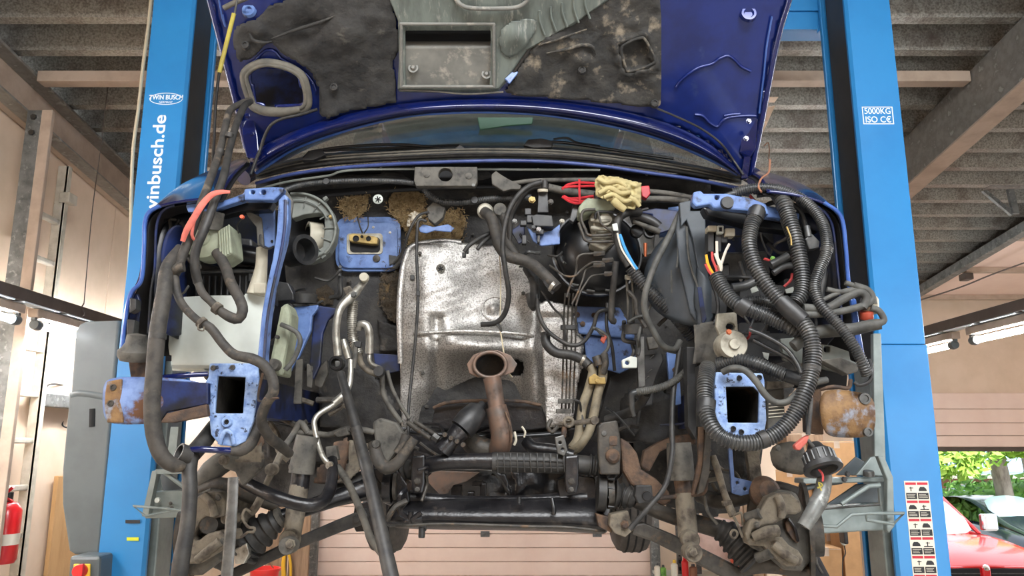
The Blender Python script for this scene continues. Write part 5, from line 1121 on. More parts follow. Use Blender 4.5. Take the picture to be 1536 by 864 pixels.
# blue bulkhead panels right of the tunnel
PL('blue_panel', [(864, 459), (930, 461), (940, 478), (940, 484), (866, 484)], 2.80, .02, 'bay_blue', 'blue body panel under the booster', bev=.005)
PL('blue_panel', [(866, 484), (944, 480), (952, 500), (952, 508), (885, 502), (868, 500)], 2.77, .02, 'bay_blue', bev=.006)
PL('blue_panel', [(876, 503), (952, 508), (954, 548), (930, 560), (880, 545)], 2.79, .02, 'bay_blue', bev=.006)
for x, y in ((866, 472), (891, 473), (874, 486)): DI('panel_hole', x, y, 2.768 if y > 480 else 2.798, 4, .004, 'rust', seg=12)
PL('tunnel_side', [(916, 566), (960, 540), (960, 600), (920, 645), (890, 655)], 2.84, .02, 'firewall_mat')
# hoses between booster and plastic wall
T('taped_cable', [(960, 318, 2.52), (944, 318, 2.5), (930, 326, 2.49), (925, 345, 2.48), (932, 378, 2.47), (944, 400, 2.46)], 6.2, 'black_rubber', 'thick taped cable right of the booster', seg=12)
T('wire_loom', [(946, 402, 2.46), (966, 428, 2.46), (990, 452, 2.46), (1012, 474, 2.47), (1038, 506, 2.5)], 9.5, 'loom_black', 'ribbed loom running down to the right', ribs=4)
T('wire', [(926, 350, 2.465), (932, 372, 2.45), (944, 392, 2.44), (953, 404, 2.44)], 1.5, 'wire_white', seg=6)
T('wire', [(930, 352, 2.46), (938, 374, 2.45), (950, 396, 2.44), (956, 404, 2.44)], 2.4, 'wire_blue', seg=6)
PL('fuse_tag', [(918, 336), (926, 334), (928, 346), (920, 346)], 2.455, .006, 'white_plastic')
for x_ in (942, 950): T('steel_tube', [(x_ - 2, 418, 2.5), (x_, 450, 2.52), (x_, 480, 2.54), (x_ + 3, 486, 2.55), (x_ + 20, 490, 2.56)], 2.2, 'dust_grey', seg=8)
DI('tube_cap', 946, 419, 2.5, 9, .015, 'cast_alu', axis=(0, -.3, 1))
T('black_pipe', [(924, 392, 2.48), (921, 420, 2.5), (918, 450, 2.54), (917, 478, 2.56), (922, 482, 2.57)], 5, 'black_rubber', seg=10)
T('hose', [(1020, 320, 2.40), (1003, 356, 2.38), (982, 398, 2.36), (968, 440, 2.36), (968, 470, 2.38), (982, 500, 2.40), (996, 520, 2.42), (1012, 524, 2.44), (1020, 512, 2.46)], 5, 'grey_hose', 'grey hose draped over the black plastic wall', seg=10)
T('oil_dipstick', [(968, 365, 2.5), (968, 385, 2.5)], [3, 2], 'copper'); 
DI('port', 954, 348, 2.6, 10, .02, 'black_gloss'); DI('port', 974, 350, 2.56, 9, .02, 'black_gloss', prof=[(0, 0), (0, 1), (.02, 1), (.02, .75), (.005, .7), (.005, 0)])
T('hose', [(946, 330, 2.56), (960, 326, 2.55), (978, 332, 2.54), (988, 340, 2.54)], 7.5, 'black_plastic', seg=12)
T('oil_tube', [(950, 332, 2.54), (970, 340, 2.53), (990, 348, 2.53)], [3, 4, 5], 'dust_grey', seg=8)
PL('inner_wing_blue', [(952, 318), (984, 312), (1024, 316), (1016, 344), (1004, 346), (984, 352), (978, 322)], 2.64, .01, 'bay_blue_dark', bev=.004)
SH('strut_tower', [(960, 316), (1030, 308), (1030, 350), (990, 356), (978, 322)], lambda x, y: 2.70 + .03 * fn(x, y, .03), .01, 'bay_blue', cell=6)
PL('grey_duct', [(925, 322), (976, 320), (984, 342), (980, 380), (966, 384), (940, 350)], 2.72, .02, 'dust_grey')

# ---------------- black plastic partition on the right
pw = loft('plastic_partition', [[(1002, 348, 2.52), (1020, 345, 2.46), (1030, 330, 2.40)], [(966, 392, 2.50), (1004, 390, 2.42), (1044, 380, 2.36)], [(964, 440, 2.50), (1006, 446, 2.42), (1056, 440, 2.36)], [(985, 470, 2.50), (1024, 490, 2.42), (1066, 490, 2.38)]], 'partition', car, 'dark grey plastic partition wall', th=.006, sub=2)
PL('partition_wall', [(1019, 304), (1037, 300), (1036, 316), (1058, 316), (1060, 380), (1064, 424), (1050, 418), (1040, 360), (1030, 330), (1022, 340)], 2.34, .02, 'partition', par=pw)
PL('partition_face', [(1020, 306), (1028, 303), (1034, 330), (1046, 390), (1062, 430), (1062, 480), (1052, 492), (1036, 470), (1020, 400), (1014, 345)], 2.36, .02, 'partition', par=pw, bev=.006)
T('partition_rib', [(1016, 345, 2.37), (1017, 380, 2.37), (1015, 402, 2.37)], 1.6, 'grey_hose', par=pw, seg=6); T('partition_rib', [(1007, 405, 2.40), (1007, 440, 2.40)], 1.4, 'grey_hose', par=pw, seg=6); T('partition_rib', [(1030, 340, 2.345), (1034, 390, 2.345), (1050, 440, 2.345)], 1.8, 'grey_hose', par=pw, seg=6)
T('partition_edge', [(1066, 420, 2.34), (1074, 440, 2.34), (1077, 464, 2.34), (1070, 486, 2.34), (1054, 497, 2.35)], 3, 'black_plastic', par=pw, seg=8)
SH('partition_flap', [(1044, 400), (1064, 416), (1076, 444), (1075, 470), (1064, 490), (1046, 494), (1040, 450)], lambda x, y: 2.36 - .03 * math.sin((x - 1040) / 36 * PI), .004, 'partition', par=pw, cell=4)
PL('blue_strip', [(1046, 430), (1052, 430), (1060, 478), (1054, 492)], 2.325, .005, 'bay_blue_dark', par=pw)
SH('grey_flap', [(1041, 486), (1070, 482), (1078, 500), (1080, 546), (1060, 545), (1040, 546), (1042, 520)], lambda x, y: 2.30 + .01 * fn(x, y, .05), .005, 'dust_grey', 'grey fabric-like flap', cell=5)

# ---------------- left front corner: support frame, washer tank, airbox
PL('support_bar', [(302, 306), (318, 302), (340, 299), (364, 290), (368, 284), (366, 300), (340, 308), (324, 314), (306, 316), (300, 312)], 2.14, .03, 'bay_blue', 'blue upper support bar', bev=.005)
PL('support_bar', [(366, 283), (408, 280), (426, 281), (424, 288), (410, 300), (366, 300)], 2.12, .03, 'bay_blue', bev=.005, holes=[ring_px(379, 288, 3, n=10), ring_px(395, 288, 3.6, n=10), ring_px(394, 299, 4, 1.0, n=8)][:2])
PL('support_bar', [(280, 302), (300, 300), (302, 312), (318, 316), (318, 318), (282, 318), (279, 310)], 2.12, .03, 'bay_blue', bev=.005)
PL('black_bar', [(320, 318), (366, 304), (410, 302), (404, 314), (366, 316), (330, 324)], 2.18, .04, 'black_gloss')
PL('front_upright', [(417, 300), (427, 290), (432, 296), (432, 330), (427, 364), (418, 396), (410, 430), (403, 475), (398, 530), (398, 546), (385, 546), (386, 530), (392, 470), (399, 430), (408, 390), (414, 350), (416, 320)], 2.12, .04, 'bay_blue', 'blue front upright of the wing support', bev=.006)
T('upright_fold', [(428, 300, 2.118), (427, 340, 2.115), (421, 380, 2.115), (411, 424, 2.115), (401, 480, 2.115), (396, 540, 2.115)], 2.2, 'bay_blue_dark', seg=6)
PL('corner_flap', [(410, 300), (428, 282), (440, 302), (436, 330), (430, 300)], 2.15, .01, 'dust_grey')
PL('strut_bracket', [(366, 314), (380, 320), (392, 326), (396, 370), (386, 368), (384, 340), (372, 326)], 2.2, .01, 'dust_grey')
PL('strut_bracket', [(388, 320), (412, 312), (412, 368), (404, 372), (392, 366)], 2.22, .012, 'bay_blue', bev=.004)
DI('hole', 408, 362, 2.218, 2, .002, 'dark_void'); T('tank_hook', [(391, 352, 2.2), (390, 364, 2.19), (396, 371, 2.19), (404, 373, 2.19), (410, 370, 2.2)], 1.5, 'black_plastic', seg=6)
# round pump with ribs
pm = DI('air_pump', 315, 366, 2.22, 30, .09, 'pump_green', 'dusty pale green round pump', prof=[(-.02, 0), (-.02, .95), (.04, 1), (.06, .95), (.07, .7), (.07, .45), (.075, .4), (.075, 0)], seg=28)
PL('pump_housing', [(326, 345), (344, 336), (348, 380), (330, 392)], 2.15, .10, 'pump_green', par=pm, bev=.005)
for i in range(5): T('pump_rib', [(329 + i * 3.6, 346 - i * 2.2, 2.148), (331 + i * 3.6, 388 - i * 2.2, 2.148)], 1.3, 'pump_green', par=pm, seg=6, straight=True)
lathe('pump_cap', [(0, 0), (0, 17 * K(345, 2.2)), (.05, 20 * K(345, 2.2)), (.06, 0)], P(315, 346, 2.16), (0, -.15, 1), 'dust_grey', pm)
PL('pump_bracket', [(280, 372), (296, 380), (298, 396), (286, 398), (276, 386)], 2.18, .02, 'dust_grey', par=pm)
# airbox
ab = PL('airbox', [(262, 400), (300, 392), (330, 400), (392, 404), (396, 448), (258, 448)], 2.34, .16, 'black_plastic', 'black ribbed airbox', bev=.008)
for i in range(14):
    x = 268 + i * 9.2; T('vent_slat', [(x, 414, 2.33), (x - 1, 446, 2.33)], 2.0, 'black_plastic', par=ab, seg=6, straight=True)
T('airbox_ledge', [(262, 409, 2.325), (330, 407, 2.325), (394, 407, 2.325)], 3, 'loom_black', par=ab, seg=8, straight=True)
PL('airbox_latch', R4(372, 410, 392, 422), 2.32, .02, 'loom_black', par=ab); PL('airbox_top', [(332, 362), (352, 356), (378, 358), (380, 392), (374, 402), (334, 398)], 2.36, .12, 'black_plastic', par=ab, bev=.008)
T('airbox_snout', [(352, 380, 2.34), (380, 384, 2.34), (398, 388, 2.35)], [16, 15, 15], 'black_gloss', par=ab, seg=14)
# washer tank
wt = SH('washer_tank', [(258, 446), (300, 444), (360, 441), (414, 438), (412, 460), (404, 500), (396, 548), (366, 552), (300, 556), (258, 556), (252, 520), (255, 480)], lambda x, y: 2.30 - .05 * math.sin(max(0, min(1, (x - 250) / 165)) * PI) + (.05 if y > 548 else 0), .008, 'white_plastic', 'white plastic washer fluid tank', cell=5)
wt.modifiers['thick'].thickness = .15; bevel(wt, .012, 2, 60)
T('tank_neck', [(393, 372, 2.26), (392, 400, 2.26), (388, 424, 2.26), (384, 442, 2.26)], [8.5, 9, 12, 14], 'cream_plastic', par=wt, seg=14)
PL('tank_clip', R4(380, 424, 398, 440), 2.23, .02, 'cream_plastic', par=wt)
sd = PL('side_tank', [(420, 460), (430, 452), (436, 470), (434, 500), (426, 540), (424, 565), (404, 560), (404, 540), (412, 500)], 2.30, .10, 'pump_green', 'small grey side reservoir', bev=.012)
DI('tank_plug', 414, 548, 2.29, 9, .03, 'dust_grey', par=sd); DI('tank_plug', 417, 506, 2.29, 3, .015, 'black_plastic', par=sd)
T('tank_hose', [(422, 487, 2.28), (434, 492, 2.27), (446, 500, 2.27), (450, 515, 2.27), (440, 540, 2.28), (428, 555, 2.28)], 3.8, 'grey_hose', par=sd, seg=10)
for i in range(6): T('wire', [(386 + i * 5, 545 - i * 18, 2.26), (394 + i * 4, 530 - i * 16, 2.25), (404 + i * 2, 520 - i * 10, 2.26)], .9, 'wire_brown', seg=5) if i < 2 else None
# blue strut brackets behind the tank
PL('engine_mount', [(440, 460), (478, 457), (476, 464), (468, 474), (466, 496), (448, 536), (430, 566), (427, 556), (434, 520), (438, 490)], 2.56, .02, 'bay_blue', 'blue engine mount bracket', bev=.005)
PL('engine_mount', [(478, 458), (504, 462), (506, 468), (492, 480), (484, 500), (480, 548), (470, 570), (462, 560), (468, 500), (470, 472)], 2.60, .02, 'bay_blue_dark', bev=.005)
lathe('rubber_mount', [(0, 0), (0, 21 * K(445, 2.5)), (.03, 21 * K(445, 2.5)), (.034, 17 * K(445, 2.5)), (.034, 0)], P(455, 455, 2.58), (0, -.12, 1), 'black_rubber', car)
PL('hanger_strip', [(444, 540), (454, 538), (452, 606), (440, 606)], 2.55, .01, 'dust_grey'); PL('hanger_strip', [(460, 545), (470, 548), (468, 582), (460, 580)], 2.6, .01, 'dust_grey'); PL('hanger_strip', [(474, 556), (490, 540), (492, 560), (482, 582), (472, 578)], 2.66, .02, 'dust_grey')
PL('bay_block', [(404, 420), (432, 424), (440, 440), (440, 450), (412, 452)], 2.5, .05, 'black_plastic')
SH('tunnel_wall', [(478, 560), (500, 545), (560, 560), (590, 600), (600, 640), (560, 650), (480, 640)], lambda x, y: 2.80 + .01 * fn(x, y, .04), .006, 'firewall_mat', cell=6)
PL('blue_patch', [(560, 530), (598, 532), (600, 556), (584, 560), (562, 546)], 2.86, .01, 'bay_blue_dark')

# ---------------- hoses in the left corner
T('bonnet_hose', [(376, 150, 2.50), (360, 156, 2.45), (345, 166, 2.40), (338, 190, 2.32), (330, 225, 2.25), (318, 262, 2.16), (304, 300, 2.10), (288, 345, 2.06), (272, 388, 2.05), (262, 412, 2.05)], [4.6, 4.8, 5, 5.2, 5.4, 6, 6.4, 7, 7.4, 7.6], 'dusty_hose', 'long dusty hose tied up to the bonnet', seg=12)
T('bonnet_hose', [(376, 152, 2.49), (366, 160, 2.44), (354, 188, 2.33), (344, 225, 2.24), (336, 262, 2.14), (322, 302, 2.08), (308, 340, 2.05), (294, 374, 2.05), (292, 400, 2.06), (297, 424, 2.08)], [4.6, 5, 5.2, 5.4, 6, 6.2, 6.8, 7, 7, 7], 'black_rubber', 'second hose tied up to the bonnet', seg=12)
T('red_strap', [(345, 288, 2.06), (332, 288, 2.05), (318, 292, 2.04), (304, 306, 2.03), (292, 325, 2.02), (280, 345, 2.02), (274, 362, 2.03)], [2.5, 3.5, 4.5, 5, 5, 4.6, 3.6], 'red_strap', 'faded red strap around the hoses', flat=.5)
T('red_strap', [(292, 328, 2.025), (288, 352, 2.03), (294, 360, 2.05), (300, 350, 2.08)], 2.4, 'red_strap')
T('big_hose', [(270, 372, 2.08), (252, 400, 2.03), (246, 440, 2.0), (236, 500, 1.98), (231, 560, 1.98), (228, 610, 1.98), (232, 655, 1.99), (244, 686, 2.0), (262, 698, 2.02), (276, 696, 2.05)], [7, 10, 11.5, 12, 12, 12, 12, 11.5, 11, 10], 'dusty_hose', 'thick dusty hose sagging past the frame rail', seg=16)
T('hose_joint', [(262, 408, 2.03), (268, 402, 2.02), (276, 400, 2.02)], 8, 'dusty_hose')
T('cooler_hose', [(262, 412, 2.03), (266, 440, 2.03), (276, 460, 2.02), (296, 480, 2.0), (316, 492, 2.0), (334, 515, 2.0), (352, 532, 2.0), (378, 538, 2.0), (396, 548, 2.0), (408, 566, 2.0), (410, 588, 2.0), (398, 608, 2.02), (392, 632, 2.05), (404, 655, 2.1), (420, 668, 2.18), (434, 680, 2.25)], [6, 6, 6, 6, 7, 7, 7.5, 8, 8, 8, 8, 8, 8, 8, 8, 7], 'dusty_hose', 'dusty cooler hose across the washer tank', seg=14)
T('cooler_hose', [(297, 424, 2.08), (304, 440, 2.07), (318, 454, 2.06), (330, 466, 2.06), (346, 476, 2.06), (358, 478, 2.06), (364, 466, 2.06), (360, 450, 2.07), (346, 424, 2.10), (338, 400, 2.14), (325, 378, 2.16)], [6, 6, 6, 7, 8, 8, 8, 8, 8, 8, 8], 'dusty_hose', 'looped short hose before the airbox', seg=14)
for pts, r in (([(300, 482, 1.995), (305, 486, 1.995)], 9), ([(322, 460, 2.055), (329, 465, 2.055)], 9)): T('hose_clamp', pts, r, 'dusty_cast', straight=True, seg=12)
T('clamp_ear', [(298, 486, 1.98), (297, 494, 1.98), (305, 496, 1.98), (306, 490, 1.98)], 1.2, 'dusty_cast', seg=5)
T('clamp_band', [(397, 598, 2.0), (418, 597, 1.99)], 1.8, 'rust', seg=6); T('pipe_bracket', [(394, 560, 2.05), (388, 590, 2.05), (390, 602, 2.05), (410, 598, 2.04)], 2, 'rust', seg=6)

# ---------------- frame horns and bumper bar
def horn(outline, hole, Y, m, lab, dims):
    h = PL('frame_horn', outline, Y, .012, m, lab, holes=[hole], bev=.003)
    cx = sum(p[0] for p in hole) / len(hole); cy = sum(p[1] for p in hole) / len(hole)
    a = [P(x, y, Y + .012) for x, y in hole]
    bm = bmesh.new(); A = [bm.verts.new(v) for v in a]; B = [bm.verts.new(v + Vector((0, .45, 0))) for v in a]
    for i in range(len(a)): bm.faces.new((A[i], A[(i + 1) % len(a)], B[(i + 1) % len(a)], B[i]))
    bm.faces.new(B)
    link('rail_box', tome(bm, 'rail_box'), 'dirty_steel', h)
    big = [P(cx + (x - cx) * 1.15, cy + (y - cy) * 1.12, Y + .012) for x, y in hole]
    bm = bmesh.new(); A = [bm.verts.new(v) for v in big]; B = [bm.verts.new(v + Vector((0, 1.2, 0))) for v in big]
    for i in range(len(a)): bm.faces.new((A[i], A[(i + 1) % len(a)], B[(i + 1) % len(a)], B[i]))
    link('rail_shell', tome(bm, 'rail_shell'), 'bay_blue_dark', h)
    return h
hl = horn([(314, 545), (386, 545), (388, 568), (384, 600), (380, 632), (368, 662), (352, 670), (330, 668), (316, 652), (314, 628), (308, 618), (306, 576), (312, 566)], [(326, 564), (368, 566), (364, 620), (322, 620)], 2.08, 'flaked_blue', 'flaking blue frame horn plate, left', 0)
for x, y in ((320, 552), (349, 551), (341, 633)): DI('bolt_hole', x, y, 2.078, 4.2, .004, 'dark_void' if y > 600 else 'steel', par=hl, prof=[(0, 0), (0, 1), (.004, .9), (.004, .5), (.001, .45), (.001, 0)])
DI('boss', 341, 633, 2.08, 9, .008, 'flaked_blue', par=hl, prof=[(0, 0), (0, 1), (.008, .8), (.008, .45), (.002, .4), (.002, 0)])
T('pressing', [(330, 666, 2.075), (334, 652, 2.07), (341, 646, 2.07), (348, 652, 2.07), (351, 666, 2.075)], 3.5, 'flaked_blue', par=hl)
for x in (317, 374):
    for y in (575, 590, 605): BO(x - (y - 575) * .05, y, 2.08, 2.0, 'flaked_blue', hl)
hr = horn([(1072, 575), (1074, 558), (1100, 559), (1144, 560), (1147, 570), (1150, 630), (1146, 654), (1142, 660), (1096, 658), (1078, 640), (1073, 618)], [(1089, 580), (1130, 580), (1139, 588), (1138, 634), (1092, 634)], 2.08, 'flaked_blue', 'flaking blue frame horn plate, right', 0)
for x, y in ((1109, 567), (1139, 566), (1112, 648), (1100, 643)): DI('bolt_hole', x, y, 2.078, 4.2, .004, 'dark_void', par=hr, prof=[(0, 0), (0, 1), (.004, .9), (.004, .5), (.001, .45), (.001, 0)])
for y in (594, 606, 618): BO(1080, y, 2.08, 2.0, 'flaked_blue', hr)
loft('bumper_stub', [[(160, 570, 2.06), (188, 567, 2.05), (230, 568, 2.05), (312, 572, 2.08)], [(158, 590, 2.05), (188, 590, 2.035), (230, 592, 2.035), (310, 594, 2.07)], [(158, 612, 2.05), (188, 614, 2.035), (230, 614, 2.035), (310, 612, 2.07)], [(162, 634, 2.06), (190, 635, 2.05), (230, 634, 2.05), (312, 624, 2.08)]], 'rust_blue', car, 'rusty blue bumper bar stub on the left', th=.02, sub=2)
PL('bumper_end', [(160, 572), (182, 568), (184, 634), (160, 634), (156, 612), (157, 590)], 2.03, .01, 'rust_bar')
for x, y in ((170, 581), (166, 605)): DI('end_hole', x, y, 2.03, 5, .003, 'dirty_steel', prof=[(0, 0), (0, 1), (.003, .95), (.003, .6), (.0005, .55), (.0005, 0)])
PL('bumper_step', [(250, 620), (310, 606), (312, 624), (260, 634), (240, 634)], 2.03, .02, 'rust'); PL('bumper_step', [(240, 570), (312, 574), (312, 606), (250, 618), (240, 634)], 2.035, .02, 'bay_blue_dark')
T('blue_bar', [(243, 566, 2.06), (280, 563, 2.07), (312, 561, 2.09)], 4, 'car_blue'); 
bf = lathe('wing_buffer', [(0, 0), (0, 21 * K(530, 2.06)), (.012, 25 * K(530, 2.06)), (.026, 25 * K(530, 2.06)), (.034, 20 * K(530, 2.06)), (.05, 15 * K(530, 2.06)), (.07, 14 * K(530, 2.06)), (.074, 0)], P(202, 541, 2.08), (.1, -.22, 1), 'dust_grey', car, 'grey rubber buffer at the left wing foot')
PL('buffer_leg', [(192, 540), (222, 540), (222, 572), (196, 570)], 2.1, .05, 'rust', par=bf)
PL('bumper_stub', [(1212, 590), (1232, 582), (1236, 652), (1214, 648)], 2.12, .05, 'rust')
loft('bumper_stub', [[(1228, 586, 2.06), (1262, 588, 2.05), (1308, 592, 2.06)], [(1230, 620, 2.03), (1262, 620, 2.02), (1310, 620, 2.04)], [(1234, 652, 2.06), (1262, 654, 2.05), (1310, 656, 2.06)]], 'rust_bar', car, 'rusted bumper bar stub on the right', th=.02, sub=2)
DI('end_hole', 1297, 598, 2.035, 9, .005, 'steel', prof=[(-.01, 0), (-.01, 1), (.004, .95), (.004, .6), (.0005, .55), (.0005, 0)]); DI('end_hole', 1302, 648, 2.035, 7, .004, 'steel', prof=[(-.01, 0), (-.01, 1), (.004, .95), (.004, .6), (.0005, .55), (.0005, 0)])
T('rust_strap', [(1230, 584, 2.06), (1250, 580, 2.05), (1272, 582, 2.05), (1276, 570, 2.06)], 3, 'rust', seg=8)
gp = PL('lamp_bracket', [(1230, 516), (1248, 518), (1274, 527), (1276, 540), (1290, 546), (1284, 552), (1270, 560), (1236, 552), (1231, 540)], 2.1, .03, 'interior_grey', 'grey plastic lamp bracket', bev=.004, holes=[rrect(1236, 519, 1245, 528, 3)])
PL('bracket_shelf', [(1232, 540), (1262, 536), (1290, 548), (1286, 558), (1272, 562)], 2.06, .04, 'dust_grey', par=gp); PL('bracket_core', [(1196, 556), (1232, 550), (1272, 562), (1270, 582), (1230, 584), (1200, 580)], 2.16, .06, 'dark_void')

# ---------------- right front corner: looms and boxes
PL('support_bar', [(1040, 288), (1052, 286), (1056, 290), (1090, 290), (1130, 298), (1150, 306), (1154, 322), (1120, 316), (1070, 312), (1066, 306), (1044, 310), (1038, 304)], 2.14, .03, 'bay_blue', 'blue upper support bar, right', bev=.005, holes=[ring_px(1076, 296, 3.5, n=10)])
PL('support_bar', [(1136, 306), (1178, 312), (1200, 320), (1199, 330), (1150, 326)], 2.16, .03, 'bay_blue', bev=.005)
PL('black_bar', [(1054, 310), (1120, 320), (1180, 336), (1226, 346), (1226, 352), (1130, 340), (1060, 322)], 2.22, .05, 'black_gloss', bev=.008)
DI('oval_cap', 1090, 305, 2.12, 10, .02, 'black_plastic', prof=[(0, 0), (0, 1), (.012, .9), (.012, 0)])
fb = PL('fuse_box', [(1080, 378), (1150, 376), (1156, 412), (1150, 420), (1086, 420), (1078, 412)], 2.36, .10, 'loom_black', 'black fuse box', bev=.008)
PL('fuse_lid', [(1084, 398), (1094, 396), (1094, 420), (1084, 420)], 2.345, .02, 'black_plastic', par=fb); T('lid_groove', [(1084, 397, 2.35), (1093, 397, 2.35), (1093, 418, 2.35)], 1, 'dark_void', par=fb, seg=5)
for x0, y0, x1, y1, m in ((1062, 342, 1074, 378, 'black_plastic'), (1070, 340, 1082, 378, 'black_plastic'), (1062, 338, 1076, 346, 'cream_plastic'), (1076, 338, 1086, 350, 'white_plastic'), (1088, 342, 1103, 354, 'cream_plastic'), (1082, 348, 1092, 364, 'black_plastic')):
    q_ = PL('connector', R4(x0, y0, x1, y1), 2.24 if m == 'black_plastic' else 2.225, .04, m, bev=.003)
    if m == 'white_plastic': PL('connector_slot', R4(x0 + 3, y0 + 3, x1 - 3, y1 - 3), 2.2225, .004, 'dark_void', par=q_, bev=0)
PL('black_cover', [(1150, 322), (1216, 330), (1226, 350), (1224, 380), (1166, 372), (1142, 350)], 2.40, .05, 'dark_void')
for pts, m in (([(1068, 378), (1069, 390), (1074, 402), (1076, 412)], 'wire_red'), ([(1075, 362), (1076, 385), (1082, 398), (1080, 412)], 'wire_white'), ([(1072, 380), (1078, 396), (1081, 412)], 'wire_white'), ([(1059, 382), (1062, 396), (1068, 408), (1074, 414)], 'wire_yellow'), ([(1060, 392), (1064, 402), (1072, 414)], 'wire_yellow'), ([(1058, 396), (1064, 408), (1070, 414)], 'wire_red'), ([(1094, 366), (1088, 378), (1082, 396)], 'wire_white'), ([(1076, 398), (1079, 404), (1078, 414)], 'wire_brown'),
              ([(1124, 292), (1130, 302), (1134, 316)], 'wire_red'), ([(1126, 294), (1132, 306), (1130, 320)], 'wire_red'), ([(1128, 296), (1136, 308), (1132, 322)], 'wire_brown'), ([(1146, 388), (1152, 390), (1160, 394)], 'wire_red'), ([(1188, 410), (1186, 420), (1176, 430)], 'wire_red')):
    T('wire', [(x, y, 2.19) for x, y in pts], 2.1, m, seg=6)
BO(1159, 388, 2.18, 3, 'leaf')
L1 = T('wire_loom', [(1134, 322, 2.12), (1127, 340, 2.1), (1124, 366, 2.08), (1130, 392, 2.07), (1142, 416, 2.06), (1158, 438, 2.05), (1174, 456, 2.04)], 11.5, 'loom_black', 'thick ribbed loom beside the fuse box', ribs=4.2, seg=14)
T('loom_collar', [(1136, 316, 2.12), (1132, 328, 2.115)], 13, 'black_plastic', seg=14, hollow=.8)
T('wire_loom', [(1164, 286, 2.16), (1174, 302, 2.12), (1183, 326, 2.1), (1192, 356, 2.08), (1200, 390, 2.07), (1204, 420, 2.06), (1202, 440, 2.05), (1192, 456, 2.04)], 12, 'loom_black', 'thick ribbed loom in the middle of the right bundle', ribs=4.2, seg=14)
T('wire_loom', [(1200, 478, 2.02), (1214, 500, 2.0), (1220, 530, 1.99), (1216, 562, 1.98), (1206, 592, 1.97), (1190, 624, 1.97), (1168, 648, 1.97), (1140, 662, 1.97), (1108, 664, 1.97), (1080, 654, 1.98), (1064, 632, 2.0), (1058, 604, 2.03), (1058, 572, 2.06), (1062, 550, 2.1)], 12.5, 'loom_black', 'thick ribbed loom hanging in a loop round the right frame horn', ribs=4.4, seg=14)
T('loom_sleeve', [(1172, 452, 2.035), (1186, 466, 2.025), (1204, 482, 2.015)], [13, 14, 13.5], 'black_plastic', seg=14)
T('loom_sleeve', [(1060, 600, 2.03), (1058, 622, 2.02)], 14, 'black_plastic', seg=14)
T('wire_loom', [(1074, 414, 2.16), (1084, 432, 2.14), (1096, 448, 2.12), (1112, 460, 2.10), (1134, 468, 2.09), (1158, 478, 2.08), (1184, 490, 2.06), (1204, 500, 2.06)], 11.5, 'loom_black', 'thick ribbed loom crossing to the right bundle', ribs=4.2, seg=14)
T('loom_sleeve', [(1108, 456, 2.10), (1122, 465, 2.095)], 14, 'black_plastic', seg=14)
T('wire_loom', [(1120, 452, 2.14), (1145, 452, 2.13), (1172, 462, 2.12)], 8, 'loom_black', ribs=3.4)
T('wire_loom', [(1100, 290, 2.18), (1130, 283, 2.16), (1164, 284, 2.14), (1194, 294, 2.12), (1218, 312, 2.10), (1234, 336, 2.08), (1240, 362, 2.06), (1238, 384, 2.05), (1228, 408, 2.04), (1222, 430, 2.03), (1228, 452, 2.02), (1240, 468, 2.01), (1260, 490, 2.0), (1280, 518, 1.99), (1294, 545, 1.99), (1300, 562, 2.0)], 8.6, 'loom_black', 'long ribbed loom arching over the right wing', ribs=3.2, seg=12)
T('wire_loom', [(1190, 520, 2.06), (1220, 500, 2.06), (1250, 496, 2.05), (1280, 494, 2.04), (1306, 488, 2.02), (1322, 486, 2.01)], [9, 10, 10, 9.5, 9, 8], 'grey_hose', 'wrapped loom reaching out over the right wing', seg=12)
for pts, r in (([(1205, 462), (1240, 462), (1266, 448), (1290, 438), (1300, 448), (1294, 462)], 6.5), ([(1206, 472), (1244, 470), (1290, 460), (1308, 450), (1302, 436), (1280, 428)], 5.5), ([(1230, 452), (1256, 440), (1280, 434), (1296, 440)], 3.5), ([(1240, 434), (1262, 438), (1284, 434)], 4), ([(1318, 486), (1326, 480), (1318, 466), (1306, 462)], 5), ([(1268, 424), (1284, 430), (1308, 444), (1312, 456)], 4)):
    T('rubber_cable', [(x, y, 2.03) for x, y in pts], r, 'grey_hose', seg=10)
DI('plug', 1305, 468, 2.06, 13, .04, 'cream_plastic', axis=(-.2, -.5, 1), label='yellowed lamp plug'); DI('plug_seal', 1300, 477, 2.05, 10, .02, 'copper_red', axis=(-.2, -.5, 1))
T('black_hose', [(1304, 540, 2.02), (1308, 556, 2.0), (1304, 572, 2.0), (1290, 578, 2.01), (1282, 574, 2.02)], 3, 'black_plastic', seg=8)
T('wire_loom', [(1078, 546, 2.20), (1100, 540, 2.17), (1130, 544, 2.14), (1160, 556, 2.12), (1180, 564, 2.1)], 10.5, 'loom_black', 'ribbed loom over the right frame horn', ribs=4, seg=14)
T('loom_sleeve', [(1176, 562, 2.1), (1204, 570, 2.1), (1222, 566, 2.1)], 10, 'black_plastic', seg=12)
T('rubber_cable', [(1084, 558, 2.06), (1100, 552, 2.04), (1118, 556, 2.03), (1134, 572, 2.02), (1148, 592, 2.02), (1164, 604, 2.02), (1182, 602, 2.02), (1200, 586, 2.03), (1222, 574, 2.04), (1240, 570, 2.05)], 5.2, 'grey_hose', seg=10)
T('rubber_cable', [(1124, 494, 2.12), (1150, 505, 2.1), (1178, 522, 2.08), (1196, 545, 2.06), (1202, 560, 2.05)], 3.4, 'loom_black', seg=8); T('rubber_cable', [(1130, 510, 2.14), (1156, 524, 2.12), (1186, 540, 2.1), (1198, 556, 2.08)], 3.4, 'loom_black', seg=8)
T('rubber_cable', [(1211, 570, 1.98), (1216, 600, 1.97), (1214, 630, 1.97), (1212, 652, 1.97)], 3.6, 'loom_black', seg=8); T('rubber_cable', [(1208, 600, 1.99), (1210, 628, 1.98), (1213, 650, 1.98)], 2.2, 'loom_black', seg=8)
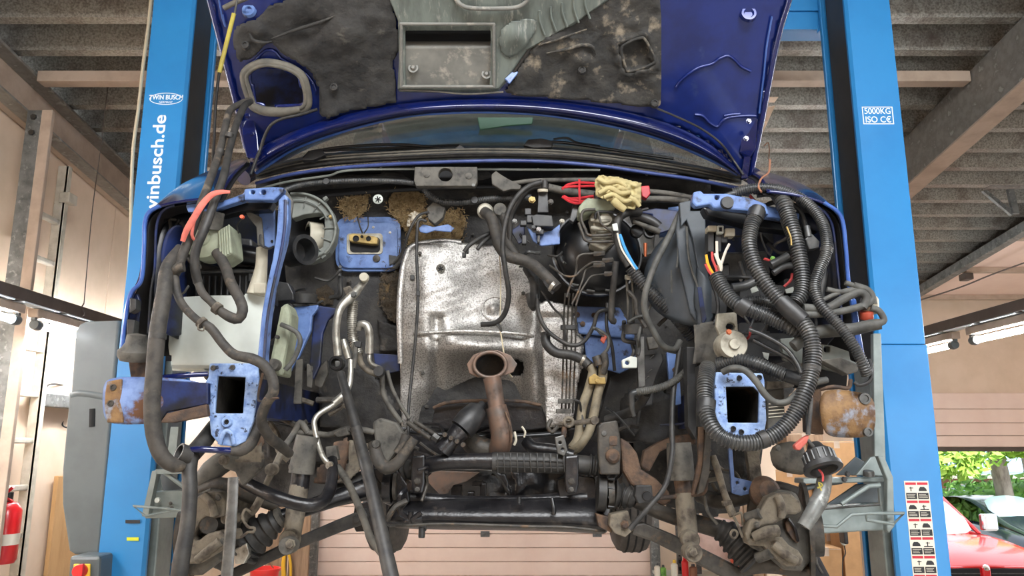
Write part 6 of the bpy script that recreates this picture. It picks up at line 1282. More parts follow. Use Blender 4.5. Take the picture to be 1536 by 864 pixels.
for pts, r in (([(1078, 300), (1092, 292), (1110, 289), (1124, 292)], 3.6), ([(1146, 310), (1158, 304), (1178, 302), (1196, 312), (1206, 330), (1210, 348)], 3.6), ([(1130, 290), (1150, 290), (1166, 300), (1172, 330), (1182, 356), (1187, 370)], 2.2), ([(1136, 294), (1152, 292), (1166, 296)], 3), ([(1156, 398), (1172, 390), (1182, 384)], 7), ([(1098, 432), (1120, 428), (1142, 416)], 7), ([(1160, 410), (1176, 400), (1190, 398)], 5), ([(1228, 390), (1236, 410), (1232, 440), (1236, 452)], 5)):
    T('rubber_cable', [(x, y, 2.17) for x, y in pts], r, 'loom_black', seg=10)
PL('plug_connector', [(1208, 358), (1218, 350), (1230, 362), (1228, 372), (1214, 374)], 2.08, .03, 'loom_black', 'black plug on a cable'); T('plug_lead', [(1210, 340, 2.09), (1213, 356, 2.085)], 5, 'loom_black')
T('antenna_wire', [(1155, 240, 2.3), (1153, 258, 2.22), (1142, 268, 2.16), (1138, 280, 2.14), (1142, 288, 2.12)], 1.6, 'wire_brown', seg=6)
T('tape_tail', [(1180, 340, 2.06), (1186, 356, 2.06), (1187, 368, 2.06)], 1.4, 'gold_zinc', seg=5)
# horn-shaped motor under the partition
mo = DI('pump_motor', 1097, 518, 2.18, 22, .05, 'cast_alu', 'round silver pump motor', prof=[(-.04, 0), (-.04, 1), (.02, 1), (.028, .9), (.028, .4), (.036, .34), (.036, 0)], seg=28)
PL('motor_bracket', [(1076, 470), (1105, 468), (1108, 500), (1080, 504), (1074, 490)], 2.20, .02, 'cast_alu', par=mo, holes=[ring_px(1096, 490, 7, 6, 10)]); BO(1093, 498, 2.13, 3.4, 'copper', mo); T('motor_lead', [(1116, 512, 2.18), (1124, 504, 2.17), (1126, 492, 2.18)], 2, 'wire_red', par=mo, seg=6)
for x0, y0, x1, y1 in ((1110, 430, 1140, 452), (1140, 428, 1176, 446), (1176, 418, 1196, 440), (1108, 484, 1150, 540), (1150, 500, 1190, 530), (1060, 424, 1090, 470), (1204, 520, 1230, 545)):
    PL('bay_box', rrect(x0, y0, x1, y1, 4), 2.34, .08, 'black_plastic', bev=.006)
PL('lamp_backing', [(1170, 508), (1205, 505), (1204, 546), (1176, 540)], 2.24, .02, 'interior_grey')
for pts in ([(1124, 428), (1132, 424), (1138, 436), (1128, 440)], [(1178, 434), (1190, 430), (1192, 438), (1180, 440)], [(1144, 528), (1154, 530), (1152, 540), (1146, 536)]): PL('foil_scrap', pts, 2.22, .003, 'white_plastic', bev=0)
# plain cylinder with label right of the horn
PL('canister', [(1150, 586), (1176, 582), (1178, 640), (1152, 644)], 2.2, .05, 'dust_grey'); 
for i in range(5): T('label_line', [(1153, 606 + i * 5, 2.198), (1176, 604 + i * 5, 2.198)], .8, 'decal_cream', seg=5)
PL('rail_top', [(1150, 572), (1190, 572), (1192, 580), (1150, 584)], 2.16, .04, 'dusty_cast')
# bits between partition and frame, right of centre
PL('mount_post', [(955, 506), (966, 504), (968, 580), (958, 582)], 2.52, .02, 'steel', 'steel mounting post'); PL('mount_tab', [(933, 540), (946, 534), (956, 536), (956, 552), (934, 552)], 2.50, .02, 'white_plastic', holes=[ring_px(941, 544, 3.4, n=10)])
PL('mount_bracket', [(966, 532), (994, 530), (996, 540), (982, 574), (980, 608), (962, 610), (962, 560)], 2.54, .03, 'black_plastic', 'black mounting bracket', bev=.005)
for x, y in ((978, 535), (975, 556), (971, 566)): T('bracket_scratch', [(x - 3, y + 3, 2.537), (x, y, 2.537), (x + 3, y - 2, 2.537)], .8, 'steel', seg=5)
lathe('rubber_foot', [(0, 0), (0, 14 * K(495, 2.5)), (.03, 14 * K(495, 2.5)), (.034, 10 * K(495, 2.5)), (.034, 0)], P(950, 501, 2.52), (0, -.1, 1), 'black_rubber', car)
PL('silver_clip', [(970, 506), (984, 504), (988, 522), (974, 524)], 2.5, .03, 'dust_grey')
PL('blue_leg', [(1000, 528), (1018, 532), (1022, 606), (1014, 608), (1004, 570)], 2.54, .02, 'bay_blue', 'blue lower leg of the strut bracket'); BO(1012, 555, 2.535, 3, 'rust')
T('wire_loom', [(1036, 548, 2.44), (1024, 562, 2.43), (1004, 576, 2.42), (980, 584, 2.42), (956, 588, 2.44)], 6, 'grey_hose', 'ribbed hose end with bare wires', ribs=3); T('hose_end', [(956, 588, 2.44), (948, 592, 2.44), (948, 610, 2.45), (951, 624, 2.46)], [5, 5, 4, 3], 'loom_black'); T('hose_end', [(970, 590, 2.44), (960, 606, 2.5), (940, 620, 2.6), (910, 630, 2.66)], 7, 'black_rubber')
T('long_hose', [(1020, 520, 2.45), (1016, 550, 2.44), (1010, 590, 2.42), (1008, 640, 2.38), (1008, 682, 2.34), (998, 728, 2.3), (974, 760, 2.28), (944, 794, 2.28)], 4.2, 'black_rubber', 'long black hose hanging before the right shock absorber', seg=10)
PL('plug', [(1026, 585), (1040, 578), (1048, 590), (1038, 602)], 2.4, .03, 'loom_black')
T('wire', [(920, 618, 2.6), (934, 632, 2.58), (952, 654, 2.56)], 1.6, 'black_rubber', seg=6)
PL('black_post', [(1030, 520), (1044, 520), (1048, 620), (1044, 660), (1032, 640)], 2.34, .05, 'black_plastic'); PL('black_post', [(1048, 548), (1060, 550), (1060, 640), (1050, 640)], 2.24, .05, 'black_plastic')
SH('arch_wall', [(930, 600), (960, 560), (1000, 590), (1030, 600), (1044, 650), (990, 668), (930, 660)], lambda x, y: 2.66 + .04 * fn(x, y, .02) + .08 * ((x - 985) / 60) ** 2, .006, 'firewall_mat', cell=6)
T('blue_ledge', [(990, 638, 2.56), (1020, 636, 2.54), (1044, 632, 2.52)], 2, 'bay_blue_dark', seg=6)
# ---------------- lines and pipes in the lower left of the bay
T('ac_pipe', [(549, 418, 2.62), (540, 430, 2.60), (528, 444, 2.58), (514, 457, 2.57), (507, 472, 2.56), (504, 500, 2.56), (507, 534, 2.56)], [5, 6, 7.5, 6.5, 6, 6, 6], 'alu', 'aluminium air-conditioning pipe', seg=12)
DI('pipe_end', 547, 417, 2.59, 7, .02, 'cream_plastic'); BO(531, 442, 2.565, 4, 'steel'); PL('pipe_tab', [(514, 432), (524, 428), (530, 436), (518, 442)], 2.57, .02, 'dusty_cast')
T('ac_pipe', [(530, 452, 2.62), (528, 480, 2.62), (530, 510, 2.62), (539, 532, 2.61)], 8, 'alu', 'ribbed aluminium pipe', ribs=3, seg=12)
T('ac_pipe', [(538, 494, 2.58), (541, 486, 2.57), (550, 488, 2.57), (554, 502, 2.57), (554, 530, 2.58)], [5, 5.5, 6, 6, 6], 'alu', seg=12)
T('ac_pipe', [(554, 530, 2.58), (556, 544, 2.58), (572, 553, 2.6)], 3, 'alu'); T('ac_pipe', [(538, 530, 2.6), (542, 546, 2.6), (552, 556, 2.6), (566, 562, 2.6)], 4.6, 'dusty_cast')
DI('pipe_joint', 570, 558, 2.585, 8, .03, 'black_plastic')
T('pipe', [(573, 562, 2.62), (575, 590, 2.62), (586, 612, 2.62), (602, 634, 2.62)], 4, 'dust_grey'); T('pipe', [(581, 556, 2.62), (588, 582, 2.62), (600, 606, 2.62), (614, 628, 2.62)], 3, 'dust_grey')
DI('pressure_switch', 507, 546, 2.53, 11, .04, 'black_gloss', 'round black pressure plug', prof=[(0, 0), (0, 1), (.03, 1), (.035, .9), (.035, .62), (.015, .55), (.015, 0)]); PL('switch_pin', R4(502, 541, 512, 551), 2.50, .01, 'steel')
T('service_port', [(515, 509, 2.55), (519, 525, 2.55), (523, 538, 2.55)], [3.5, 5, 4.5], 'alu'); T('black_clip', [(534, 514, 2.55), (532, 540, 2.55), (530, 552, 2.55)], 4, 'dust_grey')
PL('clip', [(530, 512), (542, 512), (540, 522), (532, 520)], 2.54, .02, 'black_plastic')
T('ac_line', [(526, 540, 2.54), (526, 560, 2.53), (524, 578, 2.52), (516, 592, 2.50), (502, 606, 2.48), (480, 620, 2.46), (472, 630, 2.45), (472, 642, 2.44), (478, 668, 2.42), (486, 688, 2.40), (494, 696, 2.40)], 4.2, 'alu', 'thin bright aluminium line bent down to the left', seg=10)
T('line_joint', [(516, 592, 2.50), (500, 606, 2.48)], 6, 'alu', seg=8, straight=True); DI('line_nut', 496, 698, 2.39, 6, .02, 'alu')
T('black_bar', [(511, 560, 2.40), (526, 612, 2.32), (544, 680, 2.24), (556, 728, 2.18), (570, 790, 2.12), (590, 880, 2.05)], [6, 7.5, 9, 9.5, 10.5, 12], 'black_rubber', 'long black hose hanging down past the crossmember', seg=14)
T('steel_bar', [(506, 700, 2.4), (522, 724, 2.36), (540, 764, 2.3), (556, 806, 2.24), (572, 830, 2.2)], 5.5, 'dust_grey', 'dull steel rod beside the black hose', seg=10)

# ---------------- exhaust and steering shaft
fl_ = [(700, 546), (710, 532), (726, 526), (746, 525), (766, 533), (776, 546), (770, 558), (760, 562), (740, 566), (716, 566), (704, 560)]
ef = PL('exhaust_flange', fl_, 2.60, .015, 'rust_pipe', 'oval exhaust flange', bev=.005, holes=[ring_px(735, 548, 22, 17, 20)])
T('flange_ring', [(x, y, 2.585) for x, y in ring_px(735, 547, 24, 19, 16)], 3, 'rust_pipe', par=ef, closed=True, seg=8)
a_ = P(735, 548, 2.615); lathe('pipe_mouth', [(0, 21 * K(548, 2.6)), (-.10, 20 * K(548, 2.6)), (-.10, 0)], a_, (0, -1, 0), 'oily_black', ef)
T('exhaust_pipe', [(738, 566, 2.60), (742, 590, 2.60), (745, 612, 2.60)], [14, 13, 13], 'rust_pipe', 'rusty exhaust downpipe', seg=18)
T('exhaust_pipe', [(744, 610, 2.605), (750, 635, 2.605), (753, 655, 2.61), (748, 676, 2.64), (738, 690, 2.75)], [16, 17, 17, 16, 15], 'rust_pipe', seg=18)
T('exhaust_seam', [(758, 618, 2.575), (766, 640, 2.57), (767, 664, 2.58)], 1.5, 'rust', seg=6)
T('exhaust_pipe', [(704, 660, 2.70), (712, 668, 2.66), (722, 672, 2.66), (736, 674, 2.66)], [15, 16, 17, 15], 'dirty_steel', seg=16)
T('steering_shaft', [(724, 606, 2.62), (716, 616, 2.60), (700, 632, 2.58)], [6, 8, 10], 'black_plastic', seg=12)
T('steering_joint', [(716, 614, 2.59), (704, 630, 2.57), (692, 644, 2.56)], [15, 20, 19], 'black_plastic', 'steering column joint', seg=18)
T('joint_flange', [(702, 648, 2.56), (690, 634, 2.56), (684, 626, 2.56)], [5, 5, 5], 'black_rubber', seg=8)
T('steering_joint', [(690, 646, 2.56), (676, 662, 2.55), (664, 676, 2.55)], [16, 13, 15], 'oily_black', seg=14)
for i in range(4): DI('joint_bolt', 668 + i * 9, 652 + i * 5, 2.53, 4, .02, 'dirty_steel', seg=8)
T('pipe', [(612, 634, 2.6), (628, 646, 2.58), (646, 658, 2.56)], 4, 'dirty_steel'); T('pipe', [(622, 632, 2.6), (640, 644, 2.58), (656, 654, 2.56)], 3.4, 'dirty_steel'); T('pipe_nut', [(650, 654, 2.56), (658, 660, 2.555)], 6, 'steel', seg=6)

# ---------------- transverse beams under the bulkhead
T('tunnel_brace', [(590, 646, 2.78), (660, 652, 2.76), (760, 655, 2.76), (850, 650, 2.78)], 4, 'black_gloss', seg=8)
PL('lower_panel', [(596, 640), (690, 650), (800, 650), (862, 642), (900, 668), (900, 690), (600, 690)], 2.86, .02, 'oily_black')
T('steering_rack', [(636, 700, 2.58), (660, 694, 2.56), (700, 692, 2.56), (742, 692, 2.56)], [12, 12, 12, 13], 'oily_black', 'steering rack tube', seg=18)
T('steering_rack', [(738, 693, 2.555), (800, 694, 2.56), (850, 696, 2.57), (886, 698, 2.58)], [15, 15, 15, 14], 'black_rubber', 'ribbed rubber steering rack sleeve', seg=18)
for i in range(11): T('sleeve_rib', [(746 + i * 10, 680, 2.53), (746 + i * 10, 694, 2.522), (747 + i * 10, 708, 2.53)], 1.0, 'black_rubber', seg=5)
T('sleeve_rib', [(744, 690, 2.522), (850, 692, 2.53)], 1.0, 'black_rubber', seg=5); T('sleeve_rib', [(744, 700, 2.524), (850, 702, 2.53)], 1.0, 'black_rubber', seg=5)
T('rack_boot', [(884, 698, 2.58), (900, 700, 2.58), (914, 702, 2.58), (926, 704, 2.6)], 17, 'black_rubber', 'bellows at the right end of the steering rack', ribs=8, seg=16)
T('rack_boot', [(640, 700, 2.58), (620, 704, 2.58), (600, 708, 2.6)], 15, 'black_rubber', 'bellows at the left end of the steering rack', ribs=8, seg=16)
for x0, y0 in ((617, 684), (848, 684)):
    ck = PL('rack_clamp', [(x0, y0), (x0 + 20, y0 - 2), (x0 + 20, y0 + 42), (x0 + 17, y0 + 56), (x0 + 2, y0 + 56), (x0, y0 + 42)], 2.52, .05, 'oily_black', bev=.006)
    BO(x0 + 9, y0 + 38, 2.52, 4, 'dirty_steel', ck); BO(x0 + 9, y0 + 50, 2.52, 3, 'steel', ck)
cm = loft('crossmember', [[(596, 748, 2.62), (680, 750, 2.60), (760, 750, 2.60), (850, 748, 2.60), (914, 742, 2.62)], [(580, 766, 2.56), (680, 770, 2.54), (760, 770, 2.54), (850, 770, 2.54), (914, 770, 2.56)], [(578, 786, 2.56), (680, 788, 2.54), (760, 789, 2.54), (850, 791, 2.54), (912, 795, 2.56)], [(584, 790, 2.62), (680, 793, 2.66), (760, 793, 2.66), (850, 795, 2.66), (908, 800, 2.62)]], 'oily_black', car, 'oily black front crossmember', th=.01, sub=2)
T('crossmember_hem', [(584, 790, 2.55), (660, 786, 2.54), (740, 788, 2.54), (800, 790, 2.54), (850, 791, 2.54), (908, 797, 2.55)], 2.2, 'dirty_steel', par=cm, seg=6)
T('upper_beam', [(570, 716, 2.66), (586, 742, 2.64), (620, 748, 2.62), (700, 752, 2.62), (800, 750, 2.62), (880, 748, 2.62)], [18, 16, 12, 8, 8, 14], 'oily_black', par=cm, seg=10)
PL('side_cheek', [(560, 704), (592, 700), (610, 726), (614, 752), (600, 770), (592, 742), (566, 720)], 2.56, .10, 'oily_black'); PL('side_cheek', [(836, 720), (856, 712), (892, 716), (896, 742), (896, 790), (842, 770)], 2.60, .10, 'oily_black')
DI('bolt_stud', 633, 792, 2.56, 5, .03, 'black_plastic', axis=(0, -.2, -1)); PL('stud_block', R4(628, 786, 639, 797), 2.56, .02, 'black_plastic'); T('weld_bead', [(828, 748, 2.53), (831, 764, 2.52), (830, 772, 2.52)], 3.5, 'black_gloss'); T('weld_bead', [(779, 746, 2.53), (779, 756, 2.525)], 3.4, 'black_gloss')
# view through beneath the rack
T('rack_shield', [(634, 716, 2.66), (650, 702, 2.64), (700, 704, 2.64), (736, 706, 2.64), (752, 722, 2.66), (764, 742, 2.66)], 2, 'steel', seg=6)
PL('rusty_shield', [(638, 718), (652, 706), (720, 708), (700, 722), (680, 728), (672, 740), (660, 742), (648, 730)], 2.9, .01, 'rust_pipe'); SH('tunnel_arch', [(742, 706), (760, 712), (772, 752), (764, 754), (752, 722), (736, 712)], lambda x, y: 2.75, .02, 'oily_black', cell=4)
SH('gearbox_pan', [(766, 704), (850, 700), (860, 760), (776, 756)], lambda x, y: 2.72 + .03 * fn(x, y, .03), .01, 'oily_black', cell=6)
SH('under_floor', [(596, 690), (900, 690), (900, 756), (596, 756)], lambda x, y: 3.6 + .05 * fn(x, y, .03), .01, 'oily_black', cell=8, holes=[[(740, 744), (762, 744), (762, 754), (738, 754)]])
for x, y, w_, h_ in ((684, 740, 16, 24), (706, 748, 10, 20), (724, 738, 10, 26), (716, 726, 16, 8)): PL('driveline_piece', R4(x - w_ / 2, y - h_ / 2, x + w_ / 2, y + h_ / 2), 2.95, .08, 'oily_black')
# ---------------- left suspension
sh_ = T('shock_absorber', [(462, 654, 2.42), (456, 684, 2.42), (452, 710, 2.42)], [17, 18.5, 19], 'dust_grey', 'grey dust cover of the left shock absorber', seg=18)
T('shock_rod', [(452, 708, 2.42), (449, 732, 2.42)], 14, 'oily_black', par=sh_, seg=16); T('shock_body', [(449, 728, 2.42), (443, 770, 2.41), (438, 806, 2.40)], [14, 14.5, 13], 'dusty_cast', par=sh_, seg=16)
DI('shock_eye', 437, 808, 2.38, 15, .03, 'dusty_cast', par=sh_); DI('eye_bolt', 437, 816, 2.36, 13, .05, 'dust_grey', par=sh_); BO(436, 816, 2.31, 6, 'dusty_cast', sh_)
PL('control_arm', [(534, 768), (546, 762), (552, 774), (548, 786), (512, 798), (452, 822), (400, 846), (350, 870), (330, 880), (322, 866), (370, 842), (430, 812), (500, 782)], 2.46, .04, 'black_rubber', 'flat black lower control arm, left', bev=.006); BO(536, 778, 2.455, 5, 'black_plastic')
PL('arm_mount', [(532, 758), (552, 752), (562, 776), (568, 796), (534, 798), (528, 786)], 2.50, .06, 'oily_black')
T('sway_bar', [(364, 722, 2.3), (384, 732, 2.28), (410, 744, 2.26), (440, 754, 2.26), (466, 758, 2.27), (486, 750, 2.3), (496, 730, 2.34), (499, 706, 2.38), (498, 690, 2.42)], [9, 9.5, 10, 10, 10, 9.5, 9, 8.5, 8], 'oily_black', 'black anti-roll bar curving round the left shock absorber', seg=14)
PL('bar_bracket', [(330, 684), (350, 682), (366, 690), (392, 676), (394, 700), (362, 730), (352, 708), (334, 702)], 2.22, .03, 'dust_grey', 'cast bracket under the left frame horn', bev=.006); SH('bracket_skin', [(352, 690), (392, 664), (396, 690), (364, 714)], lambda x, y: 2.20 + .0006 * (y - 660), .006, 'dusty_cast', cell=5)
DI('bracket_eye', 338, 690, 2.21, 7, .02, 'dusty_cast'); SH('rust_web', [(350, 676), (384, 660), (390, 640), (396, 664), (380, 690), (356, 696)], lambda x, y: 2.26, .01, 'rust', cell=5)
for pts in ([(416, 690), (440, 672), (430, 710)], ): pass
T('tie_rod', [(425, 672, 2.36), (416, 692, 2.34), (406, 712, 2.33), (396, 732, 2.33)], [5, 5, 5, 4.5], 'dusty_cast'); DI('rod_boss', 410, 704, 2.32, 9, .03, 'dusty_cast'); T('tie_rod', [(392, 745, 2.34), (384, 760, 2.34), (376, 770, 2.34)], 6, 'dusty_cast')
T('sensor_wire', [(376, 768, 2.31), (368, 764, 2.3), (364, 776, 2.3), (372, 790, 2.3), (382, 792, 2.3), (380, 798, 2.3), (372, 798, 2.31), (362, 806, 2.32)], 2.2, 'dusty_cast', seg=6)
T('cv_boot', [(360, 826, 2.44), (372, 812, 2.44), (388, 800, 2.44), (404, 788, 2.44), (420, 778, 2.44)], [31, 30, 27, 22, 15], 'black_rubber', 'black ribbed drive-shaft boot, left', ribs=13, seg=18); T('boot_clamp', [(418, 778, 2.44), (424, 774, 2.44)], 16, 'dust_grey', straight=True, seg=14)
T('drive_shaft', [(420, 776, 2.46), (460, 762, 2.5), (520, 742, 2.55), (560, 728, 2.58)], [11, 12, 13, 16], 'oily_black', 'left drive shaft', seg=14)
T('axle_tube', [(500, 740, 2.6), (540, 730, 2.6), (580, 722, 2.62)], [20, 22, 22], 'black_rubber', seg=16)
T('hub_flange', [(576, 730, 2.56), (588, 730, 2.56)], 24, 'oily_black', seg=18, straight=True); T('hub_flange', [(591, 730, 2.56), (596, 730, 2.56)], 20, 'dirty_steel', seg=14, straight=True)
for i in range(5): BO(600, 712 + i * 9, 2.53, 2.4, 'black_gloss')
kn = PL('brake_caliper', [(284, 764), (294, 746), (310, 738), (330, 738), (338, 752), (336, 774), (322, 778), (308, 774), (300, 782), (288, 806), (296, 812), (312, 800), (330, 796), (342, 806), (336, 822), (318, 834), (298, 846), (282, 846), (268, 836), (264, 812), (272, 786)], 2.30, .05, 'dusty_cast', 'dusty brake caliper, left', bev=.006)
PL('caliper_shell', [(262, 812), (276, 772), (292, 742), (314, 732), (346, 740), (356, 780), (350, 820), (330, 842), (300, 864), (262, 866)], 2.36, .04, 'dust_grey', par=kn, bev=.014)
PL('brake_pad', [(284, 800), (292, 776), (300, 764), (304, 776), (298, 794), (288, 808)], 2.33, .02, 'rust', par=kn)
T('caliper_rib', [(306, 742, 2.295), (318, 756, 2.29), (322, 774, 2.292)], 6, 'dusty_cast', par=kn); T('caliper_rib', [(296, 840, 2.295), (312, 826, 2.29), (330, 812, 2.292)], 7, 'dusty_cast', par=kn)
DI('caliper_piston', 312, 786, 2.34, 14, .03, 'dirty_steel', par=kn, axis=(.5, -1, 0)); BO(328, 746, 2.30, 4, 'dust_grey', kn); BO(334, 812, 2.30, 4, 'dust_grey', kn)
lathe('brake_disc', [(0, 0), (0, .13), (.012, .13), (.012, .07), (.05, .065), (.05, 0)], P(292, 800, 2.44), (-1, -.25, 0), 'dirty_steel', car, 'brake disc, left', seg=32)
PL('knuckle', [(330, 735), (352, 726), (372, 740), (372, 790), (356, 820), (336, 830), (332, 780)], 2.42, .08, 'dusty_cast', 'left steering knuckle', bev=.012)
T('upper_arm', [(300, 732, 2.42), (318, 706, 2.42), (340, 690, 2.44), (372, 676, 2.5)], [16, 17, 16, 14], 'dust_grey', 'upper wishbone, left', seg=14); T('upper_arm', [(296, 738, 2.4), (330, 728, 2.4), (380, 742, 2.42), (416, 756, 2.45)], [10, 12, 14, 12], 'dirty_steel', seg=12)
T('lower_knuckle', [(270, 850, 2.42), (290, 842, 2.4), (316, 838, 2.4), (340, 844, 2.42)], [16, 12, 11, 14], 'dirty_steel', seg=12); PL('dust_plate', [(258, 850), (270, 824), (282, 832), (284, 880), (256, 880)], 2.36, .04, 'rust')
PL('ball_joint', [(352, 824), (370, 814), (374, 830), (366, 846), (352, 846)], 2.38, .04, 'alu'); 
for x, y in ((356, 776), (358, 800)): DI('slide_pin', x, y, 2.36, 8, .05, 'dusty_cast', axis=(-.5, -1, 0))
# hoses hanging before the left wheel hub
T('strap_hose', [(286, 684, 2.06), (284, 706, 2.05), (285, 740, 2.04), (281, 790, 2.03), (272, 840, 2.02), (266, 890, 2.02)], [12, 11, 11, 11.5, 12.5, 13], 'black_rubber', 'black rubber hose hanging at the far left', seg=14)
T('strap_hose', [(288, 682, 2.06), (304, 664, 2.1), (322, 640, 2.16)], [13, 13, 12], 'black_rubber', seg=14); DI('hose_mouth', 284, 684, 2.05, 14, .03, 'black_rubber', axis=(-.6, -.6, .3), prof=[(0, 0), (0, 1), (.03, 1), (.03, .8), (.01, .75), (.01, 0)])
T('blue_pipe', [(280, 676, 2.04), (300, 674, 2.04), (324, 675, 2.05), (346, 676, 2.08)], 5, 'car_blue', 'short blue painted pipe', hollow=.6); T('rubber_elbow', [(344, 676, 2.08), (360, 676, 2.09), (376, 664, 2.1), (386, 640, 2.12)], [6, 9, 10, 9], 'dusty_hose')
T('steel_strip', [(350, 716, 2.12), (348, 760, 2.11), (344, 820, 2.10), (338, 890, 2.09)], [8, 8.5, 9, 9.5], 'steel', 'grey steel bar hanging before the left hub', flat=.3, seg=12)
# left inner pipes
T('pipe', [(462, 650, 2.44), (456, 640, 2.44), (450, 634, 2.44), (440, 652, 2.44), (428, 668, 2.42)], 5, 'dust_grey'); T('bracket_rod', [(440, 648, 2.45), (470, 650, 2.44), (494, 652, 2.43), (518, 644, 2.42), (540, 644, 2.44), (560, 648, 2.46)], 4.5, 'dust_grey')
PL('rod_clip', [(500, 650), (520, 640), (524, 652), (506, 656)], 2.41, .02, 'dust_grey'); PL('tower_bracket', [(558, 634), (570, 626), (596, 634), (606, 650), (606, 662), (592, 680), (578, 700), (568, 690), (562, 660)], 2.56, .04, 'dust_grey', 'grey cast mount left of the rack', bev=.008)
T('rubber_hose', [(560, 664, 2.5), (568, 690, 2.48), (580, 702, 2.47), (596, 694, 2.46), (612, 672, 2.46), (622, 658, 2.46)], [9, 10, 10, 9, 8, 7], 'dusty_hose', 'bent rubber hose below the thin cable'); T('rubber_hose', [(596, 680, 2.48), (604, 668, 2.48), (610, 652, 2.48)], 7.5, 'dusty_hose'); DI('hose_port', 566, 666, 2.5, 6, .03, 'dust_grey')
SH('rust_arm', [(500, 664), (520, 656), (528, 672), (520, 700), (510, 720), (486, 728), (470, 724), (476, 700), (496, 690)], lambda x, y: 2.56, .02, 'rust', 'rusty bracket behind the left shock absorber', cell=5); SH('cast_arm', [(524, 660), (552, 664), (546, 700), (520, 724), (488, 730), (512, 716), (522, 690)], lambda x, y: 2.54, .02, 'dusty_cast', cell=5)
PL('nut_block', [(488, 670), (504, 668), (508, 690), (490, 692)], 2.42, .03, 'dust_grey'); 
# cable bundle across the left arch
T('arch_rod', [(396, 628, 2.7), (430, 634, 2.7), (470, 640, 2.7)], 3, 'black_gloss', seg=8)
SH('arch_fleece', [(394, 640), (430, 636), (470, 644), (470, 680), (440, 700), (400, 690)], lambda x, y: 2.74 + .01 * fn(x, y, .1), .01, 'firewall_mat', cell=6)

# ---------------- right suspension
PL('rack_mount', [(897, 640), (902, 634), (926, 630), (930, 652), (932, 672), (930, 712), (900, 712), (897, 680)], 2.48, .03, 'dirty_steel', 'steel steering rack mount with rusty bolts', bev=.006)
DI('rusty_bolt', 919, 684, 2.48, 11, .02, 'rust', prof=[(0, 0), (0, 1), (.008, .95), (.016, .6), (.016, 0)]); PL('rust_patch', rrect(914, 654, 926, 668, 3), 2.477, .004, 'rust'); DI('slot', 906, 650, 2.48, 4, .004, 'steel')
PL('rusty_arm', [(930, 656), (944, 664), (956, 680), (962, 704), (984, 718), (1004, 738), (1008, 752), (996, 760), (962, 738), (946, 726), (934, 706), (932, 680)], 2.50, .05, 'rust', 'rusty curved suspension arm', bev=.008)
PL('rusty_arm', [(966, 676), (990, 662), (1010, 654), (1036, 650), (1044, 656), (1044, 668), (1034, 664), (1002, 672), (990, 678), (974, 708), (962, 700)], 2.60, .04, 'rust', bev=.006)
T('rust_rod', [(960, 750, 2.44), (1000, 746, 2.42), (1040, 742, 2.40), (1056, 738, 2.38), (1060, 720, 2.38)], 3.4, 'rust', seg=8)
PL('sensor', [(954, 728), (978, 728), (980, 752), (958, 756), (952, 744)], 2.40, .04, 'black_plastic', 'black sensor block'); DI('sensor_face', 970, 744, 2.40, 7, .01, 'black_gloss')
sr = T('shock_absorber', [(1018, 664, 2.42), (1020, 690, 2.42), (1022, 720, 2.42)], [18, 19.5, 20], 'dust_grey', 'grey dust cover of the right shock absorber', seg=18)
T('shock_rod', [(1022, 718, 2.42), (1026, 746, 2.42)], 12, 'rust', par=sr, seg=16); T('shock_body', [(1026, 740, 2.42), (1030, 780, 2.41), (1032, 806, 2.40)], [14, 15, 15], 'dusty_cast', par=sr, seg=16); DI('shock_eye', 1033, 808, 2.38, 14, .03, 'dusty_cast', par=sr); DI('eye_bolt', 1035, 826, 2.36, 14, .05, 'dusty_cast', par=sr); BO(1038, 828, 2.31, 6, 'dusty_cast', sr)
PL('control_arm', [(954, 786), (966, 784), (1010, 802), (1060, 826), (1116, 854), (1150, 876), (1130, 890), (1090, 870), (1030, 838), (978, 812), (948, 802)], 2.46, .04, 'dirty_steel', 'flat dirty lower control arm, right', bev=.006)
PL('arm_mount', [(916, 772), (942, 766), (946, 780), (954, 792), (938, 806), (922, 800), (914, 788)], 2.47, .06, 'dusty_cast'); PL('arm_mount', [(894, 770), (916, 776), (918, 800), (898, 790)], 2.52, .06, 'rust'); BO(937, 787, 2.465, 5, 'rust')
T('hub_flange', [(896, 740, 2.54), (908, 741, 2.54)], 26, 'black_rubber', 'round rubber drive flange, right', seg=20, straight=True); T('hub_flange', [(911, 741, 2.54), (920, 741, 2.54)], 22, 'dirty_steel', seg=14, straight=True)
for i in range(4): T('flange_bolt', [(912, 718 + i * 14, 2.50), (922, 719 + i * 14, 2.50)], 2, 'black_gloss', seg=6)
T('cv_boot', [(922, 742, 2.52), (934, 744, 2.52), (946, 748, 2.51), (956, 752, 2.5)], [22, 19, 16, 11], 'black_rubber', 'black inner drive-shaft boot, right', ribs=9, seg=16)
T('drive_shaft', [(954, 752, 2.5), (984, 766, 2.5), (1020, 778, 2.5), (1050, 786, 2.5), (1080, 794, 2.48)], [10, 11, 12, 13, 14], 'dirty_steel', 'right drive shaft', seg=14)
T('cv_boot', [(1078, 794, 2.46), (1092, 802, 2.45), (1106, 814, 2.44), (1120, 828, 2.43), (1134, 842, 2.42)], [16, 22, 26, 28, 29], 'black_rubber', 'black ribbed drive-shaft boot, right', ribs=12, seg=18)
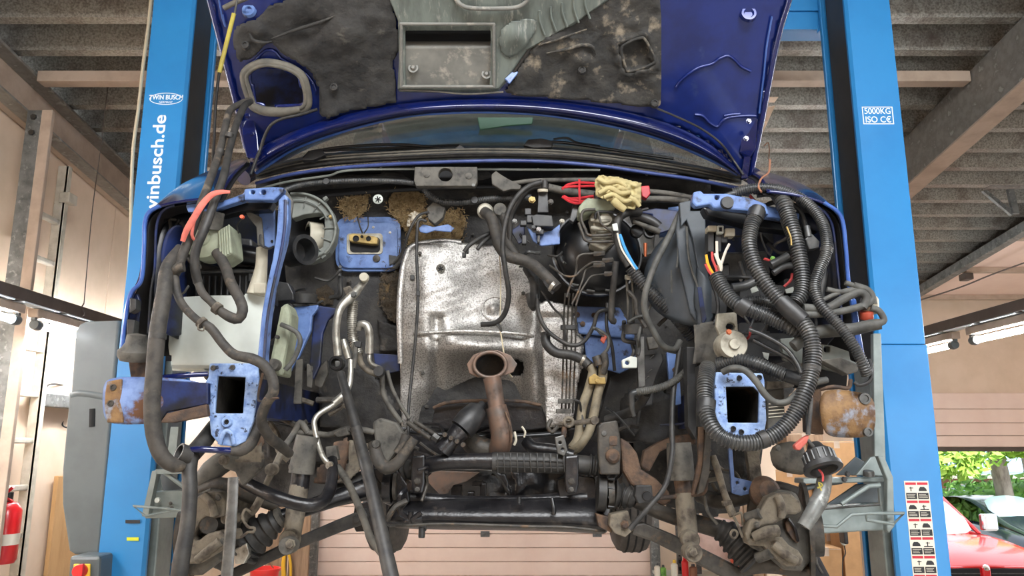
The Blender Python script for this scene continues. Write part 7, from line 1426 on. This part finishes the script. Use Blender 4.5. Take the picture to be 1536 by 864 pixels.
# body strips and blue foot
PL('body_strip', [(1046, 600), (1058, 600), (1056, 700), (1042, 742), (1038, 740), (1048, 690)], 2.34, .02, 'rust'); PL('body_strip', [(1060, 630), (1068, 640), (1064, 712), (1056, 738), (1046, 742), (1054, 700)], 2.33, .02, 'dirty_steel')
PL('blue_foot', [(1092, 664), (1098, 664), (1102, 716), (1128, 722), (1132, 730), (1128, 740), (1112, 744), (1098, 740)], 2.40, .012, 'bay_blue', 'blue sheet-metal foot', holes=[ring_px(1118, 733, 3, n=8), ring_px(1106, 724, 2.4, n=8)])
PL('inner_strip', [(1132, 672), (1142, 672), (1132, 722), (1122, 722)], 2.5, .02, 'dusty_cast'); SH('arch_fleece', [(1100, 662), (1136, 668), (1126, 720), (1102, 716)], lambda x, y: 2.56 + .01 * fn(x, y, .1), .01, 'firewall_mat', cell=5)
T('sensor_lead', [(1069, 684, 2.36), (1076, 704, 2.35), (1086, 738, 2.34), (1094, 760, 2.33), (1100, 774, 2.32)], [5, 5.5, 5, 6, 6], 'dusty_cast', 'dusty brake sensor lead, right'); PL('lead_clip', [(1084, 752), (1098, 750), (1099, 757), (1086, 760)], 2.32, .02, 'dusty_cast')
T('sensor_wire', [(1100, 774, 2.3), (1106, 786, 2.3), (1114, 806, 2.3)], 2.2, 'dusty_cast', seg=6); T('sensor_wire', [(x, y, 2.3) for x, y in ring_px(1101, 801, 5, 6, 10)], 1.8, 'dusty_cast', closed=True, seg=6); T('sensor_wire', [(1102, 772, 2.31), (1112, 770, 2.3), (1114, 788, 2.31)], 1.8, 'dusty_cast', seg=6)
T('brake_hose', [(1056, 744, 2.4), (1062, 768, 2.38), (1076, 786, 2.38)], 2.6, 'dust_grey', seg=8)
kr = PL('brake_caliper', [(1142, 764), (1152, 746), (1166, 740), (1186, 740), (1200, 752), (1204, 766), (1194, 772), (1182, 772), (1174, 780), (1162, 786), (1144, 790), (1128, 796), (1126, 808), (1144, 806), (1160, 802), (1174, 806), (1184, 818), (1198, 826), (1206, 838), (1202, 850), (1180, 850), (1164, 838), (1146, 820), (1122, 818), (1118, 800), (1124, 782)], 2.28, .05, 'dusty_cast', 'dusty brake caliper, right', bev=.006)
PL('caliper_shell', [(1134, 772), (1148, 744), (1166, 734), (1196, 738), (1208, 764), (1216, 800), (1220, 840), (1204, 858), (1178, 856), (1150, 832), (1124, 820), (1120, 790)], 2.34, .04, 'dust_grey', par=kr, bev=.014)
PL('brake_pad', [(1178, 784), (1184, 776), (1194, 790), (1200, 808), (1197, 816), (1188, 808), (1180, 796)], 2.325, .012, 'rust', par=kr); T('pad_edge', [(1182, 778, 2.318), (1192, 792, 2.316), (1197, 812, 2.318)], 2.2, 'oily_black', par=kr, seg=6)
for x, y in ((1126, 774), (1142, 834)): T('slide_pin', [(x - 6, y + 3, 2.31), (x + 14, y - 4, 2.28)], 8, 'dust_grey', par=kr, seg=12, straight=True)
T('caliper_rib', [(1130, 806, 2.275), (1150, 798, 2.262), (1166, 796, 2.268)], [7, 9, 9], 'dusty_cast', par=kr, seg=12); T('caliper_rib', [(1166, 744, 2.275), (1172, 758, 2.27), (1172, 776, 2.275)], 6, 'dusty_cast', par=kr); T('caliper_rib', [(1160, 816, 2.275), (1176, 830, 2.27), (1194, 842, 2.275)], 7, 'dusty_cast', par=kr)
BO(1135, 787, 2.27, 4, 'dust_grey', kr)
lathe('brake_disc', [(0, 0), (0, .15), (.012, .15), (.012, .07), (.05, .065), (.05, 0)], P(1206, 800, 2.44), (1, -.25, 0), 'dirty_steel', car, 'brake disc, right', seg=32)
loft('knuckle', [[(1128, 744, 2.42), (1150, 732, 2.38), (1190, 734, 2.38), (1196, 750, 2.4)], [(1120, 764, 2.42), (1140, 756, 2.4), (1180, 752, 2.4), (1200, 770, 2.42)], [(1118, 800, 2.44), (1140, 800, 2.43), (1180, 800, 2.43), (1210, 800, 2.44)]], 'dirty_steel', car, 'right steering knuckle', th=.03, sub=2)
T('upper_arm', [(1196, 742, 2.40), (1160, 732, 2.42), (1120, 744, 2.46), (1080, 752, 2.5), (1050, 742, 2.56)], [12, 11, 12, 12, 12], 'dirty_steel', 'upper wishbone, right', seg=14); lathe('hub_cap', [(0, 0), (0, .04), (.03, .05), (.05, .03), (.05, 0)], P(1142, 742, 2.40), (.2, -1, .3), 'rust', car)
T('lower_knuckle', [(1112, 850, 2.44), (1140, 846, 2.42), (1180, 850, 2.4), (1220, 862, 2.38)], [14, 14, 13, 15], 'dirty_steel', seg=12)
# headlamp plug and pipe hanging on the right
hc = P(1230, 690, 1.98); kh = K(690, 1.98); ax = Vector((.12, -.5, -1))
cap = lathe('lamp_cap', [(-.045, 0), (-.045, 9 * kh), (-.03, 14 * kh), (-.02, 22 * kh), (.012, 23 * kh), (.014, 28 * kh), (.026, 29 * kh), (.028, 21 * kh), (.012, 18 * kh), (.012, 0)], hc, ax, 'black_plastic', car, 'black ribbed headlamp cap hanging on its cable', seg=32)
for a in range(16):
    u = ax.normalized().orthogonal().normalized(); v = ax.normalized().cross(u); r = 23 * kh; d = u * math.cos(a * PI / 8) + v * math.sin(a * PI / 8)
    sweep('grip_rib', [hc + d * r - ax.normalized() * .016, hc + d * r + ax.normalized() * .008], .0028, 'loom_black', cap, seg=5, straight=True)
PL('red_plug', [(1192, 668), (1206, 656), (1214, 652), (1213, 662), (1200, 676), (1194, 674)], 1.97, .02, 'red_strap', 'faded red plug'); T('plug_wire', [(1211, 660, 1.975), (1218, 668, 1.97), (1224, 678, 1.975)], 3, 'black_rubber', par=cap)
T('plug_wire', [(1228, 704, 1.96), (1234, 712, 1.955), (1234, 722, 1.955)], 1.6, 'wire_red', par=cap, seg=6)
T('steel_elbow', [(1237, 712, 2.02), (1234, 736, 2.01), (1224, 760, 2.0), (1206, 790, 2.0)], [10.5, 11.5, 12, 10.5], 'galvanised', 'bent galvanised steel pipe', seg=16, hollow=.85)
T('pipe_bead', [(1228, 752, 2.003), (1225, 758, 2.002)], 13, 'galvanised', seg=16, straight=True); T('tie_wire', [(1226, 732, 1.97), (1234, 728, 1.965), (1228, 724, 1.97), (1232, 736, 1.965)], 1.4, 'yellow_rod', seg=5)
# body panel edge behind the cap
loft('arch_sheet', [[(1152, 668, 2.3), (1190, 660, 2.28), (1206, 664, 2.28)], [(1156, 690, 2.3), (1190, 694, 2.28), (1210, 698, 2.28)], [(1162, 704, 2.32), (1190, 710, 2.3), (1212, 712, 2.3)]], 'dust_grey', car, th=.01, sub=1); PL('arch_rail', [(1120, 676), (1138, 676), (1146, 736), (1128, 736)], 2.48, .03, 'dusty_cast'); BO(1166, 672, 2.26, 4, 'dust_grey')
# ---------------- rear axle and wheels
for wx, dx_ in ((582, -1), (945, 1)):
    c = P(wx, 800, 5.6); c.z = 1.86
    lathe('rear_wheel', [(-.10, 0), (-.10, .20), (-.12, .24), (-.12, .34), (-.095, .385), (-.05, .40), (.05, .40), (.095, .385), (.12, .34), (.12, .24), (.10, .20), (.10, 0)], c, (1, 0, 0), 'tyre', car, 'rear tyre', seg=40)
    for i in range(3):
        lathe('tread_groove', [(-.006, .398), (-.006, .403), (.006, .403), (.006, .398)], c + Vector(((i - 1) * .05, 0, 0)), (1, 0, 0), 'dark_void', car, seg=40)
    lathe('wheel_rim', [(0, 0), (0, .2), (.01, .22), (.01, 0)], c + Vector((-.115 * dx_, 0, 0)), (-dx_, 0, 0), 'steel', car, seg=24)
sweep('rear_axle', [P(582, 760, 5.6), P(768, 755, 5.6), P(945, 760, 5.6)], .05, 'oily_black', car)
# ================================================================== loose things on the car
gl = thing('work_glove', 'crumpled pale yellow work glove lying on the brake fluid reservoir', 'glove', P(928, 316, 2.5))
bm = bmesh.new()
gp_ = [(892, 270), (898, 263), (912, 264), (930, 266), (948, 271), (962, 274), (963, 290), (962, 306), (950, 314), (940, 314), (924, 304), (908, 300), (894, 294)]
g_ = sheet('palm', gp_, lambda x, y: 2.47 - .025 * math.sin(max(0, min(1, (x - 890) / 74)) * PI) * math.sin(max(.1, min(1, (y - 258) / 58)) * PI) + .022 * abs(fn(x, y, .09, 3)) + .010 * fn(x, y, .2, 4), .006, 'glove', gl, 1.8)
for pts, r in (([(920, 300), (928, 308), (938, 315)], [6, 6, 5]), ([(896, 268), (910, 274), (926, 272), (940, 280)], [3, 4, 4, 3]), ([(898, 290), (914, 282), (930, 290), (946, 288)], [3, 4, 4, 3]), ([(944, 296), (954, 302), (960, 310)], [4, 4, 3]), ([(906, 296), (920, 292), (936, 302), (952, 298)], [3, 3.6, 3.6, 3])):
    tube('fold', [(x, y, 2.452) for x, y in pts], r, 'glove', gl, seg=10)
rod = thing('prop_rod', 'yellow-sleeved rod propping the raised bonnet on its left side', 'rod', P(322, 250, 2.3))
tube('rod_tip', [(358, -14, 2.2), (352, 20, 2.22)], 1.8, 'steel', rod, seg=8); tube('sleeve', [(351, 20, 2.22), (341, 60, 2.24), (329, 109, 2.26)], 3.2, 'yellow_rod', rod, seg=10); tube('rod', [(329, 107, 2.26), (324, 150, 2.28), (321, 210, 2.3), (319, 256, 2.32)], 2.4, 'black_gloss', rod, seg=8)

# ---------------- finer clutter of the stripped bay
SH('wheel_arch', [(376, 640), (520, 640), (545, 700), (520, 740), (480, 752), (440, 762), (404, 764), (376, 740)], lambda x, y: 2.96 + .03 * fn(x, y, .03), .008, 'firewall_mat', cell=8)
SH('wheel_arch', [(950, 650), (1130, 650), (1126, 730), (1108, 770), (1060, 776), (1000, 760), (950, 730)], lambda x, y: 2.96 + .03 * fn(x, y, .03), .008, 'firewall_mat', cell=8)
# gear linkage beside the heater pipes
T('linkage_rod', [(838, 636, 2.56), (866, 634, 2.54), (890, 631, 2.53)], [4, 4, 5], 'dusty_cast', 'gear linkage rod', seg=10)
T('linkage_eye', [(x, y, 2.53) for x, y in ring_px(853, 633, 6.5, 6.5, 12)], 2.6, 'dusty_cast', closed=True, seg=8); DI('linkage_ball', 891, 631, 2.53, 6.5, .03, 'dusty_cast')
T('copper_stub', [(847, 640, 2.54), (845, 656, 2.54)], 4, 'rust', seg=10)
T('linkage_clevis', [(826, 630, 2.55), (822, 640, 2.54), (828, 648, 2.54), (836, 640, 2.54)], 3.4, 'dirty_steel', seg=8); PL('linkage_plate', [(832, 656), (846, 652), (852, 676), (846, 684), (836, 680)], 2.52, .012, 'steel', holes=[ring_px(840, 664, 2.4, n=8), ring_px(844, 674, 2.4, n=8)])
T('frayed_tab', [(772, 648, 2.62), (774, 660, 2.61), (771, 668, 2.61)], 2, 'cream_plastic', seg=6); T('frayed_tab', [(783, 640, 2.62), (788, 648, 2.61), (786, 656, 2.61)], 1.6, 'cream_plastic', seg=6)
T('gear_hose', [(790, 662, 2.66), (800, 672, 2.64), (830, 676, 2.63), (860, 684, 2.62)], [9, 10, 10, 9], 'oily_black', seg=12)
# mat creases
T('mat_crease', [(408, 58, HY(0, 58) - .03), (440, 46, HY(0, 46) - .034), (478, 34, HY(0, 34) - .034), (502, 24, HY(0, 24) - .03)], [1, 2.6, 2.6, 1], 'hood_mat', par=hood, seg=8)
T('mat_crease', [(374, 50, HY(0, 50) - .03), (380, 60, HY(0, 60) - .034), (396, 64, HY(0, 64) - .034), (408, 62, HY(0, 62) - .03)], [1, 2.4, 2.4, 1], 'hood_mat', par=hood, seg=8)
T('mat_crease', [(820, 80, HY(0, 80) - .03), (850, 74, HY(0, 74) - .036), (872, 68, HY(0, 68) - .036), (888, 70, HY(0, 70) - .034), (894, 82, HY(0, 82) - .03)], [1, 2.6, 3, 2.6, 1], 'hood_mat_mould', par=hood, seg=8)
T('mat_crease', [(808, 68, HY(0, 68) - .03), (840, 58, HY(0, 58) - .034), (880, 44, HY(0, 44) - .034)], [1, 2.2, 1], 'hood_mat_mould', par=hood, seg=8)
# loose fibres on the padding
def strands(poly, n, seed, m='fibre'):
    r = random.Random(seed); bm = bmesh.new(); xs = [p[0] for p in poly]; ys = [p[1] for p in poly]; k = 0
    while k < n:
        x, y = r.uniform(min(xs) - 2, max(xs) + 2), r.uniform(min(ys) - 2, max(ys) + 2)
        if not inside(x, y, poly): continue
        k += 1; a = r.uniform(0, 2 * PI); L = r.uniform(3, 8); Y = FY(x, y) - .038 - r.random() * .012
        c = P(x, y, Y); d = P(x + L * math.cos(a), y + L * math.sin(a), Y - r.uniform(-.004, .014)); s_ = (d - c).cross(Vector((0, 1, 0))).normalized() * .0011
        mid = (c + d) / 2 + Vector((r.gauss(0, .002), -.003, r.gauss(0, .002)))
        v = [bm.verts.new(q) for q in (c - s_, c + s_, mid + s_, mid - s_, d)]
        bm.faces.new((v[0], v[1], v[2], v[3])); bm.faces.new((v[3], v[2], v[4]))
    o = link('loose_fibres', tome(bm, 'loose_fibres'), m, car); o['kind'] = 'stuff'
strands([(504, 300), (520, 292), (556, 291), (556, 306), (542, 330), (522, 332), (508, 318)], 260, 1)
strands([(580, 300), (590, 284), (636, 287), (644, 308), (640, 332), (610, 350), (580, 316)], 360, 2)
strands([(606, 350), (654, 320), (694, 308), (702, 330), (696, 360), (640, 364), (610, 370)], 420, 3)
strands([(572, 400), (606, 362), (602, 440), (596, 488), (566, 456)], 220, 4, 'fibre_dark')
# thin cables in the dark corners
def cables(n, box_, Y0, Y1, seed, mats=('black_rubber', 'loom_black', 'grey_hose', 'dusty_hose'), r0=1.3, r1=3.6, span=60):
    r = random.Random(seed)
    for i in range(n):
        x, y = r.uniform(box_[0], box_[2]), r.uniform(box_[1], box_[3]); a = r.uniform(0, PI * 2); pts = []; Y = r.uniform(Y0, Y1)
        for k in range(4):
            pts.append((min(max(x, box_[0]), box_[2]), min(max(y, box_[1]), box_[3]), Y + r.uniform(-.02, .02))); a += r.uniform(-.9, .9); s_ = span / 3 * r.uniform(.6, 1.3); x += s_ * math.cos(a); y += s_ * math.sin(a)
        T('loose_cable', pts, r.uniform(r0, r1), r.choice(mats), seg=7)
cables(16, (1086, 416, 1230, 500), 2.20, 2.30, 11)
cables(8, (1100, 330, 1230, 420), 2.26, 2.36, 12)
cables(10, (936, 420, 1030, 540), 2.48, 2.58, 13)
cables(8, (600, 636, 860, 690), 2.62, 2.74, 14, ('oily_black', 'dirty_steel', 'dusty_hose'), 2, 5)
cables(8, (392, 600, 520, 700), 2.52, 2.68, 15, ('dusty_cast', 'dust_grey', 'dusty_hose', 'dirty_steel'), 2, 5)
cables(7, (430, 400, 510, 470), 2.66, 2.78, 16)
cables(8, (780, 310, 860, 400), 2.62, 2.70, 17, r1=2.6, span=40)
cables(8, (1050, 640, 1130, 740), 2.5, 2.6, 18, ('dusty_cast', 'dirty_steel', 'rust'), 1.6, 4)
cables(8, (300, 720, 380, 850), 2.44, 2.5, 19, ('dusty_cast', 'dirty_steel', 'dust_grey'), 2, 5)
cables(6, (560, 690, 640, 780), 2.48, 2.54, 20, ('oily_black', 'dirty_steel'), 2, 4.5)
cables(6, (860, 600, 960, 660), 2.6, 2.7, 21)
cables(6, (230, 330, 300, 440), 2.16, 2.24, 22)
# fixings
r_ = random.Random(5)
for i in range(46):
    x, y = r_.uniform(440, 1010), r_.uniform(290, 640)
    if 596 < x < 870 and y > 360: continue
    BO(x, y, FY(x, y) - .012, r_.uniform(1.4, 2.6), r_.choice(['dirty_steel', 'black_plastic', 'dust_grey']))
for x, y in ((630, 380), (700, 372), (785, 440), (634, 560), (640, 610), (820, 470), (850, 470), (856, 520)): BO(x, y, SY(x, y) - .01, 2.4, 'dirty_steel', hsld)
# tape bands
for a, b, r, Y in (((345, 200), (343, 206), 6.2, 2.27), ((331, 224), (329, 231), 6.6, 2.24), ((237, 500), (236, 508), 13, 1.98), ((1176, 306), (1178, 312), 13, 2.115), ((1240, 372), (1239, 378), 9.4, 2.055), ((1218, 548), (1217, 556), 13.4, 1.985), ((1150, 657), (1140, 661), 13.4, 1.97), ((533, 640), (536, 650), 9.2, 2.28)):
    T('tape_band', [(a[0], a[1], Y), (b[0], b[1], Y)], r, 'black_rubber', straight=True, seg=14)
# warning lamp lead in the left wing
DI('marker_bulb', 364, 326, 2.16, 3, .01, 'orange_plastic'); T('bulb_lead', [(364, 327, 2.17), (356, 338, 2.2), (358, 350, 2.22)], 1, 'black_rubber', seg=5)
# wing foot on the right with lamp flange
PL('lamp_flange', [(1276, 448), (1284, 448), (1292, 500), (1300, 548), (1290, 548), (1282, 500)], 2.09, .012, 'car_blue_edge', bev=.003)
PL('lamp_flange', [(194, 446), (206, 440), (210, 452), (204, 500), (196, 520), (190, 510)], 2.12, .012, 'bay_blue_dark', bev=.003)

PL('tunnel_mouth_shade', [(652, 612), (672, 604), (720, 602), (780, 603), (812, 608), (826, 642), (760, 648), (700, 648), (646, 642)], 2.83, .02, 'oily_black', 'dark plate standing for shade in the transmission tunnel mouth', bev=.004)  # dark plate standing for the shade inside the tunnel opening
T('tunnel_lip', [(650, 612, 2.81), (672, 604, 2.80), (720, 601, 2.80), (780, 602, 2.80), (812, 608, 2.81)], 2.6, 'rust', seg=8)
